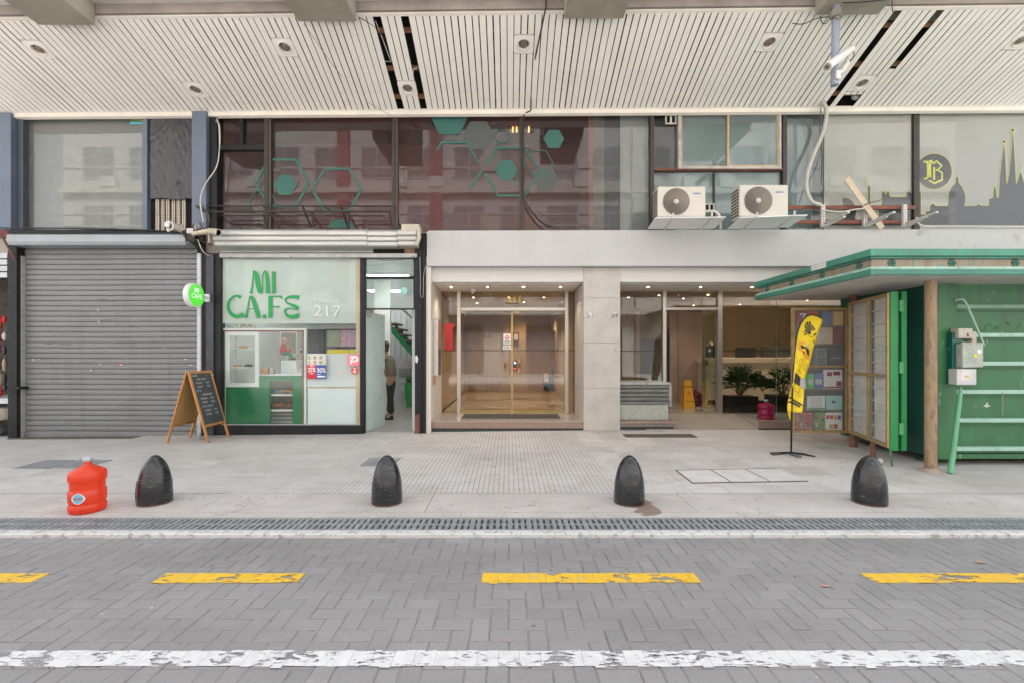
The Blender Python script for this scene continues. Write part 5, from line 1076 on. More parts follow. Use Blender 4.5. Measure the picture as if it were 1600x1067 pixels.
# lobby room
m_tan = M('tan_panel', (.27, .185, .115), .35, var=.07, scale=2, stretch=(2, 1, .2), spec=.5); m_brz = M('bronze_lift', (.26, .20, .14), .3, .55, var=.08, scale=2)
mb = MB(); mb.box(-1.75, -1.5, 9.9, 15.4, pf, 2.85); mb.box(1.405, 1.7, 9.9, 15.4, pf, 2.85); mb.build('lobby_wall', M('lobby_side', (.42, .34, .25), .35, var=.08), en)
mb = MB(); mb.box(-1.5, 1.405, 15.2, 15.4, pf, 2.85); mb.build('lobby_rear_wall', m_tan, en)
mb = MB(); mb.box(-1.5, 1.4, 9.84, 15.4, 2.86, 2.9); mb.build('lobby_ceiling', M('lobby_ceiling', (.5, .43, .34), .6), en)
lf = thing('lift_door', 'bronze lift doors at the back left of the entrance lobby', 'lift', P3(755, 610, 12.4))
b_ = MB(); b_.pbox(729, 520, 783, 611, 12.4, .2); b_.build('lift_surround', m_brz, lf)
for a, c in ((731, 747), (747.6, 763), (763.6, 778)): b_ = MB(); b_.pbox(a, 530, c, 610, 12.37, .02); b_.build('lift_leaf', M('bronze_leaf', (.30, .22, .14), .25, .6, var=.06), lf)
b_ = MB(); b_.pbox(756, 523, 767, 527.5, 12.36, .03); b_.build('floor_indicator', m_black, lf); b_ = MB(); b_.ptext('1', 761, 526.8, 3.2, 12.355, 'CENTER', .003); b_.build('digit', EM('red_led', (1, .05, .05), 1.2), lf)
mb = MB(); mb.pbox(826, 517, 868, 608, 13.4, .1); o = mb.build('brown_panel_door', M('brown_door', (.24, .13, .07), .35, var=.1, scale=3, stretch=(3, 1, .3)), bevel=.004); tag(o, 'brown wooden door at the back right of the lobby', 'door')
mb = MB(); mb.pbox(801, 520, 811, 533, 12.6, .03); o = mb.build('framed_notice', m_black); tag(o, 'dark framed notice in the middle of the lobby', 'frame'); b_ = MB(); b_.pbox(803, 522, 809, 531, 12.595, .004); b_.build('sheet', M('sheet_grey', (.35, .33, .3)), o)
mb = MB(); mb.pbox(788, 486, 822, 612, 12.7, .4); mb.build('lobby_pier', m_tan, en)
sb = thing('leaflet_stand', 'black leaflet stand with white and blue panels at the right of the lobby', 'stand', P3(858, 610, 11.2))
b_ = MB(); b_.pbox(849, 585, 861, 607, 11.2, .05); b_.build('blue_panel', M('blue_panel', (.05, .13, .3), .4), sb); b_ = MB(); b_.pbox(850, 583, 857, 596, 11.17, .02); b_.build('white_panel', m_wf, sb); b_ = MB(); b_.pbox(861.5, 577, 866, 609, 11.15, .06); b_.build('black_upright', m_black, sb); b_ = MB(); b_.pbox(852, 608.5, 868, 610.5, 11.0, .4); b_.build('foot', m_black, sb)
# downlights in the porch soffits and lobbies, lit warm
m_spot = EM('warm_spot', (1, .70, .38), 28)
def spot(x_, y_, z_, lb, grp=None, light=0):
    t_ = thing('downlight', lb, 'ceiling light', (x_, y_, z_), group=grp); b_ = MB(); b_.lathe([(.030, .001), (.030, -.002), (.052, -.003), (.056, .001)], (x_, y_, z_-.002), 20, caps=False); b_.build('ring', m_trim, t_); b_ = MB(); b_.lathe([(.0, -.001), (.022, -.001)], (x_, y_, z_-.001), 16); b_.build('lamp', m_spot, t_)
    if light:
        l_ = bpy.data.lights.new('downlight_beam', 'SPOT'); l_.energy = light; l_.color = (1, .84, .66); l_.spot_size = radians(120); l_.spot_blend = .8; l_.shadow_soft_size = .05
        lo = bpy.data.objects.new('downlight_beam', l_); sc.collection.objects.link(lo); lo.parent = t_; lo.location = (0, 0, -.03)
nm_ = ['first', 'second', 'third', 'fourth']
for i_, px in enumerate((705, 762, 818, 876)): spot(PX(px, 9.2), 9.2, 2.848, 'small lit spotlight, %s from the left in the soffit over the 211 door' % nm_[i_], None, 7)
for i_, px in enumerate((1013, 1095, 1175)): spot(PX(px, 9.2), 9.2, 2.848, 'small lit spotlight, %s from the stone column in the reception soffit' % nm_[i_], None, 7)
for (x_, y_, pw) in ((-.85, 11.0, 30), (.0, 11.0, 0), (.85, 11.0, 30), (-.85, 12.2, 0), (.4, 12.0, 30), (-.7, 13.6, 35), (.9, 13.8, 30)): spot(x_, y_, 2.858, 'small lit spotlight in the ceiling inside the 211 lobby', 'spotlights inside the 211 lobby', pw*(1.0 if y_ < 11.5 else 2.0))

# ================================================================== RECEPTION (right)
rc = thing('reception_room', 'hotel reception seen through tall glass right of the stone column', 'reception', (4.5, 10, .1))
m_cream2 = VEIN('beige_marble', (.50, .40, .30), .35, var=.07, scale=1.2, spots=(.36, .27, .19), spot_th=.64, spot_scale=2.2, spec=.4)
mb = MB(); mb.box(2.1, 10.5, 9.72, 16, .10, pf-.002); mb.build('floor', m_floor, rc)
mb = MB(); mb.box(2.1, 10.5, 15.2, 15.4, pf, 2.86); mb.build('rear_wall', m_cream2, rc)
mb = MB(); mb.pbox(1097, 470, 1500, 640, 13.9, .1); mb.build('marble_wall', m_cream2, rc)
mb = MB(); mb.box(2.1, 10.5, 9.84, 15.4, 2.86, 2.9); mb.build('ceiling', M('reception_ceiling', (.55, .47, .37), .6), rc)
mb = MB(); mb.box(1.9, 2.1, 9.9, 15.2, pf, 2.86); mb.build('side_wall', m_cream2, rc)
for a, c, Yp, dpt in ((1036, 1041.5, 9.75, .12), (1122, 1129, 9.74, .13)): mb = MB(); mb.box(PX(a, Yp), PX(c, Yp), Yp, Yp+dpt, pf-.1, 2.848); mb.build('steel_post', m_ss, rc, bevel=.003)
mb = MB(); mb.pbox(1041.6, 481, 1121.9, 484.5, 9.76, .06); mb.build('door_head', m_ss, rc)
for nm, (a, y0_, c, y1_) in {'a': (969, 457, 1035.8, 647), 'b': (1041.8, 457, 1121.8, 480.8), 'c': (1129.2, 457, 1213, 647), 'd': (1213.6, 457, 1400, 647)}.items(): mb = MB(); mb.pbox(a, y0_, c, y1_, 9.80, .008); mb.build('glass_panel', g_lob2, rc)
mb = MB(); mb.pbox(1212.8, 457, 1213.5, 647, 9.797, .014); mb.build('glass_edge', M('green_edge', (.15, .25, .18), .2), rc)
for a, c in ((970, 1035.6), (1129.3, 1212.6), (1213.8, 1400)): mb = MB(); mb.pbox(a, 548, c, 549.2, 9.795, .003); mb.build('black_line', m_black, rc)
gd = thing('glass_door', 'glass door of the reception standing half open beside the steel post', 'door', P3(1118, 646, 9.9))
a = Vector((PX(1120.5, 9.85), 9.85, pf+.02)); c = Vector((PX(1097.5, 10.65), 10.65, pf+.02)); h = Vector((0, 0, 2.13)); nn = Vector((-.01, 0, 0))
b_ = MB(); b_.add([a, c, c+h, a+h, a+nn, c+nn, c+h+nn, a+h+nn], [(0, 1, 2, 3), (7, 6, 5, 4), (0, 4, 5, 1), (1, 5, 6, 2), (2, 6, 7, 3), (3, 7, 4, 0)]); b_.build('leaf', GLASS('door_green', (.80, .83, .76), 1.5, 1.5), gd)
b_ = MB(); q = c+Vector((0, 0, .98)); b_.box(q.x-.02, q.x+.13, q.y-.02, q.y, q.z, q.z+.12); b_.build('lock', m_brass, gd)
# pinkish inner door and dark slot
mb = MB(); mb.pbox(1060, 487, 1094, 634, 12.0, .05); o = mb.build('inner_door', M('pink_beige_door', (.38, .27, .21), .4, var=.05), bevel=.004); tag(o, 'plain pinkish beige inner door behind the wet floor sign', 'door')
mb = MB(); mb.pbox(1046, 484, 1060, 640, 12.05, .05); mb.pbox(1094, 484, 1100, 640, 12.05, .05); mb.build('beige_wall', M('beige_wall', (.44, .33, .25), .5), rc)
b_ = MB(); b_.pbox(1098, 486, 1102, 640, 11.6, .06); b_.build('steel_trim', m_ss, rc)
mb = MB(); mb.pbox(1041, 515, 1046.5, 640, 11.3, .05); mb.build('dark_slot', m_black, rc)
mb = MB(); mb.pbox(1000, 487, 1036, 530, 11.5, .05); mb.build('taupe_blind', M('taupe_blind', (.28, .24, .19), .6), rc)
mb = MB(); mb.pbox(993, 487, 1000, 640, 11.45, .06); mb.build('beige_jamb', M('beige_wall', (.44, .33, .25), .5), rc)
mb = MB(); mb.pbox(1000, 530, 1037, 640, 12.6, .05); mb.build('grey_screen', M('grey_screen', (.16, .18, .19), .3), rc)
# reception desk
dk = thing('reception_desk', 'long cream reception desk with a stepped top inside the glass', 'desk', (5.5, 11.6, pf))
m_dk = M('cream_desk', (.74, .66, .53), .4, var=.03)
xa = PX(1104, 11.5); b_ = MB(); pts = [(xa+.25, 11.5), (9.5, 11.5), (9.5, 12.2), (xa, 12.2), (xa, 11.75)]; b_.poly([(p_[0], p_[1], pf+.1) for p_ in pts], (0, 0, PZ(567, 11.5)-pf-.1)); b_.build('desk_front', m_dk, dk)
b_ = MB(); pts = [(xa+.2, 11.44), (9.5, 11.44), (9.5, 12.25), (xa-.05, 12.25), (xa-.05, 11.7)]; b_.poly([(p_[0], p_[1], PZ(567, 11.5)+.004) for p_ in pts], (0, 0, .13)); b_.build('desk_top', m_dk, dk, bevel=.004)
b_ = MB(); b_.box(xa+.28, 9.5, 11.53, 12.1, pf, pf+.098); b_.build('desk_base', M('dark_base', (.05, .04, .035), .4), dk)
zt2 = PZ(567, 11.5)+.134
for (a, c, top, lb) in ((1104, 1120, 541, 'black monitor at the left end of the reception desk, behind the glass door'), (1150, 1181, 543, 'black monitor in the middle of the reception desk, above the palm'), (1191, 1236, 541, 'wide black monitor at the right of the reception desk')):
    t_ = thing('computer_monitor', lb, 'monitor', P3((a+c)/2, 560, 11.9)); b_ = MB(); b_.pbox(a, top, c, 559, 11.9, .05); b_.build('screen_back', m_black, t_, bevel=.008); b_ = MB(); mx_ = PX((a+c)/2, 11.92); b_.box(mx_-.12, mx_+.12, 11.9, 12.05, zt2+.001, zt2+.02); b_.box(mx_-.03, mx_+.03, 11.955, 11.98, zt2+.021, PZ(556, 11.9)); b_.build('foot', m_black, t_)
    if a == 1104: b_ = MB(); b_.pbox(1107, 545, 1111, 549.5, 11.895, .003); b_.build('label', m_wf, t_)
# palms in black pots
def palm(px, py, Y, hgt, rad, pot, lb, seed, wide):
    base = P3(px, py, Y); t_ = thing('potted_palm', lb, 'plant', base); r = random.Random(seed); w2 = pot[0]/2
    b_ = MB(); b_.box(base.x-w2, base.x+w2, Y-.18, Y+.22, base.z+.03, base.z+pot[1]); b_.build('pot', m_black, t_, bevel=.01)
    b_ = MB()
    for s_ in (-1, 1): b_.box(base.x+s_*w2*.8-.01, base.x+s_*w2*.8+.01, Y-.1, Y+.1, base.z, base.z+.03)
    b_.build('pot_feet', m_black, t_)
    b_ = MB(); s2 = MB()
    for k in range(wide):
        a = r.uniform(0, 2*pi); el = r.uniform(.25, 1.45); L = hgt*r.uniform(.45, .95); top = base+Vector((cos(a)*cos(el)*rad, sin(a)*cos(el)*rad*.6, pot[1]+L*sin(el)**.6)); 
        o_ = base+Vector((r.uniform(-.06, .06), r.uniform(-.05, .05)+.02, pot[1])); s2.tube([o_, (o_+top)/2+Vector((0, 0, .05)), top], .006, 5)
        d0 = (top-o_).normalized()
        for j in range(13):
            f = (j-6)/6*1.45; sd_ = Vector((-sin(a), cos(a), 0)) if abs(d0.z) < .97 else Vector((1, 0, 0)); sd_ = (sd_+Vector((r.uniform(-.6, .6), 0, r.uniform(-.6, .6)))).normalized()
            dr_ = (d0*cos(f)+sd_*sin(f)).normalized(); ll = .27*r.uniform(.7, 1.15); nrm = dr_.cross(Vector((r.uniform(-1, 1), r.uniform(-1, 1), .6))).normalized()*.014
            p1 = top+dr_*ll*.55; p2 = top+dr_*ll-Vector((0, 0, .03+.03*r.random())); b_.add([top-nrm*.3, top+nrm*.3, p1+nrm, p2, p1-nrm], [(0, 1, 2, 3, 4)])
    b_.build('fronds', M('palm_leaf', (.035, .085, .03), .45, var=.4, scale=14), t_); s2.build('stems', M('palm_stem', (.10, .09, .04), .7), t_)
palm(1157, 647, 10.15, .62, .42, (.62, .42), 'fan palm with spiky dark leaves in a long black pot, just inside the glass', 5, 34)
palm(1223, 645, 10.3, .55, .40, (.60, .42), 'broad leafed green plant in a black pot half hidden behind the yellow flag', 8, 22)
# entrance ramp, steps, ribbed planter
mb = MB(); zr = lambda y: .075+(pf-.075)*(y-8.6)/(9.72-8.6)
xa, xb = PX(1040, 9.7), PX(1183, 8.6)
mb.hexa([(2.6, 8.6, -.05), (4.8, 8.6, -.05), (4.8, 9.72, -.05), (2.6, 9.72, -.05), (2.6, 8.6, .085), (4.8, 8.6, .085), (4.8, 9.72, pf+.001), (2.6, 9.72, pf+.001)]); o = mb.build('access_ramp', M('ramp_stone', (.36, .31, .26), .5, var=.1, scale=2)); tag(o, 'short smooth ramp rising from the pavement to the reception door', 'ramp')
stp = thing('entrance_step', 'granite step beside the stone column, carrying the ribbed planter', 'step', (2.65, 8.9, .08)); xa, xb = 2.11, PX(1057, 8.6)
b_ = MB(); b_.box(xa, xb, 8.59, 9.71, .185, pf+.005); b_.build('tread', m_gran, stp, bevel=.006); b_ = MB(); b_.box(xa, xb-.02, 8.62, 9.71, .13, .184); b_.build('riser', M('grey_granite', (.25, .21, .19), .5, var=.3, scale=40), stp); b_ = MB(); b_.box(xa, xb-.05, 8.61, 8.64, .04, .129); b_.build('plinth', M('black_plinth', (.03, .03, .032), .5), stp)
stp = thing('entrance_step', 'low granite step carrying the pink bottle, right of the ramp', 'step', (5.8, 9.1, .08)); xa, xb = PX(1183, 8.6), 9.5
b_ = MB(); b_.poly([(4.72, 8.62, .0), (9.5, 8.62, .0), (9.5, 9.71, .0), (PX(1150, 9.7), 9.71, .0)], (0, 0, pf+.01)); b_.build('landing', m_floor, stp); b_ = MB(); b_.box(4.72, 9.5, 8.59, 8.619, .10, pf+.004); b_.build('riser', m_gran, stp); b_ = MB(); b_.box(4.72, 9.5, 8.6, 8.619, .02, .099); b_.build('plinth', M('black_plinth', (.03, .03, .032), .5), stp)
rp = thing('ribbed_planter', 'weathered grey ribbed concrete planter box beside the stone column', 'planter', (2.6, 8.9, .24))
m_rp = M('grey_green_stone', (.42, .43, .405), .7, var=.2, scale=5, bump=.2, spots=(.2, .2, .18), spot_th=.6)
xr = PX(1043, 8.8); n = 5; z0_, z1_ = PZ(632, 8.7), PZ(600, 8.7)
for k in range(n):
    za = z0_+(z1_-z0_)*k/n; zb_ = z0_+(z1_-z0_)*(k+1)/n; b_ = MB(); b_.hexa([(2.11, 8.74, za), (xr, 8.74, za), (xr, 9.4, za), (2.11, 9.4, za), (2.11, 8.655, zb_-.02), (xr, 8.655, zb_-.02), (xr, 9.4, zb_-.01), (2.11, 9.4, zb_-.01)]); b_.build('rib', m_rp, rp, bevel=.004)
b_ = MB(); b_.box(2.115, xr+.02, 8.66, 9.42, z1_-.005, z1_+.035); b_.build('cap', m_rp, rp, bevel=.006); b_ = MB(); b_.box(xr+.002, xr+.05, 8.72, 9.4, z0_-.03, z1_-.006); b_.build('end_plate', m_rp, rp)
b_ = MB(); b_.box(2.112, xr-.01, 8.72, 9.38, .245, z0_-.002); b_.build('base_block', M('pale_terrazzo', (.40, .42, .37), .6, var=.2, scale=14), rp, bevel=.006)
for (x_, y_, pw) in ((2.9, 11.0, 0), (3.5, 10.6, 0), (4.3, 11.2, 9), (5.2, 12.8, 30), (6.0, 10.9, 35), (6.4, 12.6, 0), (7.6, 11.6, 35), (4.6, 10.5, 0)): spot(x_, y_, 2.858, 'small lit spotlight in the ceiling inside the hotel reception', 'spotlights inside the reception', pw*(2.4 if y_ > 11.5 else .7))
# dome camera
dm = thing('dome_camera', 'small white dome camera under the soffit at the upper left of the 211 door', 'security camera', P3(739, 455, 9.6)); c = P3(739, 457, 9.6)
b_ = MB(); b_.lathe([(.055, .05), (.055, .0), (.045, -.01)][::-1], c+Vector((0, 0, .02)), 16); b_.build('mount', m_wf, dm); b_ = MB(); b_.lathe([(.0, -.055), (.03, -.045), (.045, -.01)], c+Vector((0, 0, .01)), 16); b_.build('dome', M('smoked_dome', (.35, .35, .36), .1), dm)
# ================================================================== KIOSK
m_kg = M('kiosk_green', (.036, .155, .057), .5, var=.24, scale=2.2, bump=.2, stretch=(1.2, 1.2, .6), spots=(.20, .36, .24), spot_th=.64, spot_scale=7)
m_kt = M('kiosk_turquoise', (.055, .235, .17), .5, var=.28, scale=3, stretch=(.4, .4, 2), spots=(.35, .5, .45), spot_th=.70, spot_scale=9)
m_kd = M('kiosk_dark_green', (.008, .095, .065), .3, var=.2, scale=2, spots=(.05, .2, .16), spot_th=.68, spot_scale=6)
m_kl = M('kiosk_pale_green', (.36, .55, .46), .5, var=.10, scale=4, spots=(.5, .6, .55), spot_th=.66)
m_kb = M('kiosk_brown_band', (.30, .24, .17), .6, var=.3, scale=5, stretch=(4, 4, .4), spots=(.08, .25, .18), spot_th=.58, spot_scale=5)
m_rust = M('rust', (.16, .07, .045), .8, var=.3, scale=12)
m_pole = M('rusty_pole', (.34, .235, .14), .65, var=.4, scale=7, bump=.5, stretch=(1.4, 1.4, .5), spots=(.24, .15, .10), spot_th=.54, spot_scale=7)
m_brz2 = M('gold_frame', (.40, .27, .12), .45, .25, var=.2, scale=8)
STREAK(m_kg, (.05, .075, .04), .75, 8, .4, .46, .66); STREAK(m_kt, (.10, .12, .09), .6, 8, .6); STREAK(m_kl, (.14, .24, .17), .7, 10, 1); kk = thing('newspaper_kiosk', 'green metal newspaper kiosk with an overhanging roof and pale shelf rails at the right edge', 'kiosk', (6.5, 6.5, .05))
XL, YF, YBk, XR = 4.30, 5.40, 7.9, 11.5
def rim(o_, z0, z1, m, name):
    b_ = MB(); b_.box(XL-o_, XR, YF-o_, YBk+o_, z0, z1); return b_.build(name, m, kk, bevel=.004)
rim(.03, 2.655, 2.738, m_kt, 'roof_edge'); rim(.0, 2.628, 2.654, m_kt, 'roof_edge'); rim(-.03, 2.533, 2.627, m_kb, 'decorated_band')
rim(.01, 2.50, 2.532, m_kl, 'pale_ledge'); rim(.02, 2.433, 2.499, m_kt, 'lower_roof_edge')
b_ = MB(); b_.box(XL+.03, XR-.03, YF+.03, YBk-.03, 2.424, 2.432); b_.build('roof_soffit', M('kiosk_soffit', (.48, .46, .42), .7, var=.15, scale=2), kk)
def rosette(c, side):
    b_ = MB(); n = 6
    for k in range(n):
        a = 2*pi*k/n; d = Vector((cos(a)*.030, 0, sin(a)*.030)) if not side else Vector((0, cos(a)*.030, sin(a)*.030)); q = c+d
        b_.lathe([(.0, .016), (.014, .013), (.021, .002), (.022, -.01)][::-1], q, 10, axis='Y' if not side else 'X', sx=1)
        if side: pass
    b_.lathe([(.0, .024), (.012, .02), (.016, .006)][::-1], c, 10, axis='Y' if not side else 'X')
    if side: b_.v = [Vector((2*c.x-v.x, v.y, v.z)) for v in b_.v]; b_.f = [f_[::-1] for f_ in b_.f]
    b_.build('rosette', M('rosette_green', (.05, .14, .10), .5, var=.3, scale=30), kk)
for px in (1393, 1487, 1586): rosette(Vector((PX(px, YF+.03), YF+.028, 2.58)), False)
for y_ in (5.62, 6.28, 6.96, 7.62): rosette(Vector((XL+.028, y_, 2.58)), True)
b_ = MB(); b_.pbox(1.0, 1, 2, 2, 1); b_ = MB(); b_.box(XL-.034, XL-.0305, 6.12, 6.42, 2.66, 2.733); b_.build('worn_patch', M('worn_white', (.6, .6, .56), .7), kk)
XW, YW = 5.65, 6.02
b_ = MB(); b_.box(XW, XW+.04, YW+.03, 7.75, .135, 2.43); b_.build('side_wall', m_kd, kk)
b_ = MB(); b_.box(XW, PX(1492, YW), YW-.03, YW+.03, .12, 2.43); b_.build('corner_panel', m_kg, kk, bevel=.004)
b_ = MB(); b_.box(PX(1492, YW)+.001, XR, YW+.06, YW+.10, .13, 2.43); b_.build('front_panel', m_kg, kk)
b_ = MB(); b_.box(PX(1492, YW)+.001, XR, YW+.0, YW+.06, .12, .18); b_.build('bottom_channel', m_kg, kk)
for k, py in enumerate((480.5, 524.5, 568.5, 612.5, 657, 701.5)):
    z = PZ(py, YW); b_ = MB(); m = m_kl if k else m_kg
    b_.box(PX(1492, YW)+.002, XR, YW-.012, YW+.059, z-.018, z+.034); b_.build('shelf_rail', M('dull_rail', (.16, .30, .18), .5, var=.2) if k == 0 else m_kl, kk, bevel=.003)
    b_ = MB(); b_.box(PX(1492, YW)+.003, XR, YW+.02, YW+.059, z-.045, z-.016); b_.build('rail_flange', m_kg, kk)
b_ = MB(); b_.box(XW+.05, XR, YW+.1, 7.8, .2, .24); b_.build('kiosk_floor', m_dark, kk)
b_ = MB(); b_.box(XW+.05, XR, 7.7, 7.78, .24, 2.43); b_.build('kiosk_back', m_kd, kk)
def scribble(pts, wd=1): b_ = MB(); b_.ribbon([(a, c, wd) for a, c in pts], YW+.056, .003); return b_.build('graffiti', M('graffiti_dark', (.03, .12, .05), .6), kk)
scribble([(1538, 517), (1542, 509), (1547, 506), (1550, 511)], 1.4); scribble([(1553, 516), (1555, 510), (1558, 515), (1561, 509), (1563, 514)], .8); scribble([(1572, 507), (1574, 503), (1576, 509), (1579, 504)], .8); scribble([(1589, 514), (1595, 506)], .9)
b_ = MB(); b_.ppoly([(1537, 633), (1541, 631), (1543, 627), (1544, 632), (1548, 634), (1541, 636)], YW+.056, .003); b_.build('torn_paper', M('torn_paper', (.66, .65, .64), .8), kk)
b_ = MB()
for k in range(16):
    c = P3(1566+.4*sin(k), 613+k*2.3, YW-.01); b_.box(c.x-.008+.003*(k % 2), c.x+.008-.003*(k % 2), c.y-.003, c.y+.003, c.z-.011, c.z+.009)
o = b_.build('hanging_chain', M('chain_steel', (.25, .24, .22), .5, .5)); tag(o, 'short grey chain hanging from a pale rail of the kiosk', 'chain')
# pole
b_ = MB(); c = Vector((5.34, 5.76, gz(5.34, 5.76))); b_.lathe([(.067, 0), (.064, .03), (.063, 2.3), (.064, 2.43-c.z)], c, 24)
b_.build('corner_post', m_pole, kk)
b_ = MB(); b_.lathe([(.125, 0), (.115, .02), (.085, .035), (.067, .045)], c, 20); b_.build('post_foot', M('foot_rust', (.38, .31, .25), .85, var=.3, scale=14), kk)
for (x_, y_, r_, zt_2) in ((5.42, 7.16, .05, 2.43), (5.08, 6.35, .035, .27)): b_ = MB(); z = gz(x_, y_); b_.lathe([(r_*1.4, 0), (r_, .03), (r_, zt_2-z)], (x_, y_, z), 14); b_.build('rusty_leg', m_rust, kk)
b_ = MB(); b_.tube([(5.03, 6.0, .27), (5.035, 5.98, .03)], .012, 6); b_.build('door_bolt', M('kiosk_green', (.05, .2, .08)), kk)
b_ = MB(); b_.lathe([(.0, -.015), (.035, -.015), (.042, 0), (.035, .015), (0, .015)], (4.98, 6.1, gz(5, 6.1)+.045), 14, axis='X'); b_.build('caster', M('caster_white', (.5, .5, .5), .5), kk)
for (x0_, x1_) in ((5.005, 5.105), (5.15, 5.215)):
    b_ = MB(); b_.box(x0_, x1_, 5.96, 6.0, .235, 2.315); o = b_.build('door_stile', M('bright_kiosk_green', (.02, .25, .07), .4, var=.12, scale=3), kk, bevel=.004)
b_ = MB(); b_.box(5.106, 5.149, 5.99, 6.10, .25, 2.30); b_.build('dark_gap', m_void, kk)
for z in (.45, 1.25, 2.05): b_ = MB(); b_.box(5.11, 5.16, 5.945, 5.962, z, z+.15); b_.build('hinge', M('hinge_green', (.10, .33, .15), .4), kk)
# display door A, oblique
A_ = Vector((5.0, 5.985, 0)); D_ = Vector((5.37, 7.18, 0)); du = (D_-A_); Lw = du.length; du.normalize(); nr = Vector((-du.y, du.x, 0)); zA0, zA1 = .265, 2.30
dA = thing('display_door', 'gold framed glazed kiosk door seen at an angle, with pale slats behind its four panes', 'display door', (5.2, 6.6, .26))
def obox(u0, u1, v0, v1, o0, o1, name, m, par, bevel=0):
    b_ = MB(); p = lambda u, o, z: A_+du*u+nr*o+Vector((0, 0, z))
    b_.hexa([p(u0, o0, v0), p(u1, o0, v0), p(u1, o1, v0), p(u0, o1, v0), p(u0, o0, v1), p(u1, o0, v1), p(u1, o1, v1), p(u0, o1, v1)]); return b_.build(name, m, par, bevel=bevel)
fw = .045; zm = PZ(585, 6.55)
for (a, c) in ((0, fw), (Lw-fw, Lw), (Lw*.44, Lw*.44+fw)): obox(a, c, zA0, zA1, -.02, .02, 'stile', m_brz2, dA, .003)
for (a, c) in ((zA0, zA0+fw), (zA1-fw, zA1), (zm-.02, zm+.025)): obox(.01, Lw-.01, a, c, -.017, .017, 'rail', m_brz2, dA, .003)
m_slw = M('grubby_white_slat', (.78, .77, .72), .6, var=.12, scale=4)
for k in range(11): obox(.05, Lw-.05, zA0+.05+k*.178, zA0+.05+k*.178+.168, -.05-.012*(k % 2), -.04, 'pale_slat', m_slw, dA)
for k in range(11): obox(.05, Lw-.05, zA0+.045+k*.178, zA0+.06+k*.178, -.036, -.022, 'slat_lip', M('slat_lip_white', (.85, .85, .82), .5), dA)
obox(Lw*.40, Lw*.43, zA0+.05, zA1-.05, -.036, -.024, 'dark_seam', M('dark_seam', (.12, .10, .10), .7, var=.5, scale=9), dA)
obox(.04, Lw-.04, zA0+.04, zA1-.04, -.003, .001, 'pane', GLASS('display_glass', (.94, .95, .94), 1.5, 1.2, 0, .06), dA)
# display door B, facing the street
YD = 7.20; dB = thing('display_door', 'gold framed glazed kiosk door facing the street, showing books and boxes on shelves', 'display door', P3(1281, 675, YD))
frame(1238, 481, 1327, 676, 4.2, YD, .04, m_brz2, 'gold_frame', dB)
b_ = MB(); b_.pbox(1242.3, 570.5, 1322.7, 573.5, YD+.002, .035); b_.build('middle_bar', m_brz2, dB)
b_ = MB(); b_.pbox(1242, 485, 1323, 672, YD+.15, .02); b_.build('display_back', M('display_back', (.22, .22, .21), .6), dB)
for yy in (509, 537.5, 607, 639.5): b_ = MB(); b_.pbox(1242.4, yy, 1322.6, yy+1.6, YD+.03, .118); b_.build('shelf', M('shelf_brown', (.30, .24, .18), .5), dB)
b_ = MB(); b_.pbox(1242.3, 485.3, 1322.7, 671.7, YD+.014, .004); b_.build('pane', GLASS('display_glass', (.94, .95, .94), 1.5, 1.2, 0, .06), dB)
items = [(1243.5, 487, 1261, 508.8, (.22, .04, .06), 'maroon cover with a white 7 in the top row of the kiosk door', 'book'), (1262, 487, 1279, 508.8, (.50, .13, .07), 'brick orange cover in the top row of the kiosk door', 'book'), (1284, 487, 1301, 508.8, (.13, .16, .26), 'blue-grey cover in the top row of the kiosk door', 'book'), (1302, 487, 1318, 508.8, (.55, .34, .12), 'amber cover at the right of the top row of the kiosk door', 'book'),
 (1262, 512, 1301, 537.3, (.48, .38, .27), 'tan box with a white label in the second row of the kiosk door', 'box'), (1302, 513, 1318, 537.3, (.20, .04, .06), 'maroon cover beside the tan box in the kiosk door', 'book'),
 (1273, 543, 1293, 570.3, (.14, .15, .155), 'dark book with pale frame lines in the third row of the kiosk door', 'book'), (1294.5, 545, 1318, 570.3, (.06, .065, .07), 'black book with a faint title in the third row of the kiosk door', 'book'),
 (1262, 584, 1272, 606.8, (.12, .42, .14), 'green and white pack in the row under the middle bar', 'pack'), (1273, 582, 1286, 606.8, (.12, .15, .38), 'blue and white pack in the row under the middle bar', 'pack'), (1287.5, 577, 1316, 606.8, (.62, .60, .60), 'white card with maroon squares in the row under the middle bar', 'card'),
 (1262.5, 618, 1289, 639.3, (.55, .62, .58), 'white and green notebook in the fifth row of the kiosk door', 'notebook'), (1290.5, 617.5, 1316, 639.3, (.28, .48, .48), 'pale teal box with a small picture in the fifth row of the kiosk door', 'box'),
 (1243.5, 643, 1271, 671.3, (.55, .25, .22), 'book with a colourful floral cover at the bottom left of the kiosk door', 'book'), (1272.5, 643, 1288, 671.3, (.18, .36, .20), 'book with a green patterned cover in the bottom row of the kiosk door', 'book'), (1289.5, 643.5, 1316, 671.3, (.64, .62, .60), 'white cover with red and yellow blocks at the bottom right of the kiosk door', 'book')]
fl = [M('floral_a', (.5, .12, .10), .5, var=.5, scale=26, spots=(.2, .45, .5), spot_th=.52, spot_scale=30), M('floral_b', (.14, .32, .16), .5, var=.5, scale=26, spots=(.6, .5, .2), spot_th=.54, spot_scale=34)]
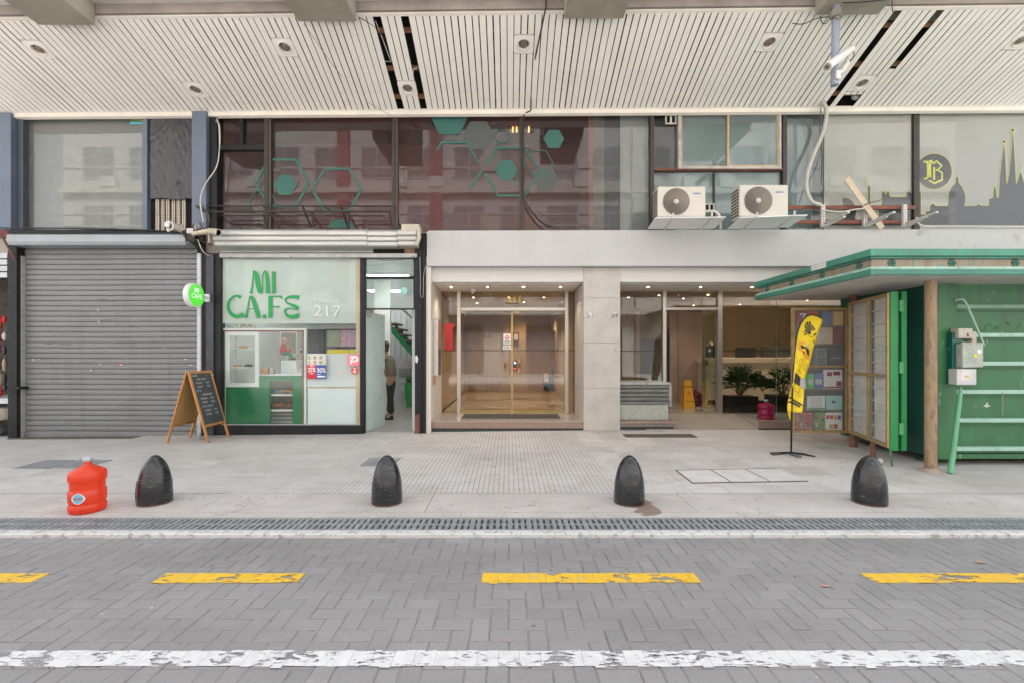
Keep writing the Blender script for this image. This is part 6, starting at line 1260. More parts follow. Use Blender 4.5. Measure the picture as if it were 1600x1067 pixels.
for i_, (a, y0_, c, y1_, col_, lb, ct_) in enumerate(items):
    Yi = YD+.07; b_ = MB(); b_.pbox(a, y0_, c, y1_, Yi, .03); m = M('cover_%d' % i_, tuple(min(.85, v*1.5) for v in col_), .5, var=.06); m = fl[0] if i_ == 13 else fl[1] if i_ == 14 else m
    o = b_.build(ct_, m); tag(o, lb, ct_)
    def lay(pp, col2, nm2='print'):
        b2 = MB(); [b2.pbox(*q_, Yi-.002, .0018) for q_ in pp]; b2.build(nm2, M('ink_%d_%d_%d' % tuple(int(v*99) for v in col2), col2, .5, var=.05), o)
    if i_ == 0: b2 = MB(); b2.ptext('7', 1249, 505, 15, Yi-.002, 'LEFT', .004, 1.0); b2.build('numeral', m_wf, o)
    if i_ == 4: lay([(1275, 520, 1290, 529)], (.66, .66, .64), 'label')
    if i_ == 6: lay([(1275, 545, 1276, 568), (1290, 545, 1291, 568), (1276.2, 545, 1289.8, 546), (1276.2, 556, 1289.8, 557)], (.4, .42, .42))
    if i_ == 7: lay([(1298, 558, 1314, 559.4)], (.4, .4, .4))
    if i_ in (8, 9): lay([(a+1, 592, c-2, 600)], (.62, .64, .64))
    if i_ == 10: lay([(1292, 581, 1300, 587), (1302, 580, 1313, 586), (1307, 595, 1315, 603)], (.30, .04, .08)); lay([(1288.2, 603.6, 1315.4, 606)], (.40, .05, .12), 'maroon_edge')
    if i_ == 11: lay([(1266, 620, 1285, 635)], (.66, .66, .66), 'page'); lay([(1263, 636, 1288.6, 639)], (.15, .45, .28), 'green_edge')
    if i_ == 12: lay([(1300, 625, 1303, 629)], (.10, .15, .4)); lay([(1303.2, 626, 1306, 629.5)], (.5, .15, .1), 'print_red')
    if i_ == 13:
        r = random.Random(13)
        for k in range(14): xx, yy = r.uniform(1245, 1267), r.uniform(645, 667); lay([(xx, yy, xx+r.uniform(1.5, 4), yy+r.uniform(1.5, 4))], [(.6, .6, .58), (.05, .2, .35), (.6, .1, .05), (.1, .4, .3), (.65, .5, .1)][k % 5], 'motif')
    if i_ == 14:
        r = random.Random(14)
        for k in range(8): xx, yy = r.uniform(1273, 1284), r.uniform(645, 667); lay([(xx, yy, xx+r.uniform(1.5, 3.5), yy+r.uniform(1.5, 4))], [(.6, .6, .58), (.6, .1, .05), (.65, .5, .1), (.03, .1, .05)][k % 4], 'motif')
    if i_ == 15: lay([(1291, 648, 1296, 654), (1297, 648, 1302, 654)], (.55, .08, .06)); lay([(1303, 648, 1308, 655), (1296, 662, 1302, 669)], (.65, .42, .05), 'print_yellow'); lay([(1309, 648, 1314, 655)], (.08, .12, .35), 'print_blue'); lay([(1303, 662, 1309, 669)], (.55, .08, .06), 'print_red')
# meters on the kiosk
Ym = 5.86
mt = thing('electric_meter', 'grimy clear meter box with yellow and white stickers at the kiosk corner', 'meter box', P3(1512, 575, Ym))
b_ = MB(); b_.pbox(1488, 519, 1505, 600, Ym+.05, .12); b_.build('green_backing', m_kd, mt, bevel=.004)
b_ = MB(); b_.pbox(1504.5, 537, 1537, 574, Ym-.04, .14); b_.build('clear_cover', M('grimy_clear', (.40, .43, .38), .25, var=.3, scale=9, spots=(.26, .36, .31), spot_th=.56, spot_scale=7), mt, bevel=.012)
b_ = MB(); b_.ppoly([(1530.3+3.6*cos(k*pi/10), 549-3.6*sin(k*pi/10)) for k in range(20)], Ym-.0425, .002); b_.build('round_sticker', m_wf, mt); b_ = MB(); b_.pbox(1521.5, 552.8, 1527, 558, Ym-.0425, .002); b_.build('yellow_sticker', M('yellow_ink', (.7, .65, .05)), mt)
b_ = MB(); b_.tube([P3(1503, 536, Ym), P3(1536, 537, Ym)], .012, 8); b_.tube([P3(1503, 536, Ym), P3(1503, 575, Ym)], .012, 8); b_.build('cover_edge', M('edge_grey', (.45, .43, .38), .5, var=.2, scale=12), mt)
o_ = thing('junction_box', 'small grubby ivory junction box on top of the meter', 'junction box', P3(1509, 530, Ym)); b_ = MB(); b_.pbox(1498, 513, 1520.5, 529, Ym, .12); b_.build('body', M('grubby_ivory', (.50, .45, .38), .6, var=.25, scale=14), o_, bevel=.015); b_ = MB(); b_.pbox(1519, 518, 1526.5, 536, Ym+.03, .1); b_.build('side_box', M('grubby_ivory2', (.45, .43, .34), .6, var=.25, scale=14), o_, bevel=.01); b_ = MB(); b_.tube([P3(1512, 521, Ym-.005), P3(1513, 526, Ym-.02)], .006, 6); b_.build('lead_seal', m_dark, o_)
o_ = thing('meter_cabinet', 'white framed lower meter cabinet with a translucent window, under the clear box', 'meter box', P3(1511, 602, Ym)); b_ = MB(); b_.pbox(1495.5, 576, 1526, 601, Ym-.02, .12); b_.build('body', M('pale_grey_plastic', (.55, .55, .55), .4), o_, bevel=.008); b_ = MB(); b_.pbox(1502.5, 577.5, 1520.5, 594, Ym-.023, .002); b_.build('window', M('window_milk', (.62, .62, .60), .25), o_); b_ = MB(); b_.pbox(1506, 586, 1514, 589.5, Ym-.0255, .002); b_.build('yellow_print', M('yellow_brown', (.6, .45, .2)), o_)
o = cable('conduit', [P3(1492.5, 470, 5.98), P3(1500, 468.5, 5.94), P3(1508, 472, 5.92), P3(1523, 505, 5.92), P3(1538, 540, 5.92)], .012, m_kl, 'pale green bent tube arching from the kiosk corner down to the meter', 'conduit', 8)
b_ = MB(); b_.tube([P3(1502, 604, 5.88), P3(1501, 612, 5.86), P3(1497, 640, 5.84), P3(1485, 739, 5.66)], [.006, .022, .028, .032], 12); o = b_.build('leaning_tube', M('tube_green', (.13, .40, .22), .45, var=.12)); tag(o, 'light green tube leaning from the meters down to the pavement', 'conduit')
# rubbish under the kiosk
b_ = MB(); b_.tube([(5.7, 6.35, .05), (6.05, 6.3, .05), (6.15, 6.3, .05)], [.045, .045, .018], 12); o = b_.build('glass_bottle', M('green_bottle', (.03, .08, .03), .15)); tag(o, 'dark bottle lying in the gap under the kiosk front, with a pale label', 'bottle')
b_ = MB(); b_.tube([(5.80, 6.345, .05), (5.95, 6.318, .05)], .0465, 12, False); b_.build('label', M('bottle_label', (.55, .5, .4)), o)
# ================================================================== FEATHER FLAG
YFg = 6.60; fx = 1238; fz = gz(PX(fx, YFg), YFg)
fb = thing('feather_flag', 'yellow feather banner on a thin dark pole standing before the kiosk door', 'flag', (PX(fx, YFg), YFg, fz))
fc = lambda a, c: (1220+a/5.93, 480+c/5.93)
rows = [(68, 282, 300), (76, 258, 335), (88, 236, 362), (115, 208, 398), (160, 180, 382), (210, 160, 362), (300, 146, 335), (400, 134, 305), (500, 124, 283), (600, 114, 257), (700, 103, 240), (800, 88, 218), (870, 80, 202), (950, 71, 197), (972, 76, 195)]
dense = []
for (r0, r1) in zip(rows, rows[1:]):
    n = max(1, int((r1[0]-r0[0])/18))
    for k in range(n): t_ = k/n; dense.append(tuple(r0[q]+(r1[q]-r0[q])*t_ for q in range(3)))
dense.append(rows[-1])
def rip(v_, u): return .030*sin(v_/120+u*3)*(v_/900)+.014*sin(u*9+v_/60)*(v_/900)+.02*u
nu = 10; vs = []
for v_, L_, R_ in dense:
    for k in range(nu+1):
        u = k/nu; a, c = fc(L_+(R_-L_)*u, v_+(8 if False else 0)); vs.append(P3(a, c, YFg)+Vector((0, rip(v_, u), 0)))
b_ = MB(); b_.add(vs, [(j*(nu+1)+k, j*(nu+1)+k+1, (j+1)*(nu+1)+k+1, (j+1)*(nu+1)+k) for j in range(len(dense)-1) for k in range(nu)], True)
t0 = len(b_.v); tl = [fc(76, 972), fc(122, 972), fc(112, 1010), fc(100, 1052), fc(86, 1010)]; b_.poly([P3(*q_, YFg)+Vector((0, .03, 0)) for q_ in tl])
m_fy = M('flag_yellow', (.80, .58, .012), .65, var=.05)
o = b_.build('cloth', m_fy, fb); s_ = o.modifiers.new('s', 'SOLIDIFY'); s_.thickness = .0015
def fpt(a, c, off_=-.004):
    L_ = R_ = None
    for (r0, r1) in zip(dense, dense[1:]):
        if r0[0] <= c <= r1[0]: t_ = (c-r0[0])/(r1[0]-r0[0]); L_ = r0[1]+(r1[1]-r0[1])*t_; R_ = r0[2]+(r1[2]-r0[2])*t_
    if L_ is None: L_, R_ = rows[-1][1:]
    return P3(*fc(a, c), YFg)+Vector((0, rip(c, (a-L_)/(R_-L_))+off_, 0))
def fprint(polys, m, nm='print', off_=-.005):
    b_ = MB(); [b_.poly([fpt(a, c, off_) for a, c in pp]) for pp in polys]; o_ = b_.build(nm, m, o)
def fline(pts_, wd):
    out_ = []
    for (p0, p1) in zip(pts_, pts_[1:]):
        d = Vector((p1[0]-p0[0], p1[1]-p0[1])); n_ = Vector((-d.y, d.x)).normalized()*wd/2; out_.append([(p0[0]+n_.x, p0[1]+n_.y), (p1[0]+n_.x, p1[1]+n_.y), (p1[0]-n_.x, p1[1]-n_.y), (p0[0]-n_.x, p0[1]-n_.y)])
    return out_
fan = []
for k in range(9):
    a0 = radians(205-k*22); a1 = radians(205-k*22-15); fan.append([(268, 228), (268+(92 if k < 6 else 70)*cos(a0)*.8, 228-(96 if k < 6 else 70)*sin(a0)), (268+(92 if k < 6 else 70)*cos(a1)*.8, 228-(96 if k < 6 else 70)*sin(a1))])
fan = [[(min(max(a, 222), 330), max(c, 128)) for a, c in t_] for t_ in fan]
fprint(fan, m_black, 'fan_emblem')
fprint([[(250, 235), (262, 222), (278, 228), (280, 250), (262, 258)], [(295, 262), (315, 245), (332, 240), (330, 252), (310, 268)]], m_black, 'fan_emblem', -.006)
fprint(fline([(200, 222), (230, 248), (262, 270), (300, 282)], 5), M('flag_print_brown', (.2, .15, .03)), 'lettering')
fprint([[(300, 310), (306, 300), (318, 330), (312, 335)]], m_black, 'lettering')
fprint([[(165, 320), (210, 318), (262, 340), (285, 400), (272, 490), (235, 478), (205, 430), (158, 390)]], M('flag_orange', (.70, .33, .02)), 'van_picture', -.005)
fprint([[(182, 345), (232, 368), (262, 392), (270, 455), (240, 425), (186, 380)]], m_black, 'van_picture', -.0065); fprint([[(215, 322), (262, 340), (276, 385), (236, 362)]], M('flag_grey', (.4, .4, .42)), 'van_picture', -.0075); fprint([[(200, 402), (212, 412), (214, 436), (200, 428)]], m_black, 'van_picture', -.008)
fprint(fline([(182+18*cos(t_*pi/6), 508+36*sin(t_*pi/6)) for t_ in range(13)], 3)+fline([(236+15*cos(t_*pi/6), 552+32*sin(t_*pi/6)) for t_ in range(13)], 5)+fline([(134+10*cos(t_*pi/6), 485+34*sin(t_*pi/6)) for t_ in range(4, 21)], 3), M('flag_print_brown', (.2, .15, .03)), 'ring_drawing')
fprint(fline([(150, 575), (190, 597)], 4)+fline([(186, 600), (246, 632)], 5)+fline([(160, 570), (182, 578)], 3), M('flag_print_brown', (.2, .15, .03)), 'lettering')
fprint([[(124, 603), (192, 648), (184, 730), (118, 690)]], M('flag_black', (.03, .03, .03)), 'dark_panel'); fprint([[(106, 590), (122, 602), (117, 690), (104, 680)], [(194, 650), (248, 665), (236, 760), (188, 735)]], M('flag_grey', (.4, .4, .42)), 'grey_panel'); fprint([[(150, 645), (178, 660), (174, 690), (148, 676)]], m_fy, 'yellow_square', -.007)
fprint(fline([(120, 740), (195, 775)], 7)+fline([(110, 755), (200, 806)], 6)+fline([(120, 795), (195, 832)], 4), M('flag_print_brown', (.2, .15, .03)), 'lettering')
fprint([[(116, 842), (200, 900), (200, 918), (116, 862)], [(116, 872), (200, 925), (198, 942), (116, 892)], [(84, 828), (114, 828), (114, 845), (84, 845)], [(82, 868), (114, 868), (114, 886), (82, 886)]], m_black, 'stripes')
b_ = MB(); pl_ = [fc(*q_) for q_ in [(122, 520), (130, 420), (142, 300), (158, 212), (180, 158), (208, 115), (240, 86), (285, 68), (340, 84), (400, 122)]]; Rb = [.004, .007, .010, .012, .013, .014, .014, .013, .009, .003]
b_.tube([P3(*q_, YFg)+Vector((0, -.002, 0)) for q_ in pl_], Rb, 8); b_.build('hem_pole', m_black, fb)
b_ = MB(); b_.tube([Vector((PX(fx-.5, YFg), YFg+.02, fz+.05)), P3(1238.5, 640, YFg)+Vector((0, .02, 0)), P3(*fc(122, 520), YFg)+Vector((0, .012, 0))], [.013, .012, .007], 8); b_.build('pole', m_dark, fb)
b_ = MB(); c = Vector((PX(fx, YFg), YFg, fz+.03)); b_.tube([c+Vector((-.25, .12, -.02)), c+Vector((-.29, 0, -.02)), c+Vector((-.02, -.01, .01)), c+Vector((.26, -.10, -.02)), c+Vector((.22, .06, -.02)), c+Vector((0, .04, .01)), c+Vector((-.25, .12, -.02))], .009, 6); b_.build('foot_loop', m_dark, fb); b_ = MB(); b_.box(c.x-.02, c.x+.035, c.y-.16, c.y+.05, fz+.004, fz+.03); b_.build('foot_block', M('grey_plastic', (.15, .17, .18), .5), fb)
# ================================================================== BOLLARDS
m_bol = M('bollard_black', (.012, .0125, .014), .24, var=.4, scale=7, spec=.55, bump=.35, bscale=34, coat=.2, spots=(.10, .104, .11), spot_th=.60, spot_scale=20, stretch=(1, 1, 4))  # pale spots: scratches, and sky highlights painted into the colour
prof = [(.150, .0), (.1515, .012), (.152, .05), (.150, .12), (.146, .18), (.137, .24), (.124, .30), (.107, .35), (.087, .393), (.064, .428), (.042, .450), (.022, .462), (.0, .466)]
bl_lab = ['black bullet-shaped bollard beside the red water bottle, with a red smear on its left flank', 'black bullet-shaped bollard in front of the cafe door, second from the red bottle', 'black bullet-shaped bollard with a brown spill at its foot', 'black bullet-shaped bollard in front of the green kiosk']
b0 = None
for i_, px in enumerate((242, 604.5, 983, 1358)):
    y_ = 4.60; x_ = PX(px, y_)
    if b0 is None:
        b0 = thing('bollard', bl_lab[0], 'bollard', (x_, y_, .004), group='bollards along the kerb'); b_ = MB(); r = random.Random(9)
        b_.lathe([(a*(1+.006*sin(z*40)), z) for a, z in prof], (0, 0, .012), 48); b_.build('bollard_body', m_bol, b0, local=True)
        b_ = MB(); b_.lathe([(.148, 0), (.151, .006), (.149, .0119)], (0, 0, 0), 40); b_.build('rusty_rim', M('bollard_rust', (.17, .07, .04), .85, var=.4, scale=20), b0, local=True); o = b0
        m_sm = M('red_smear', (.22, .015, .02), .5, var=.4, scale=20)
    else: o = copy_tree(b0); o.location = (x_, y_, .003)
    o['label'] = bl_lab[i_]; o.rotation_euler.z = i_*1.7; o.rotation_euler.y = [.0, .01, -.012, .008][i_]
b_ = MB(); rr_ = .1555; aa = [radians(204+k*4) for k in range(5)]; vs = [];
for z, q_ in ((.03, 1.0), (.09, 1.0), (.16, .985), (.23, .945)):
    for a in aa: vs.append(Vector((rr_*q_*cos(a), rr_*q_*sin(a), z)))
b_.add(vs, [(j*5+k, j*5+k+1, (j+1)*5+k+1, (j+1)*5+k) for j in range(3) for k in range(4)], True); b_.build('red_smear', m_sm, b0, local=True)
# ================================================================== WATER BOTTLES
def jug_mat(name, col, em=0):
    m, t, o_ = nodes(name); p = t.nodes.new('ShaderNodeBsdfPrincipled'); p.inputs['Base Color'].default_value = (*col, 1); p.inputs['Roughness'].default_value = .12; p.inputs['Specular IOR Level'].default_value = .6; p.inputs['Coat Weight'].default_value = .5
    tl_ = t.nodes.new('ShaderNodeBsdfTranslucent'); tl_.inputs[0].default_value = (*[min(1, c_*1.15) for c_ in col], 1); tr_2 = t.nodes.new('ShaderNodeBsdfTransparent'); tr_2.inputs[0].default_value = (min(1, col[0]*1.3), col[1]*1.6+.05, col[2]*1.6+.05, 1)
    m1 = t.nodes.new('ShaderNodeMixShader'); m1.inputs[0].default_value = .45; m2 = t.nodes.new('ShaderNodeMixShader'); m2.inputs[0].default_value = .36
    t.links.new(p.outputs[0], m1.inputs[1]); t.links.new(tl_.outputs[0], m1.inputs[2]); t.links.new(m1.outputs[0], m2.inputs[1]); t.links.new(tr_2.outputs[0], m2.inputs[2]); t.links.new(m2.outputs[0], o_.inputs[0]); return m
def jug(x_, y_, z_, m, mc, lb, H=.50, R=.142, neck=True, rz=0, big=True):
    t_ = thing('water_bottle', lb, 'water bottle', (x_, y_, z_), rz=rz); k = H/.50
    pr = [(.0, .004), (.11, 0), (.132, .008), (.142, .03), (.143, .065), (.134, .078), (.132, .09), (.140, .10), (.142, .15), (.141, .20), (.132, .212), (.130, .225), (.132, .25), (.130, .275), (.132, .288), (.142, .30), (.144, .325), (.143, .36), (.136, .382), (.100, .408), (.060, .428), (.036, .440), (.031, .455), (.031, .478)]
    b_ = MB(); b_.lathe([(a*R/.142, z*k) for a, z in pr], n=40); b_.build('bottle_body', m, t_, local=True)
    b_ = MB(); b_.lathe([(.033, .474*k), (.037, .476*k), (.037, .512*k), (.031, .518*k), (0, .519*k)], n=20); b_.build('cap', mc, t_, local=True)
    return t_
m_jr = jug_mat('red_jug', (.92, .13, .055)); Yj = 4.36
j1 = jug(PX(137, Yj), Yj, .002, m_jr, M('grey_cap', (.45, .5, .53), .4), 'bright red water bottle with a grey cap and blue label on the kerb at left')
# handle recess and label
b_ = MB(); a0 = math.atan2(-Yj, -PX(137, Yj))  # towards the camera
aL = a0-radians(28)
def cyl(aa_, z, rr_=.1455): return (rr_*cos(aa_), rr_*sin(aa_), z)
def label_patch(name, hw, hh, rr_, m, par, zc_=.155, pointed=0):
    b_ = MB(); n = 24; vs = [cyl(aL, zc_, rr_)]
    for k in range(n):
        t_ = 2*pi*k/n; e_ = 1+pointed*abs(cos(t_))**8; vs.append(cyl(aL+hw*cos(t_)*e_/rr_, zc_+hh*sin(t_), rr_))
    b_.add(vs, [(0, k+1, (k+1) % n+1) for k in range(n)]); return b_.build(name, m, par, local=True)
lbp = label_patch('label', .048, .050, .1462, M('label_white', (.72, .74, .76), .4), j1, pointed=.18); label_patch('label_blue', .040, .043, .1470, M('label_blue', (.18, .50, .66), .4), lbp)
b_ = MB(); b_.text('IVESS', .030, Matrix.Identity(4), .0, 'CENTER', .001, 1.05); b_.v = [Vector(cyl(aL+v.x/.1478, .144+v.y, .1478)) for v in b_.v]; 
b_.build('lettering', M('label_red', (.6, .02, .03), .4), lbp, local=True)
m_jp = jug_mat('pink_jug', (.50, .05, .16))
Yp = 8.85; jug(PX(1197, Yp), Yp, pf+.012, m_jp, M('cyan_cap', (.10, .45, .55), .4), 'pink water bottle with a light blue cap on the granite step', H=.36, R=.150)
Yp = 11.2; jug(PX(1087, Yp), Yp, pf, jug_mat('dusky_jug', (.22, .05, .09)), M('pink_cap', (.4, .1, .2), .4), 'dusky pink water bottle on the floor inside, beside the wet floor sign', H=.40, R=.15)
# ================================================================== CHALKBOARD
m_lw = M('orange_wood2', (.55, .25, .08), .45, var=.25, scale=6, stretch=(3, 3, .6))
xr0 = -5.44; ya_, yb_ = 7.71, 8.27; zt3 = 1.205; zg = gz(-5.4, 8)
cbd = thing('chalkboard', 'wooden A-frame chalkboard with a handwritten coffee menu on the pavement before the shutter', 'chalkboard', (xr0, 8.0, zg))
def leg(xf, y_): b_ = MB(); sx_ = 1 if xf > xr0 else -1; b_.bar((xr0+sx_*.012, y_, zt3), (xf, y_, zg-.001), .022, .045, up=(0, 1, 0)); b_.build('leg', m_lw, cbd)
for xf in (-5.79, -5.09):
    for y_ in (ya_, yb_): leg(xf, y_)
for xf in (-5.79, -5.09):
    s_ = 1 if xf > xr0 else -1
    for t_, nm2 in ((.015, 'top_rail'), (.765, 'bottom_rail')):
        b_ = MB(); x_ = xr0+s_*.012+(xf-xr0)*t_; z = zt3+(zg-zt3)*t_; b_.bar((x_, ya_+.02, z), (x_, yb_-.02, z), .022, .04); b_.build(nm2, m_lw, cbd)
    p0 = Vector((xr0+s_*.014+(xf-xr0)*.02, 0, zt3+(zg-zt3)*.02)); p1 = Vector((xr0+s_*.014+(xf-xr0)*.76, 0, zt3+(zg-zt3)*.76))
    b_ = MB(); th = .004*s_
    b_.hexa([(p1.x, ya_+.02, p1.z), (p1.x+th, ya_+.02, p1.z), (p1.x+th, yb_-.02, p1.z), (p1.x, yb_-.02, p1.z), (p0.x, ya_+.02, p0.z), (p0.x+th, ya_+.02, p0.z), (p0.x+th, yb_-.02, p0.z), (p0.x, yb_-.02, p0.z)])
    pn = b_.build('slate' if s_ > 0 else 'plywood_back', M('slate', (.055, .06, .065), .7, var=.25, scale=8, spots=(.12, .12, .12), spot_th=.6) if s_ > 0 else M('plywood', (.58, .34, .14), .5, var=.08, scale=3), cbd)
    if s_ > 0:
        up_ = (p0-p1).normalized(); rt = Vector((0, 1, 0)); nn = rt.cross(up_).normalized(); org = p0+Vector((th, ya_+.02, 0))
        Wd = yb_-ya_-.04; Ht = (p0-p1).length
        if nn.x < 0: nn = -nn
        lines_ = [(.05, .955, 'BLACK', 0, 1), (.20, .885, '+CAPUCCINO', 0, .86), (.12, .815, '-MEDIANO', 2, .8), (.62, .815, '$2500', 1, .8), (.12, .745, '-GRANDE', 2, .8), (.62, .745, '$2900', 1, .8), (.05, .665, 'LATTE', 1, 1), (.26, .590, '+2 MEDIALUNAS', 0, .8), (.14, .515, '-MEDIANO', 2, .8), (.62, .515, '$3200', 1, .8), (.14, .445, '-GRANDE', 2, .8), (.62, .445, '$3600', 1, .8), (.10, .365, 'LATTE VAINILLA', 1, .9), (.18, .285, '-MEDIANO', 2, .8), (.64, .285, '$3300', 1, .8), (.20, .215, '-GRANDE', 2, .8), (.66, .215, '$3800', 1, .8)]
        for (u, v_, tx, ci, sz) in lines_:
            o3 = org+rt*(Wd*u)-up_*(Ht*(1-v_)+.028)+nn*.0015
            Mx = Matrix(((rt.x, up_.x, nn.x, o3.x), (rt.y, up_.y, nn.y, o3.y), (rt.z, up_.z, nn.z, o3.z), (0, 0, 0, 1)))
            b_ = MB(); b_.text(tx, .056*sz, Mx, .0004, 'LEFT', -.0004, .80); b_.build('chalk_writing', M('chalk%d' % ci, [(.62, .64, .62), (.35, .55, .68), (.66, .56, .46)][ci], .8), pn)
# ================================================================== ROUND CAFE SIGN
sx_, sy_, sz_ = -5.56, 8.03, PZ(462, 8.03)
sg = thing('projecting_sign', 'round lit green projecting sign reading MI CAFE on a white bracket', 'sign', (sx_, sy_, sz_))
c = Vector((sx_, sy_, sz_)); b_ = MB(); b_.lathe([(.0, -.05), (.205, -.05), (.215, -.04), (.215, .045), (.205, .05), (.195, .05)], c, 48, axis='X'); b_.build('casing', M('sign_white', (.72, .74, .72), .35, var=.03, emit=.0), sg)
b_ = MB(); b_.lathe([(.195, .049), (.194, .052), (0, .053)], c, 48, axis='X', smooth=False); fcx = b_.build('green_face', M('sign_green', (.07, .56, .03), .4, var=.02, emit=.16, ecol=(.10, .78, .04)), sg)
Rm = Matrix(((0, 0, 1, 0), (1, 0, 0, 0), (0, 1, 0, 0), (0, 0, 0, 1)))
for tx, h_, dz_, bo in (('MI', .125, .045, .002), ('CAFE', .115, -.055, .002), ('----', .03, -.105, 0)):
    b_ = MB(); b_.text(tx, h_, Matrix.Translation(c+Vector((.0545, 0, dz_))) @ Rm, .0004, 'CENTER', bo, 1); b_.build('lettering', M('sign_letter', (.8, .8, .8), .4, var=.02, emit=.1), fcx)
b_ = MB(); b_.box(sx_-.02, sx_+.02, sy_+.21, 8.42, sz_-.02, sz_+.02); b_.box(PX(321, 8.42), PX(328, 8.42), 8.395, 8.428, sz_-.07, sz_+.07); b_.build('bracket', m_wf, sg)
# ================================================================== WET FLOOR SIGN
Yw = 11.0; wx = PX(1074.5, Yw); wz = pf
ws = thing('wet_floor_sign', 'yellow-orange folding wet floor sign standing inside the reception', 'floor sign', (wx, Yw, wz))
m_ws = M('sign_amber', (.72, .36, .02), .4, var=.05); h_ = PZ(594, Yw)-wz
b_ = MB(); w0, w1 = .135, .085
b_.hexa([(wx-w0, Yw-.12, wz), (wx+w0, Yw-.12, wz), (wx+w0, Yw-.105, wz), (wx-w0, Yw-.105, wz), (wx-w1, Yw-.01, wz+h_), (wx+w1, Yw-.01, wz+h_), (wx+w1, Yw+.005, wz+h_), (wx-w1, Yw+.005, wz+h_)]); b_.build('front_leaf', m_ws, ws, bevel=.006)
b_ = MB(); b_.hexa([(wx-w0, Yw+.12, wz), (wx+w0, Yw+.12, wz), (wx+w0, Yw+.135, wz), (wx-w0, Yw+.135, wz), (wx-w1, Yw+.01, wz+h_-.01), (wx+w1, Yw+.01, wz+h_-.01), (wx+w1, Yw+.025, wz+h_-.01), (wx-w1, Yw+.025, wz+h_-.01)]); b_.build('rear_leaf', m_ws, ws)
yy_ = lambda t_: Yw-.12+.11*t_-.004
tri = lambda s_, zc_: [(wx+s_*cos(radians(a_)), yy_(zc_), wz+h_*zc_+s_*sin(radians(a_))) for a_ in (90, 210, 330)]
b_ = MB(); b_.poly(tri(.085, .48), (0, .002, 0)); b_.build('red_triangle', M('tri_red', (.62, .04, .02), .4), ws); b_ = MB(); b_.poly([(a_, y_-.002, z) for a_, y_, z in tri(.05, .48)], (0, .002, 0)); b_.build('triangle_centre', m_ws, ws)
b_ = MB(); b_.text('CAUTION', .05, Matrix.Translation((wx, yy_(.75), wz+h_*.74)) @ Matrix.Rotation(pi/2, 4, 'X'), .001, 'CENTER', .001); b_.text('WET FLOOR', .036, Matrix.Translation((wx, yy_(.2), wz+h_*.2)) @ Matrix.Rotation(pi/2, 4, 'X'), .001, 'CENTER', .001); b_.build('lettering', m_black, ws)
# ================================================================== AIR CONDITIONERS
m_ac = M('ac_ivory', (.60, .555, .475), .5, var=.06, scale=3, spots=(.4, .32, .24), spot_th=.74, spot_scale=8)
def ac(px0, py0, px1, py1, Y, lb, tilt):
    cx = (PX(px0, Y)+PX(px1, Y))/2; w_ = PX(px1, Y)-PX(px0, Y); h_ = PZ(py0, Y)-PZ(py1, Y); z0_ = PZ(py1, Y); t_ = thing('air_conditioner', lb, 'air conditioner', (cx, Y+.15, z0_))
    b_ = MB(); b_.box(-w_/2, w_/2, -.15, .16, 0, h_); b_.build('casing', m_ac, t_, local=True, bevel=.022)
    b_ = MB()
    for r_ in range(9):
        for q_ in range(4): b_.box(-w_/2-.003, -w_/2+.002, -.10+q_*.062, -.055+q_*.062, .03+r_*(h_-.06)/9, .03+r_*(h_-.06)/9+.032)
    b_.build('side_grille', m_void, t_, local=True)
    fx_ = -w_/2+.31; fz_ = h_*.50; R_ = h_*.43
    b_ = MB(); b_.lathe([(0, 0), (R_, 0), (R_+.008, .006), (R_+.012, -.001)][:2], (fx_, -.152, fz_), 40, axis='Y', smooth=False); b_.build('fan_opening', M('fan_dark', (.06, .05, .042), .6), t_, local=True)
    b_ = MB()
    for k in range(10):
        rr_ = R_*(.20+.80*k/9.0); n = 40; tt = .0045; b_.add([(fx_+rr2*cos(2*pi*q_/n), -.162-(.006 if rr2 == rr_ else 0), fz_+rr2*sin(2*pi*q_/n)) for rr2 in (rr_, rr_-.013) for q_ in range(n)], [(q_, (q_+1) % n, n+(q_+1) % n, n+q_) for q_ in range(n)])
    for k in range(16):
        a = 2*pi*k/16; b_.bar((fx_+R_*.2*cos(a), -.158, fz_+R_*.2*sin(a)), (fx_+R_*cos(a+.25), -.158, fz_+R_*sin(a+.25)), .003)
    b_.build('fan_grille', M('grille_taupe', (.30, .26, .21), .5), t_, local=True)
    b_ = MB(); b_.lathe([(.0, .0), (.042, 0), (.045, -.008)][::-1], (fx_, -.166, fz_), 24, axis='Y'); b_.build('fan_hub', m_ac, t_, local=True)
    b_ = MB(); b_.text('HISENSE', .036, Matrix.Translation((w_/2-.22, -.1525, h_*.74)) @ Matrix.Rotation(pi/2, 4, 'X'), .001, 'LEFT', .002, 1.0); b_.build('lettering', M('blue_badge', (.03, .17, .50), .4), t_, local=True)
    return t_
ac(1028, 291.5, 1103, 339.5, 7.75, 'ivory air conditioner outdoor unit on the left bracket, slightly lower than its neighbour', 0)
ac(1156, 289, 1232, 339, 7.70, 'ivory air conditioner outdoor unit on the right bracket, under the sliding window', 0)
m_wb = M('white_bracket', (.62, .60, .56), .5, var=.1, scale=5)
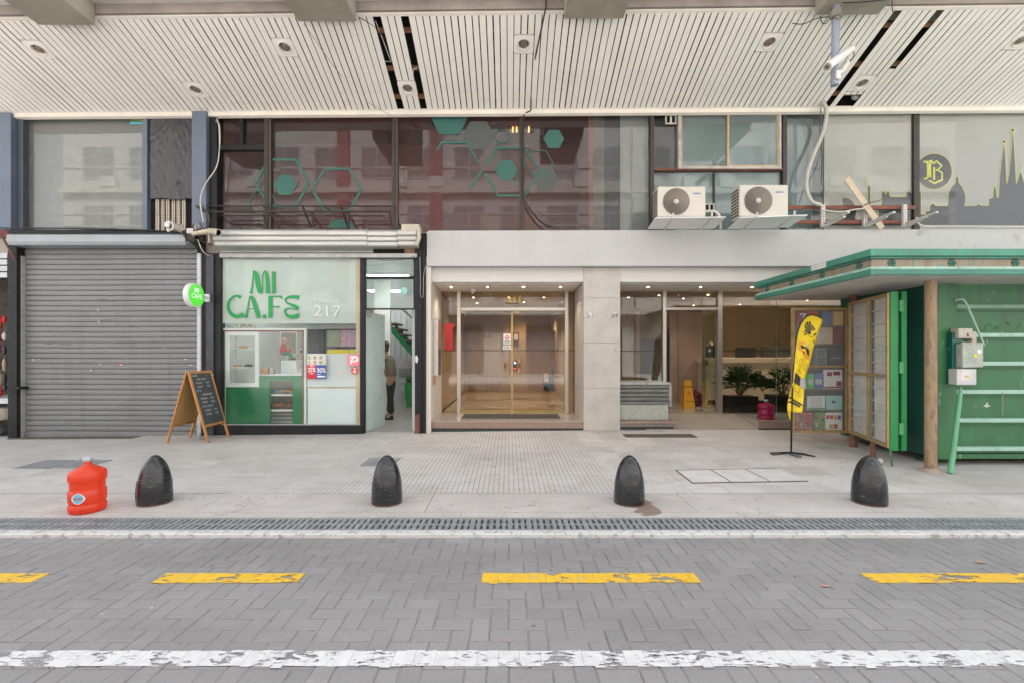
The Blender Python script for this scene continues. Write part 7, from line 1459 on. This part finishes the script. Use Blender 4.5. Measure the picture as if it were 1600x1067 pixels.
def bracket(pp_top, pp_bot, Yt, Yb_, lb):
    t_ = thing('unit_tray', lb, 'bracket', P3(pp_bot[0][0], pp_bot[0][1], Yb_)); b_ = MB(); q_ = [P3(*pp_bot[0], Yb_), P3(*pp_bot[1], Yb_), P3(*pp_top[1], Yt), P3(*pp_top[0], Yt)]; b_.poly(q_, (0, .0, -.012)); b_.build('tray_sheet', M('tray_white', (.85, .85, .85), .4, var=.05), t_)
    for f in (.25, .8):
        b_ = MB(); a = q_[0].lerp(q_[1], f); c_ = q_[3].lerp(q_[2], f); b_.bar(a+Vector((0, -.006, -.02)), c_+Vector((0, -.01, .0)), .03, .02); b_.bar(c_+Vector((0, -.012, 0)), c_+Vector((0, -.012, .07)), .02); b_.build('arm', m_wb, t_)
bracket([(1024, 340.5), (1134, 339)], [(1012, 357.5), (1116, 357)], 7.62, 8.35, 'white tilted tray and arms under the left air conditioner')
bracket([(1156, 340), (1262, 336)], [(1137, 357.5), (1232, 355)], 7.58, 8.35, 'white tilted tray and arms under the right air conditioner')
cable('condenser_hose', [P3(1103, 331, 7.9), P3(1117, 331, 7.85), P3(1125, 340, 7.85), P3(1126, 358, 7.95)], .02, m_cabw, 'ivory hose curving down from the left air conditioner', 'hose', 8)
# rails and arms right of the units
rl = thing('bracket_rail', 'rusty double rail with three perforated ivory arms, left over from removed units', 'rail', P3(1330, 350, 8.42))
m_rr = M('red_rust_rail', (.20, .065, .04), .6, .2, var=.3, scale=8)
for (a, c) in ((321.5, 327.2), (344.5, 350)): b_ = MB(); b_.pbox(1226, a, 1431, c, 8.46, .04); b_.build('rail', m_rr, rl, bevel=.003)
for px in (1286.5, 1352.5, 1414.5):
    b_ = MB(); b_.pbox(px-2.6, 320, px+3, 355, 8.40, .05); v_ = b_.build('perforated_arm', m_wb, rl); b_ = MB(); [b_.pbox(px-.6, 323+k*4, px+.8, 324.6+k*4, 8.397, .002) for k in range(7)]; b_.build('holes', m_dark, v_)
    b_ = MB(); q_ = P3(px+2, 350, 8.38); b_.bar(q_, q_+Vector((-.02, -.62, .02)), .04, .03); b_.build('support_bar', m_wb, rl)
    b_ = MB(); b_.bar(P3(px+1, 355, 8.39), P3(px+33, 339, 7.95), .05, .03); b_.build('diagonal_arm', m_wb, rl)
b_ = MB(); b_.bar(P3(1322.5, 279.5, 8.28), P3(1378, 357, 8.36), .11, .02, up=(0, -1, 0)); 
o = b_.build('wooden_plank', M('raw_plank', (.60, .48, .35), .7, var=.12, scale=4)); tag(o, 'pale wooden plank leaning diagonally across the rusty rails', 'plank')
b_ = MB(); b_.tube([P3(1350, 321, 8.3), P3(1363, 316, 8.25), P3(1376, 313, 8.2), P3(1387, 310.5, 8.2)], [.01, .008, .006, .004], 5); b_.tube([P3(1358, 317, 8.28), P3(1370, 318, 8.24), P3(1374, 314, 8.2)], .005, 5); o = b_.build('twig', M('twig', (.14, .09, .07), .8)); tag(o, 'dry twig caught on the upper rusty rail', 'twig')
# ================================================================== IRON RAILS over the cafe
ir = thing('awning_frame', 'bare rusty iron awning frame lying over the cafe shutter housing', 'awning frame', P3(460, 355, 8.3)); m_ir = M('dark_iron', (.035, .026, .022), .7, .2, var=.3, scale=9)
for (a, c, Ya, Yb_, w_) in (((305, 322), (616, 322.5), 8.45, 8.45, .02), ((322, 331.5), (608, 331), 8.2, 8.2, .028), ((345, 337.5), (600, 338), 8.45, 8.45, .018), ((410, 323), (428, 332), 8.45, 8.2, .022), ((473, 323.5), (486, 356), 8.45, 8.2, .03), ((507, 323), (519, 332), 8.45, 8.2, .022), ((533, 323), (544, 356), 8.45, 8.2, .03), ((489, 331), (489, 356), 8.2, 8.2, .03), ((545, 331), (545, 356), 8.2, 8.2, .03), ((608, 330.5), (614, 357), 8.2, 8.25, .025), ((306, 322), (322, 332), 8.45, 8.2, .03), ((421, 335), (443, 345), 8.4, 8.3, .02), ((443, 345), (432, 357), 8.3, 8.3, .02), ((411, 335), (418, 357), 8.4, 8.3, .02)):
    b_ = MB(); b_.bar(P3(*a, Ya), P3(*c, Yb_), w_); b_.build('iron_bar', m_ir, ir)
# ================================================================== clutter of pipes and fixtures at the corner post
m_iv = M('aged_ivory', (.50, .43, .33), .6, var=.3, scale=10, spots=(.2, .15, .1), spot_th=.62, spot_scale=12)
cl = thing('spotlight_fixture', 'aged ivory tubular floodlight and pipe on the corner between the shutter and the cafe', 'floodlight', P3(312, 362, 8.0)); Yc3 = 8.0
b_ = MB(); b_.tube([P3(301, 366, Yc3), P3(318, 363, Yc3-.02), P3(330, 361.5, Yc3-.04)], [.035, .045, .05], 14); b_.build('tube', m_iv, cl); b_ = MB(); b_.tube([P3(330, 361.5, Yc3-.045), P3(342, 364, Yc3-.08)], [.05, .062], 16); b_.build('head', m_iv, cl); b_ = MB(); b_.lathe([(0, .0), (.05, 0)], P3(340.5, 364, Yc3-.12), 16, axis='Y'); b_.build('lens', M('dull_lens', (.35, .36, .33), .7), cl); b_ = MB(); b_.pbox(291, 357, 301.5, 365, Yc3, .1); b_.build('white_box', M('dirty_white', (.56, .54, .50), .5), cl, bevel=.008)
b_ = MB(); b_.tube([P3(326, 366, Yc3-.02), P3(327, 377, Yc3-.02), P3(325, 380, Yc3-.02)], .012, 6); b_.build('drip_pipe', m_iv, cl)
bf = thing('lamp_fixture', 'white broken bulb holder on a grey cylinder at the right end of the shutter box', 'lamp', P3(270, 363, 8.05)); b_ = MB(); b_.tube([P3(271, 354, 8.0), P3(284, 358, 8.1)], [.055, .075], 16); b_.build('cylinder', M('worn_grey', (.38, .34, .29), .6, var=.3, scale=12), bf); b_ = MB(); b_.lathe([(.035, 0), (.05, .01), (.05, .02), (.03, .03)], P3(262, 352, 7.98), 18, axis='Y'); b_.build('ring', m_wf, bf); b_ = MB(); q_ = [P3(263+8*cos(t_), 354-7*sin(t_), 7.97) for t_ in (2.0, 1.2, .4, -.4, -1.2)]; b_.tube(q_, .014, 8); b_.build('hook', m_wf, bf); b_ = MB(); b_.tube([P3(262, 358, 7.98), P3(263.5, 362.5, 7.98)], .02, 8); b_.build('peg', m_wf, bf)
r = random.Random(77)
for i_, (pts_, rr_, m, lb) in enumerate([([P3(284, 362, 8.1), P3(296, 376, 8.15), P3(312, 386, 8.3), P3(322, 392, 8.38)], .022, m_cabk, 'thick black cable bundle sloping down to the corner post'), ([P3(288, 366, 8.05), P3(302, 382, 8.1), P3(316, 396, 8.3), P3(322, 400, 8.36)], .012, m_cabk, 'thin black cable under the thick bundle at the corner post'), ([P3(288, 360, 8.0), P3(300, 372, 8.05), P3(318, 378, 8.2), P3(332, 384, 8.3)], .016, M('rusty_cable', (.10, .06, .045), .7), 'brownish pipe crossing the cable bundle at the corner post'), ([P3(309, 375, 8.1), P3(315, 390, 8.1), P3(322, 398, 8.2), P3(328, 399, 8.3)], .008, m_cabw, 'pale cable hook hanging at the corner post'), ([P3(286, 364, 8.2), P3(276, 362, 8.3), P3(150, 358, 8.42), P3(20, 357, 8.42), P3(-40, 356, 8.42)], .014, m_cabk, 'dark cable lying along the top of the long shutter box')]): cable('cable', pts_, rr_, m, lb)
for i_ in range(9):
    a_ = (r.uniform(284, 322), r.uniform(350, 372)); b2_ = (a_[0]+r.uniform(-14, 22), a_[1]+r.uniform(-4, 14)); m2_ = ((a_[0]+b2_[0])/2+r.uniform(-5, 5), (a_[1]+b2_[1])/2+r.uniform(0, 6)); cable('cable', [P3(*a_, 8.0+r.random()*.3), P3(*m2_, 7.95+r.random()*.3), P3(*b2_, 8.1+r.random()*.2)], r.uniform(.005, .016), [m_cabk, m_iv, M('rusty_cable', (.10, .06, .045), .7)][i_ % 3], 'short tangled cable end in the knot of wires beside the corner post', 'cable', 6, 'tangled cables at the corner post')
cable('cable', [P3(339, 186, 8.48), P3(342, 200, 8.44), P3(343, 232, 8.44), P3(338, 262, 8.42), P3(320, 290, 8.3), P3(313, 315, 8.2), P3(318, 348, 8.15)], .011, m_cabw, 'ivory cable hanging in a slack curve in front of the blue-grey post')
cable('cable', [P3(337, 190, 8.45), P3(343, 196, 8.42), P3(344, 225, 8.44)], .008, m_cabw, 'short ivory cable loop near the top of the blue-grey post')
cable('cable', [P3(316, 322, 8.2), P3(325, 335, 8.1), P3(326, 350, 8.1), P3(318, 358, 8.1), P3(312, 348, 8.1)], .013, M('rusty_cable', (.10, .06, .045), .7), 'rusty hoop at the left end of the awning frame')
cable('cable', [P3(853, -6, 6.7), P3(853, 10, 6.75), P3(850, 26, 6.8), P3(831, 120, 7.9), P3(829.5, 165, 8.35), P3(829, 173, 8.42), P3(819, 180, 8.50), P3(817, 200, 8.52), P3(817, 300, 8.52), P3(820, 314, 8.48), P3(835, 336, 8.46), P3(850, 350, 8.44), P3(872, 358, 8.42)], .012, m_cabk, 'long black cable from the ceiling down the middle mullion to the white band')
cable('cable', [P3(819, 312, 8.47), P3(832, 334, 8.45), P3(846, 349, 8.43), P3(860, 357, 8.42)], .010, m_cabk, 'second black cable fanning out at the foot of the middle mullion')
cable('cable', [P3(1286, 160, 8.3), P3(1291, 172, 8.35), P3(1290, 190, 8.4), P3(1283, 215, 8.4), P3(1272, 240, 8.38), P3(1262, 270, 8.36), P3(1260, 295, 8.36), P3(1268, 315, 8.36), P3(1282, 321, 8.38)], .034, M('taped_bundle', (.50, .48, .43), .6, var=.15, scale=8), 'thick taped grey pipe bundle winding down beside the right blinds', 'pipe bundle', 10)
cable('cable', [P3(1283, 165, 8.35), P3(1281, 205, 8.42), P3(1284, 240, 8.42), P3(1283, 290, 8.44)], .008, m_cabk, 'thin black cable behind the grey pipe bundle')
cable('cable', [P3(1284, 228, 8.42), P3(1272, 270, 8.42), P3(1258, 290, 8.42), P3(1249, 318, 8.42)], .007, m_cabk, 'thin black cable crossing left of the grey pipe bundle')
cable('cable', [P3(1285, 328, 8.3), P3(1310, 332, 8.25), P3(1335, 328, 8.25), P3(1352, 326, 8.3)], .014, m_cabw, 'ivory cable sagging between the rusty rails')
cable('cable', [P3(1432, 340, 8.42), P3(1440, 353, 8.4), P3(1480, 354, 8.4), P3(1540, 354.5, 8.4), P3(1640, 355, 8.4)], .016, m_cabw, 'ivory pipe lying along the top of the white band at the right')
# ================================================================== CCTV on pole
Yq = 6.62
cc = thing('camera_pole', 'grey-blue steel pole hanging from the right concrete beam', 'pole', P3(1305, 134, Yq)); b_ = MB(); b_.tube([P3(1306.5, 6, Yq), P3(1304, 134, Yq)], .05, 16); b_.build('tube', M('pole_greyblue', (.27, .30, .37), .5, var=.06), cc)
b_ = MB(); b_.tube([P3(1306, 18, Yq-.03), P3(1305.8, 28, Yq-.03)], .07, 14); b_.build('collar', M('dirty_collar', (.28, .25, .2), .7, var=.25, scale=14), cc); b_ = MB(); b_.bar(P3(1312, 12, Yq-.06), P3(1308, 30, Yq-.06), .05, .02, up=(0, 1, 0)); b_.build('stay', M('dirty_collar', (.28, .25, .2), .7), cc)
cv = thing('surveillance_camera', 'white bullet surveillance camera aimed down to the left on the hanging grey pole', 'security camera', P3(1304, 125, Yq)); m_cw = M('camera_white', (.70, .68, .64), .4, var=.05, spots=(.4, .34, .28), spot_th=.72, spot_scale=30)
pa, pb_ = P3(1294, 104, Yq-.22), P3(1331, 76.5, Yq+.05); d = (pb_-pa).normalized(); b_ = MB(); b_.tube([pa, pa+d*.03, pb_-d*.03, pb_], [.052, .056, .056, .046], 20); b_.build('housing', m_cw, cv)
b_ = MB(); b_.tube([pa-d*.03, pa+d*.02], [.060, .060], 20, True); b_.build('sun_hood', m_cw, cv); b_ = MB(); b_.tube([pa-d*.034, pa-d*.030], .046, 18); b_.build('glass_face', M('camera_face', (.30, .27, .22), .2), cv); b_ = MB(); b_.tube([pa-d*.037, pa-d*.034], .018, 12); b_.build('lens', m_black, cv)
b_ = MB(); b_.tube([P3(1322, 95, Yq), P3(1325, 99, Yq-.02), P3(1316, 112, Yq-.05), P3(1306, 118, Yq-.06)], [.022, .028, .022, .026], 10); b_.build('arm', m_cw, cv); b_ = MB(); b_.box(PX(1301, Yq), PX(1308, Yq), Yq-.08, Yq-.045, PZ(128, Yq), PZ(115, Yq)); b_.build('mount', m_cw, cv, bevel=.008)
cable('cable', [P3(1333, 78, Yq+.02), P3(1334, 88, Yq+.02), P3(1326, 98, Yq)], .006, m_cabk, 'thin dark lead at the back of the surveillance camera')
cable('cable', [P3(1238, 37, 6.80), P3(1255, 38, 6.78), P3(1278, 29, 6.75), P3(1300, 27, 6.6)], .006, m_cabk, 'thin dark wire running along the ceiling to the camera pole')
cable('cable', [P3(1282, 26, 6.7), P3(1284, 35, 6.66), P3(1289, 38, 6.65), P3(1294, 33, 6.65), P3(1297, 28, 6.62)], .006, m_cabk, 'small dark wire loop beside the camera pole')
cable('cable', [P3(1316, 5, 6.5), P3(1345, 4, 6.4), P3(1385, 0, 6.3), P3(1420, -6, 6.2)], .007, m_cabk, 'dark wire leaving the camera pole to the right under the beam')
cable('cable', [P3(1394, -4, 6.6), P3(1394, 12, 6.7), P3(1396, 21, 6.85), P3(1400, 18, 6.95)], .006, m_cabk, 'dark wire hooked into the open ceiling slot right of the camera pole')
cable('cable', [P3(150, 26, 6.88), P3(205, 78, 7.35), P3(255, 120, 7.9), P3(300, 160, 8.3)], .003, m_cabk, 'hair-thin wire stretched under the slats at the upper left')
cable('cable', [P3(560, 27, 6.88), P3(584, 42, 6.98), P3(600, 60, 7.1)], .004, m_cabk, 'hair-thin wire from the second beam to the open slot')
cable('cable', [P3(475, 38, 6.8), P3(530, 115, 7.75), P3(575, 160, 8.3), P3(610, 180, 8.45)], .003, m_cabk, 'hair-thin wire crossing the slats left of the open slots')
b_ = MB(); b_.ppoly([(1195, 121), (1200, 119), (1205, 123), (1201, 130), (1196, 128)], 7.9, .01); 
# torn insulation in the hole near the right end of the canopy
c = ceil_at(1336, 159); b_ = MB(); b_.lathe([(.0, 0), (.05, .02), (.07, .06), (.05, .1), (0, .12)], c+Vector((0, 0, .02)), 7, 1, .7); o = b_.build('torn_insulation', M('insulation', (.42, .40, .36), .9, var=.3, scale=20)); tag(o, 'scrap of torn insulation showing in the hole of the ceiling near the camera pole', 'insulation')
# ================================================================== PEOPLE
def skin(name, pts_, edges, rad, m, parent, sub=2, root=0):
    me = bpy.data.meshes.new(name); me.from_pydata([tuple(p_) for p_ in pts_], edges, []); o_ = bpy.data.objects.new(name, me); sc.collection.objects.link(o_)
    md = o_.modifiers.new('k', 'SKIN'); md.use_smooth_shade = True
    for i2, rr_ in enumerate(rad): me.skin_vertices[0].data[i2].radius = rr_ if isinstance(rr_, tuple) else (rr_, rr_); me.skin_vertices[0].data[i2].use_root = (i2 == root)
    s2 = o_.modifiers.new('s', 'SUBSURF'); s2.levels = sub; s2.render_levels = sub
    dg = bpy.context.evaluated_depsgraph_get(); dg.update(); m3 = bpy.data.meshes.new_from_object(o_.evaluated_get(dg)); bpy.data.objects.remove(o_); m3.name = name; m3.materials.clear(); m3.materials.append(m)
    for p_ in m3.polygons: p_.use_smooth = True
    o_ = bpy.data.objects.new(name, m3); sc.collection.objects.link(o_); o_.parent = parent; return o_
m_skin = M('skin', (.42, .25, .18), .55, var=.05); m_hair = M('brown_hair', (.075, .04, .025), .6, var=.3, scale=40)
def head(par, c, yaw, hair, back=True):   # face towards local -x rotated by yaw
    R_ = Matrix.Rotation(yaw, 3, 'Z')
    def tr3(mb): mb.v = [Vector(c)+R_ @ v for v in mb.v]; return mb
    b_ = MB(); n = 20; vs = []; pr = [(.0, -.115), (.035, -.108), (.055, -.085), (.066, -.05), (.073, 0), (.075, .035), (.068, .075), (.045, .105), (0, .118)]
    b_.lathe([(a, z) for a, z in pr], (0, 0, 0), n, 1.18, .98)
    for i2, v in enumerate(b_.v):
        if v.x < 0 and abs(v.y) < .02: v.x -= .020*math.exp(-((v.z+.012)/.022)**2)*(1-abs(v.y)/.02)      # nose
        if v.x < 0: v.x += .006*math.exp(-((v.z-.022)/.014)**2)*math.exp(-((abs(v.y)-.028)/.014)**2)       # eye sockets
        if v.x < -.02 and v.z < -.07: v.x -= .006                                                        # chin
    hd = tr3(b_).build('head', m_skin, par, local=True)
    for s3 in (-1, 1):
        b_ = MB(); b_.lathe([(0, -.006), (.016, -.004), (.02, .004), (0, .006)], (.004, s3*.073, .0), 10, .7, 1.3, axis='X'); b_.v = [Vector((v.x, s3*.075+(v.x-.004)*.6, v.z)) for v in b_.v]; tr3(b_).build('ear', m_skin, hd, local=True)
        b_ = MB(); b_.lathe([(0, -.004), (.007, -.002), (.0075, .002), (0, .004)], (-.079, s3*.029, .021), 8, axis='X'); tr3(b_).build('eye', m_black, hd, local=True)
    b_ = MB(); b_.box(-.088, -.082, -.018, .018, -.058, -.052); tr3(b_).build('mouth', M('lips', (.3, .1, .09), .5), hd, local=True)
    b_ = MB(); b_.lathe([(.079, -.02), (.083, .02), (.078, .07), (.055, .112), (0, .130)], (.014, 0, .004), 20, 1.16, 1.03)
    if back: b_.lathe([(.05, -.13), (.068, -.09), (.074, -.03), (.06, .02)], (.030, 0, 0), 16, .9, 1.0)
    tr3(b_).build('hair', hair, par, local=True)
    return hd
def hand(par, wrist, dirv, side, m=m_skin):
    w = Vector(wrist); d_ = Vector(dirv).normalized(); s3 = Vector(side).normalized(); nn = d_.cross(s3).normalized()
    pts_ = [w, w+d_*.045, w+d_*.085]; rad = [(.022, .016), (.032, .015), (.036, .013)]; ed = [(0, 1), (1, 2)]
    for k, ln in enumerate((.062, .074, .070, .054)):
        o3 = w+d_*.09+s3*(.027-.018*k); i0 = len(pts_); pts_ += [o3, o3+d_*ln*.5+nn*.008, o3+d_*ln*.85+nn*.026]; rad += [(.009, .009), (.008, .008), (.0065, .0065)]; ed += [(2, i0), (i0, i0+1), (i0+1, i0+2)]
    i0 = len(pts_); o3 = w+d_*.035+s3*.035; pts_ += [o3, o3+d_*.035+s3*.02, o3+d_*.06+s3*.022]; rad += [(.012, .012), (.010, .010), (.008, .008)]; ed += [(1, i0), (i0, i0+1), (i0+1, i0+2)]
    return skin('hand', pts_, ed, rad, m, par, 1)
# person standing in the cafe: seen from behind at an angle, leaning slightly to the counter
px_, py_ = PX(611, 10.3), 10.3
pe = thing('person', 'person in olive-brown jacket and dark trousers standing behind the frosted cafe door', 'person', (px_, py_, zf))
bp = [(0, 0, .90), (0, 0, 1.02), (-.02, 0, 1.18), (-.06, 0, 1.34), (-.09, 0, 1.43), (-.115, 0, 1.50), (-.13, 0, 1.55),
      (0, -.09, .86), (.01, -.10, .50), (.03, -.10, .09), (-.10, -.11, .035), (0, .09, .86), (-.04, .10, .50), (-.06, .10, .09), (-.19, .11, .035),
      (-.07, -.17, 1.37), (.06, -.25, 1.14), (.05, -.20, .92), (-.07, .17, 1.37), (-.22, .21, 1.14), (-.36, .14, 1.05)]
be = [(0, 1), (1, 2), (2, 3), (3, 4), (4, 5), (5, 6), (0, 7), (7, 8), (8, 9), (9, 10), (0, 11), (11, 12), (12, 13), (13, 14), (3, 15), (15, 16), (16, 17), (3, 18), (18, 19), (19, 20)]
br = [(.12, .14), (.115, .13), (.115, .145), (.11, .16), (.06, .06), (.05, .05), (.05, .05), .085, .055, .042, .032, .085, .055, .042, .032, .055, .042, .026, .055, .042, .026]
skin('body', bp, be, br, m_skin, pe)
m_jk = M('olive_jacket', (.20, .165, .11), .8, var=.2, scale=9, bump=.3, bscale=60); m_tr = M('dark_trousers', (.028, .026, .025), .8, var=.2)
skin('jacket', [(0, 0, .93), (0, 0, 1.02), (-.02, 0, 1.18), (-.06, 0, 1.34), (-.085, 0, 1.42), (-.07, -.17, 1.37), (.06, -.25, 1.14), (.052, -.207, .955), (-.07, .17, 1.37), (-.22, .21, 1.14), (-.34, .15, 1.06)], [(0, 1), (1, 2), (2, 3), (3, 4), (3, 5), (5, 6), (6, 7), (3, 8), (8, 9), (9, 10)], [(.145, .165), (.135, .155), (.135, .165), (.13, .18), (.07, .08), .075, .06, .042, .075, .06, .042], m_jk, pe)
skin('trousers', [(0, 0, .95), (0, 0, .88), (0, -.09, .82), (.01, -.10, .50), (.03, -.10, .12), (0, .09, .82), (-.04, .10, .50), (-.06, .10, .12)], [(0, 1), (1, 2), (2, 3), (3, 4), (1, 5), (5, 6), (6, 7)], [(.13, .15), (.13, .15), .10, .075, .075, .10, .075, .075], m_tr, pe)
for (x_, y_) in ((.03, -.10), (-.06, .10)):
    b_ = MB(); b_.lathe([(.045, 0), (.05, .02), (.045, .06), (.04, .10)], (x_, y_, 0), 12, 1.0, .9); b_.lathe([(.048, 0), (.05, .02), (.04, .05), (0, .065)], (x_-.09, y_, 0), 12, 1.6, .9); b_.build('shoe', m_black, pe, local=True)
head(pe, (-.145, 0, 1.63), radians(25), m_hair); hand(pe, (.05, -.20, .945), (-.15, .05, -1), (-1, 0, 0)); hand(pe, (-.355, .143, 1.052), (-1, -.1, -.2), (0, -.3, 1))
# receptionists
def seated(px, Y, zh, lb, mt_, mh, yaw):
    x_ = PX(px, Y); b_z = zh-1.22; t_ = thing('person', lb, 'person', (x_, Y, pf)); dz = zh-pf-1.22
    P2 = [(0, 0, .50+dz), (0, 0, .75+dz), (0, 0, .95+dz), (0, 0, 1.05+dz), (0, 0, 1.13+dz), (-.18, 0, .97+dz), (-.24, -.05, .74+dz), (-.20, -.28, .70+dz), (.18, 0, .97+dz), (.24, -.05, .74+dz), (.20, -.28, .70+dz), (-.09, -.1, .45+dz), (-.10, -.42, .47+dz), (-.10, -.44, .06), (.09, -.1, .45+dz), (.10, -.42, .47+dz), (.10, -.44, .06)]
    E2 = [(0, 1), (1, 2), (2, 3), (3, 4), (2, 5), (5, 6), (6, 7), (2, 8), (8, 9), (9, 10), (0, 11), (11, 12), (12, 13), (0, 14), (14, 15), (15, 16)]
    skin('body', P2, E2, [.13, .13, .15, .055, .05, .06, .045, .026, .06, .045, .026, .08, .06, .04, .08, .06, .04], m_skin, t_)
    skin('top', P2[:4]+P2[5:11], [(0, 1), (1, 2), (2, 3), (2, 4), (4, 5), (5, 6), (2, 7), (7, 8), (8, 9)], [.15, .15, .17, .07, .078, .06, .045, .078, .06, .045], mt_, t_)
    head(t_, (0, -.02, 1.22+dz), yaw, mh)
    for s3 in (-1, 1): hand(t_, (s3*.20, -.28, .70+dz), (-.1*s3, -1, -.1), (-s3, 0, 0))
seated(1238, 12.6, PZ(547, 12.6), 'grey-haired person seated at the right of the reception desk, half hidden by the yellow flag', M('black_top', (.02, .02, .022), .8), M('grey_hair', (.22, .21, .20), .7, var=.3, scale=40), radians(60))
seated(1112, 12.7, PZ(541, 12.7), 'dark-haired person seated behind the left monitor of the reception desk', M('navy_top', (.02, .025, .045), .8), M('black_hair', (.012, .01, .01), .6), radians(90))
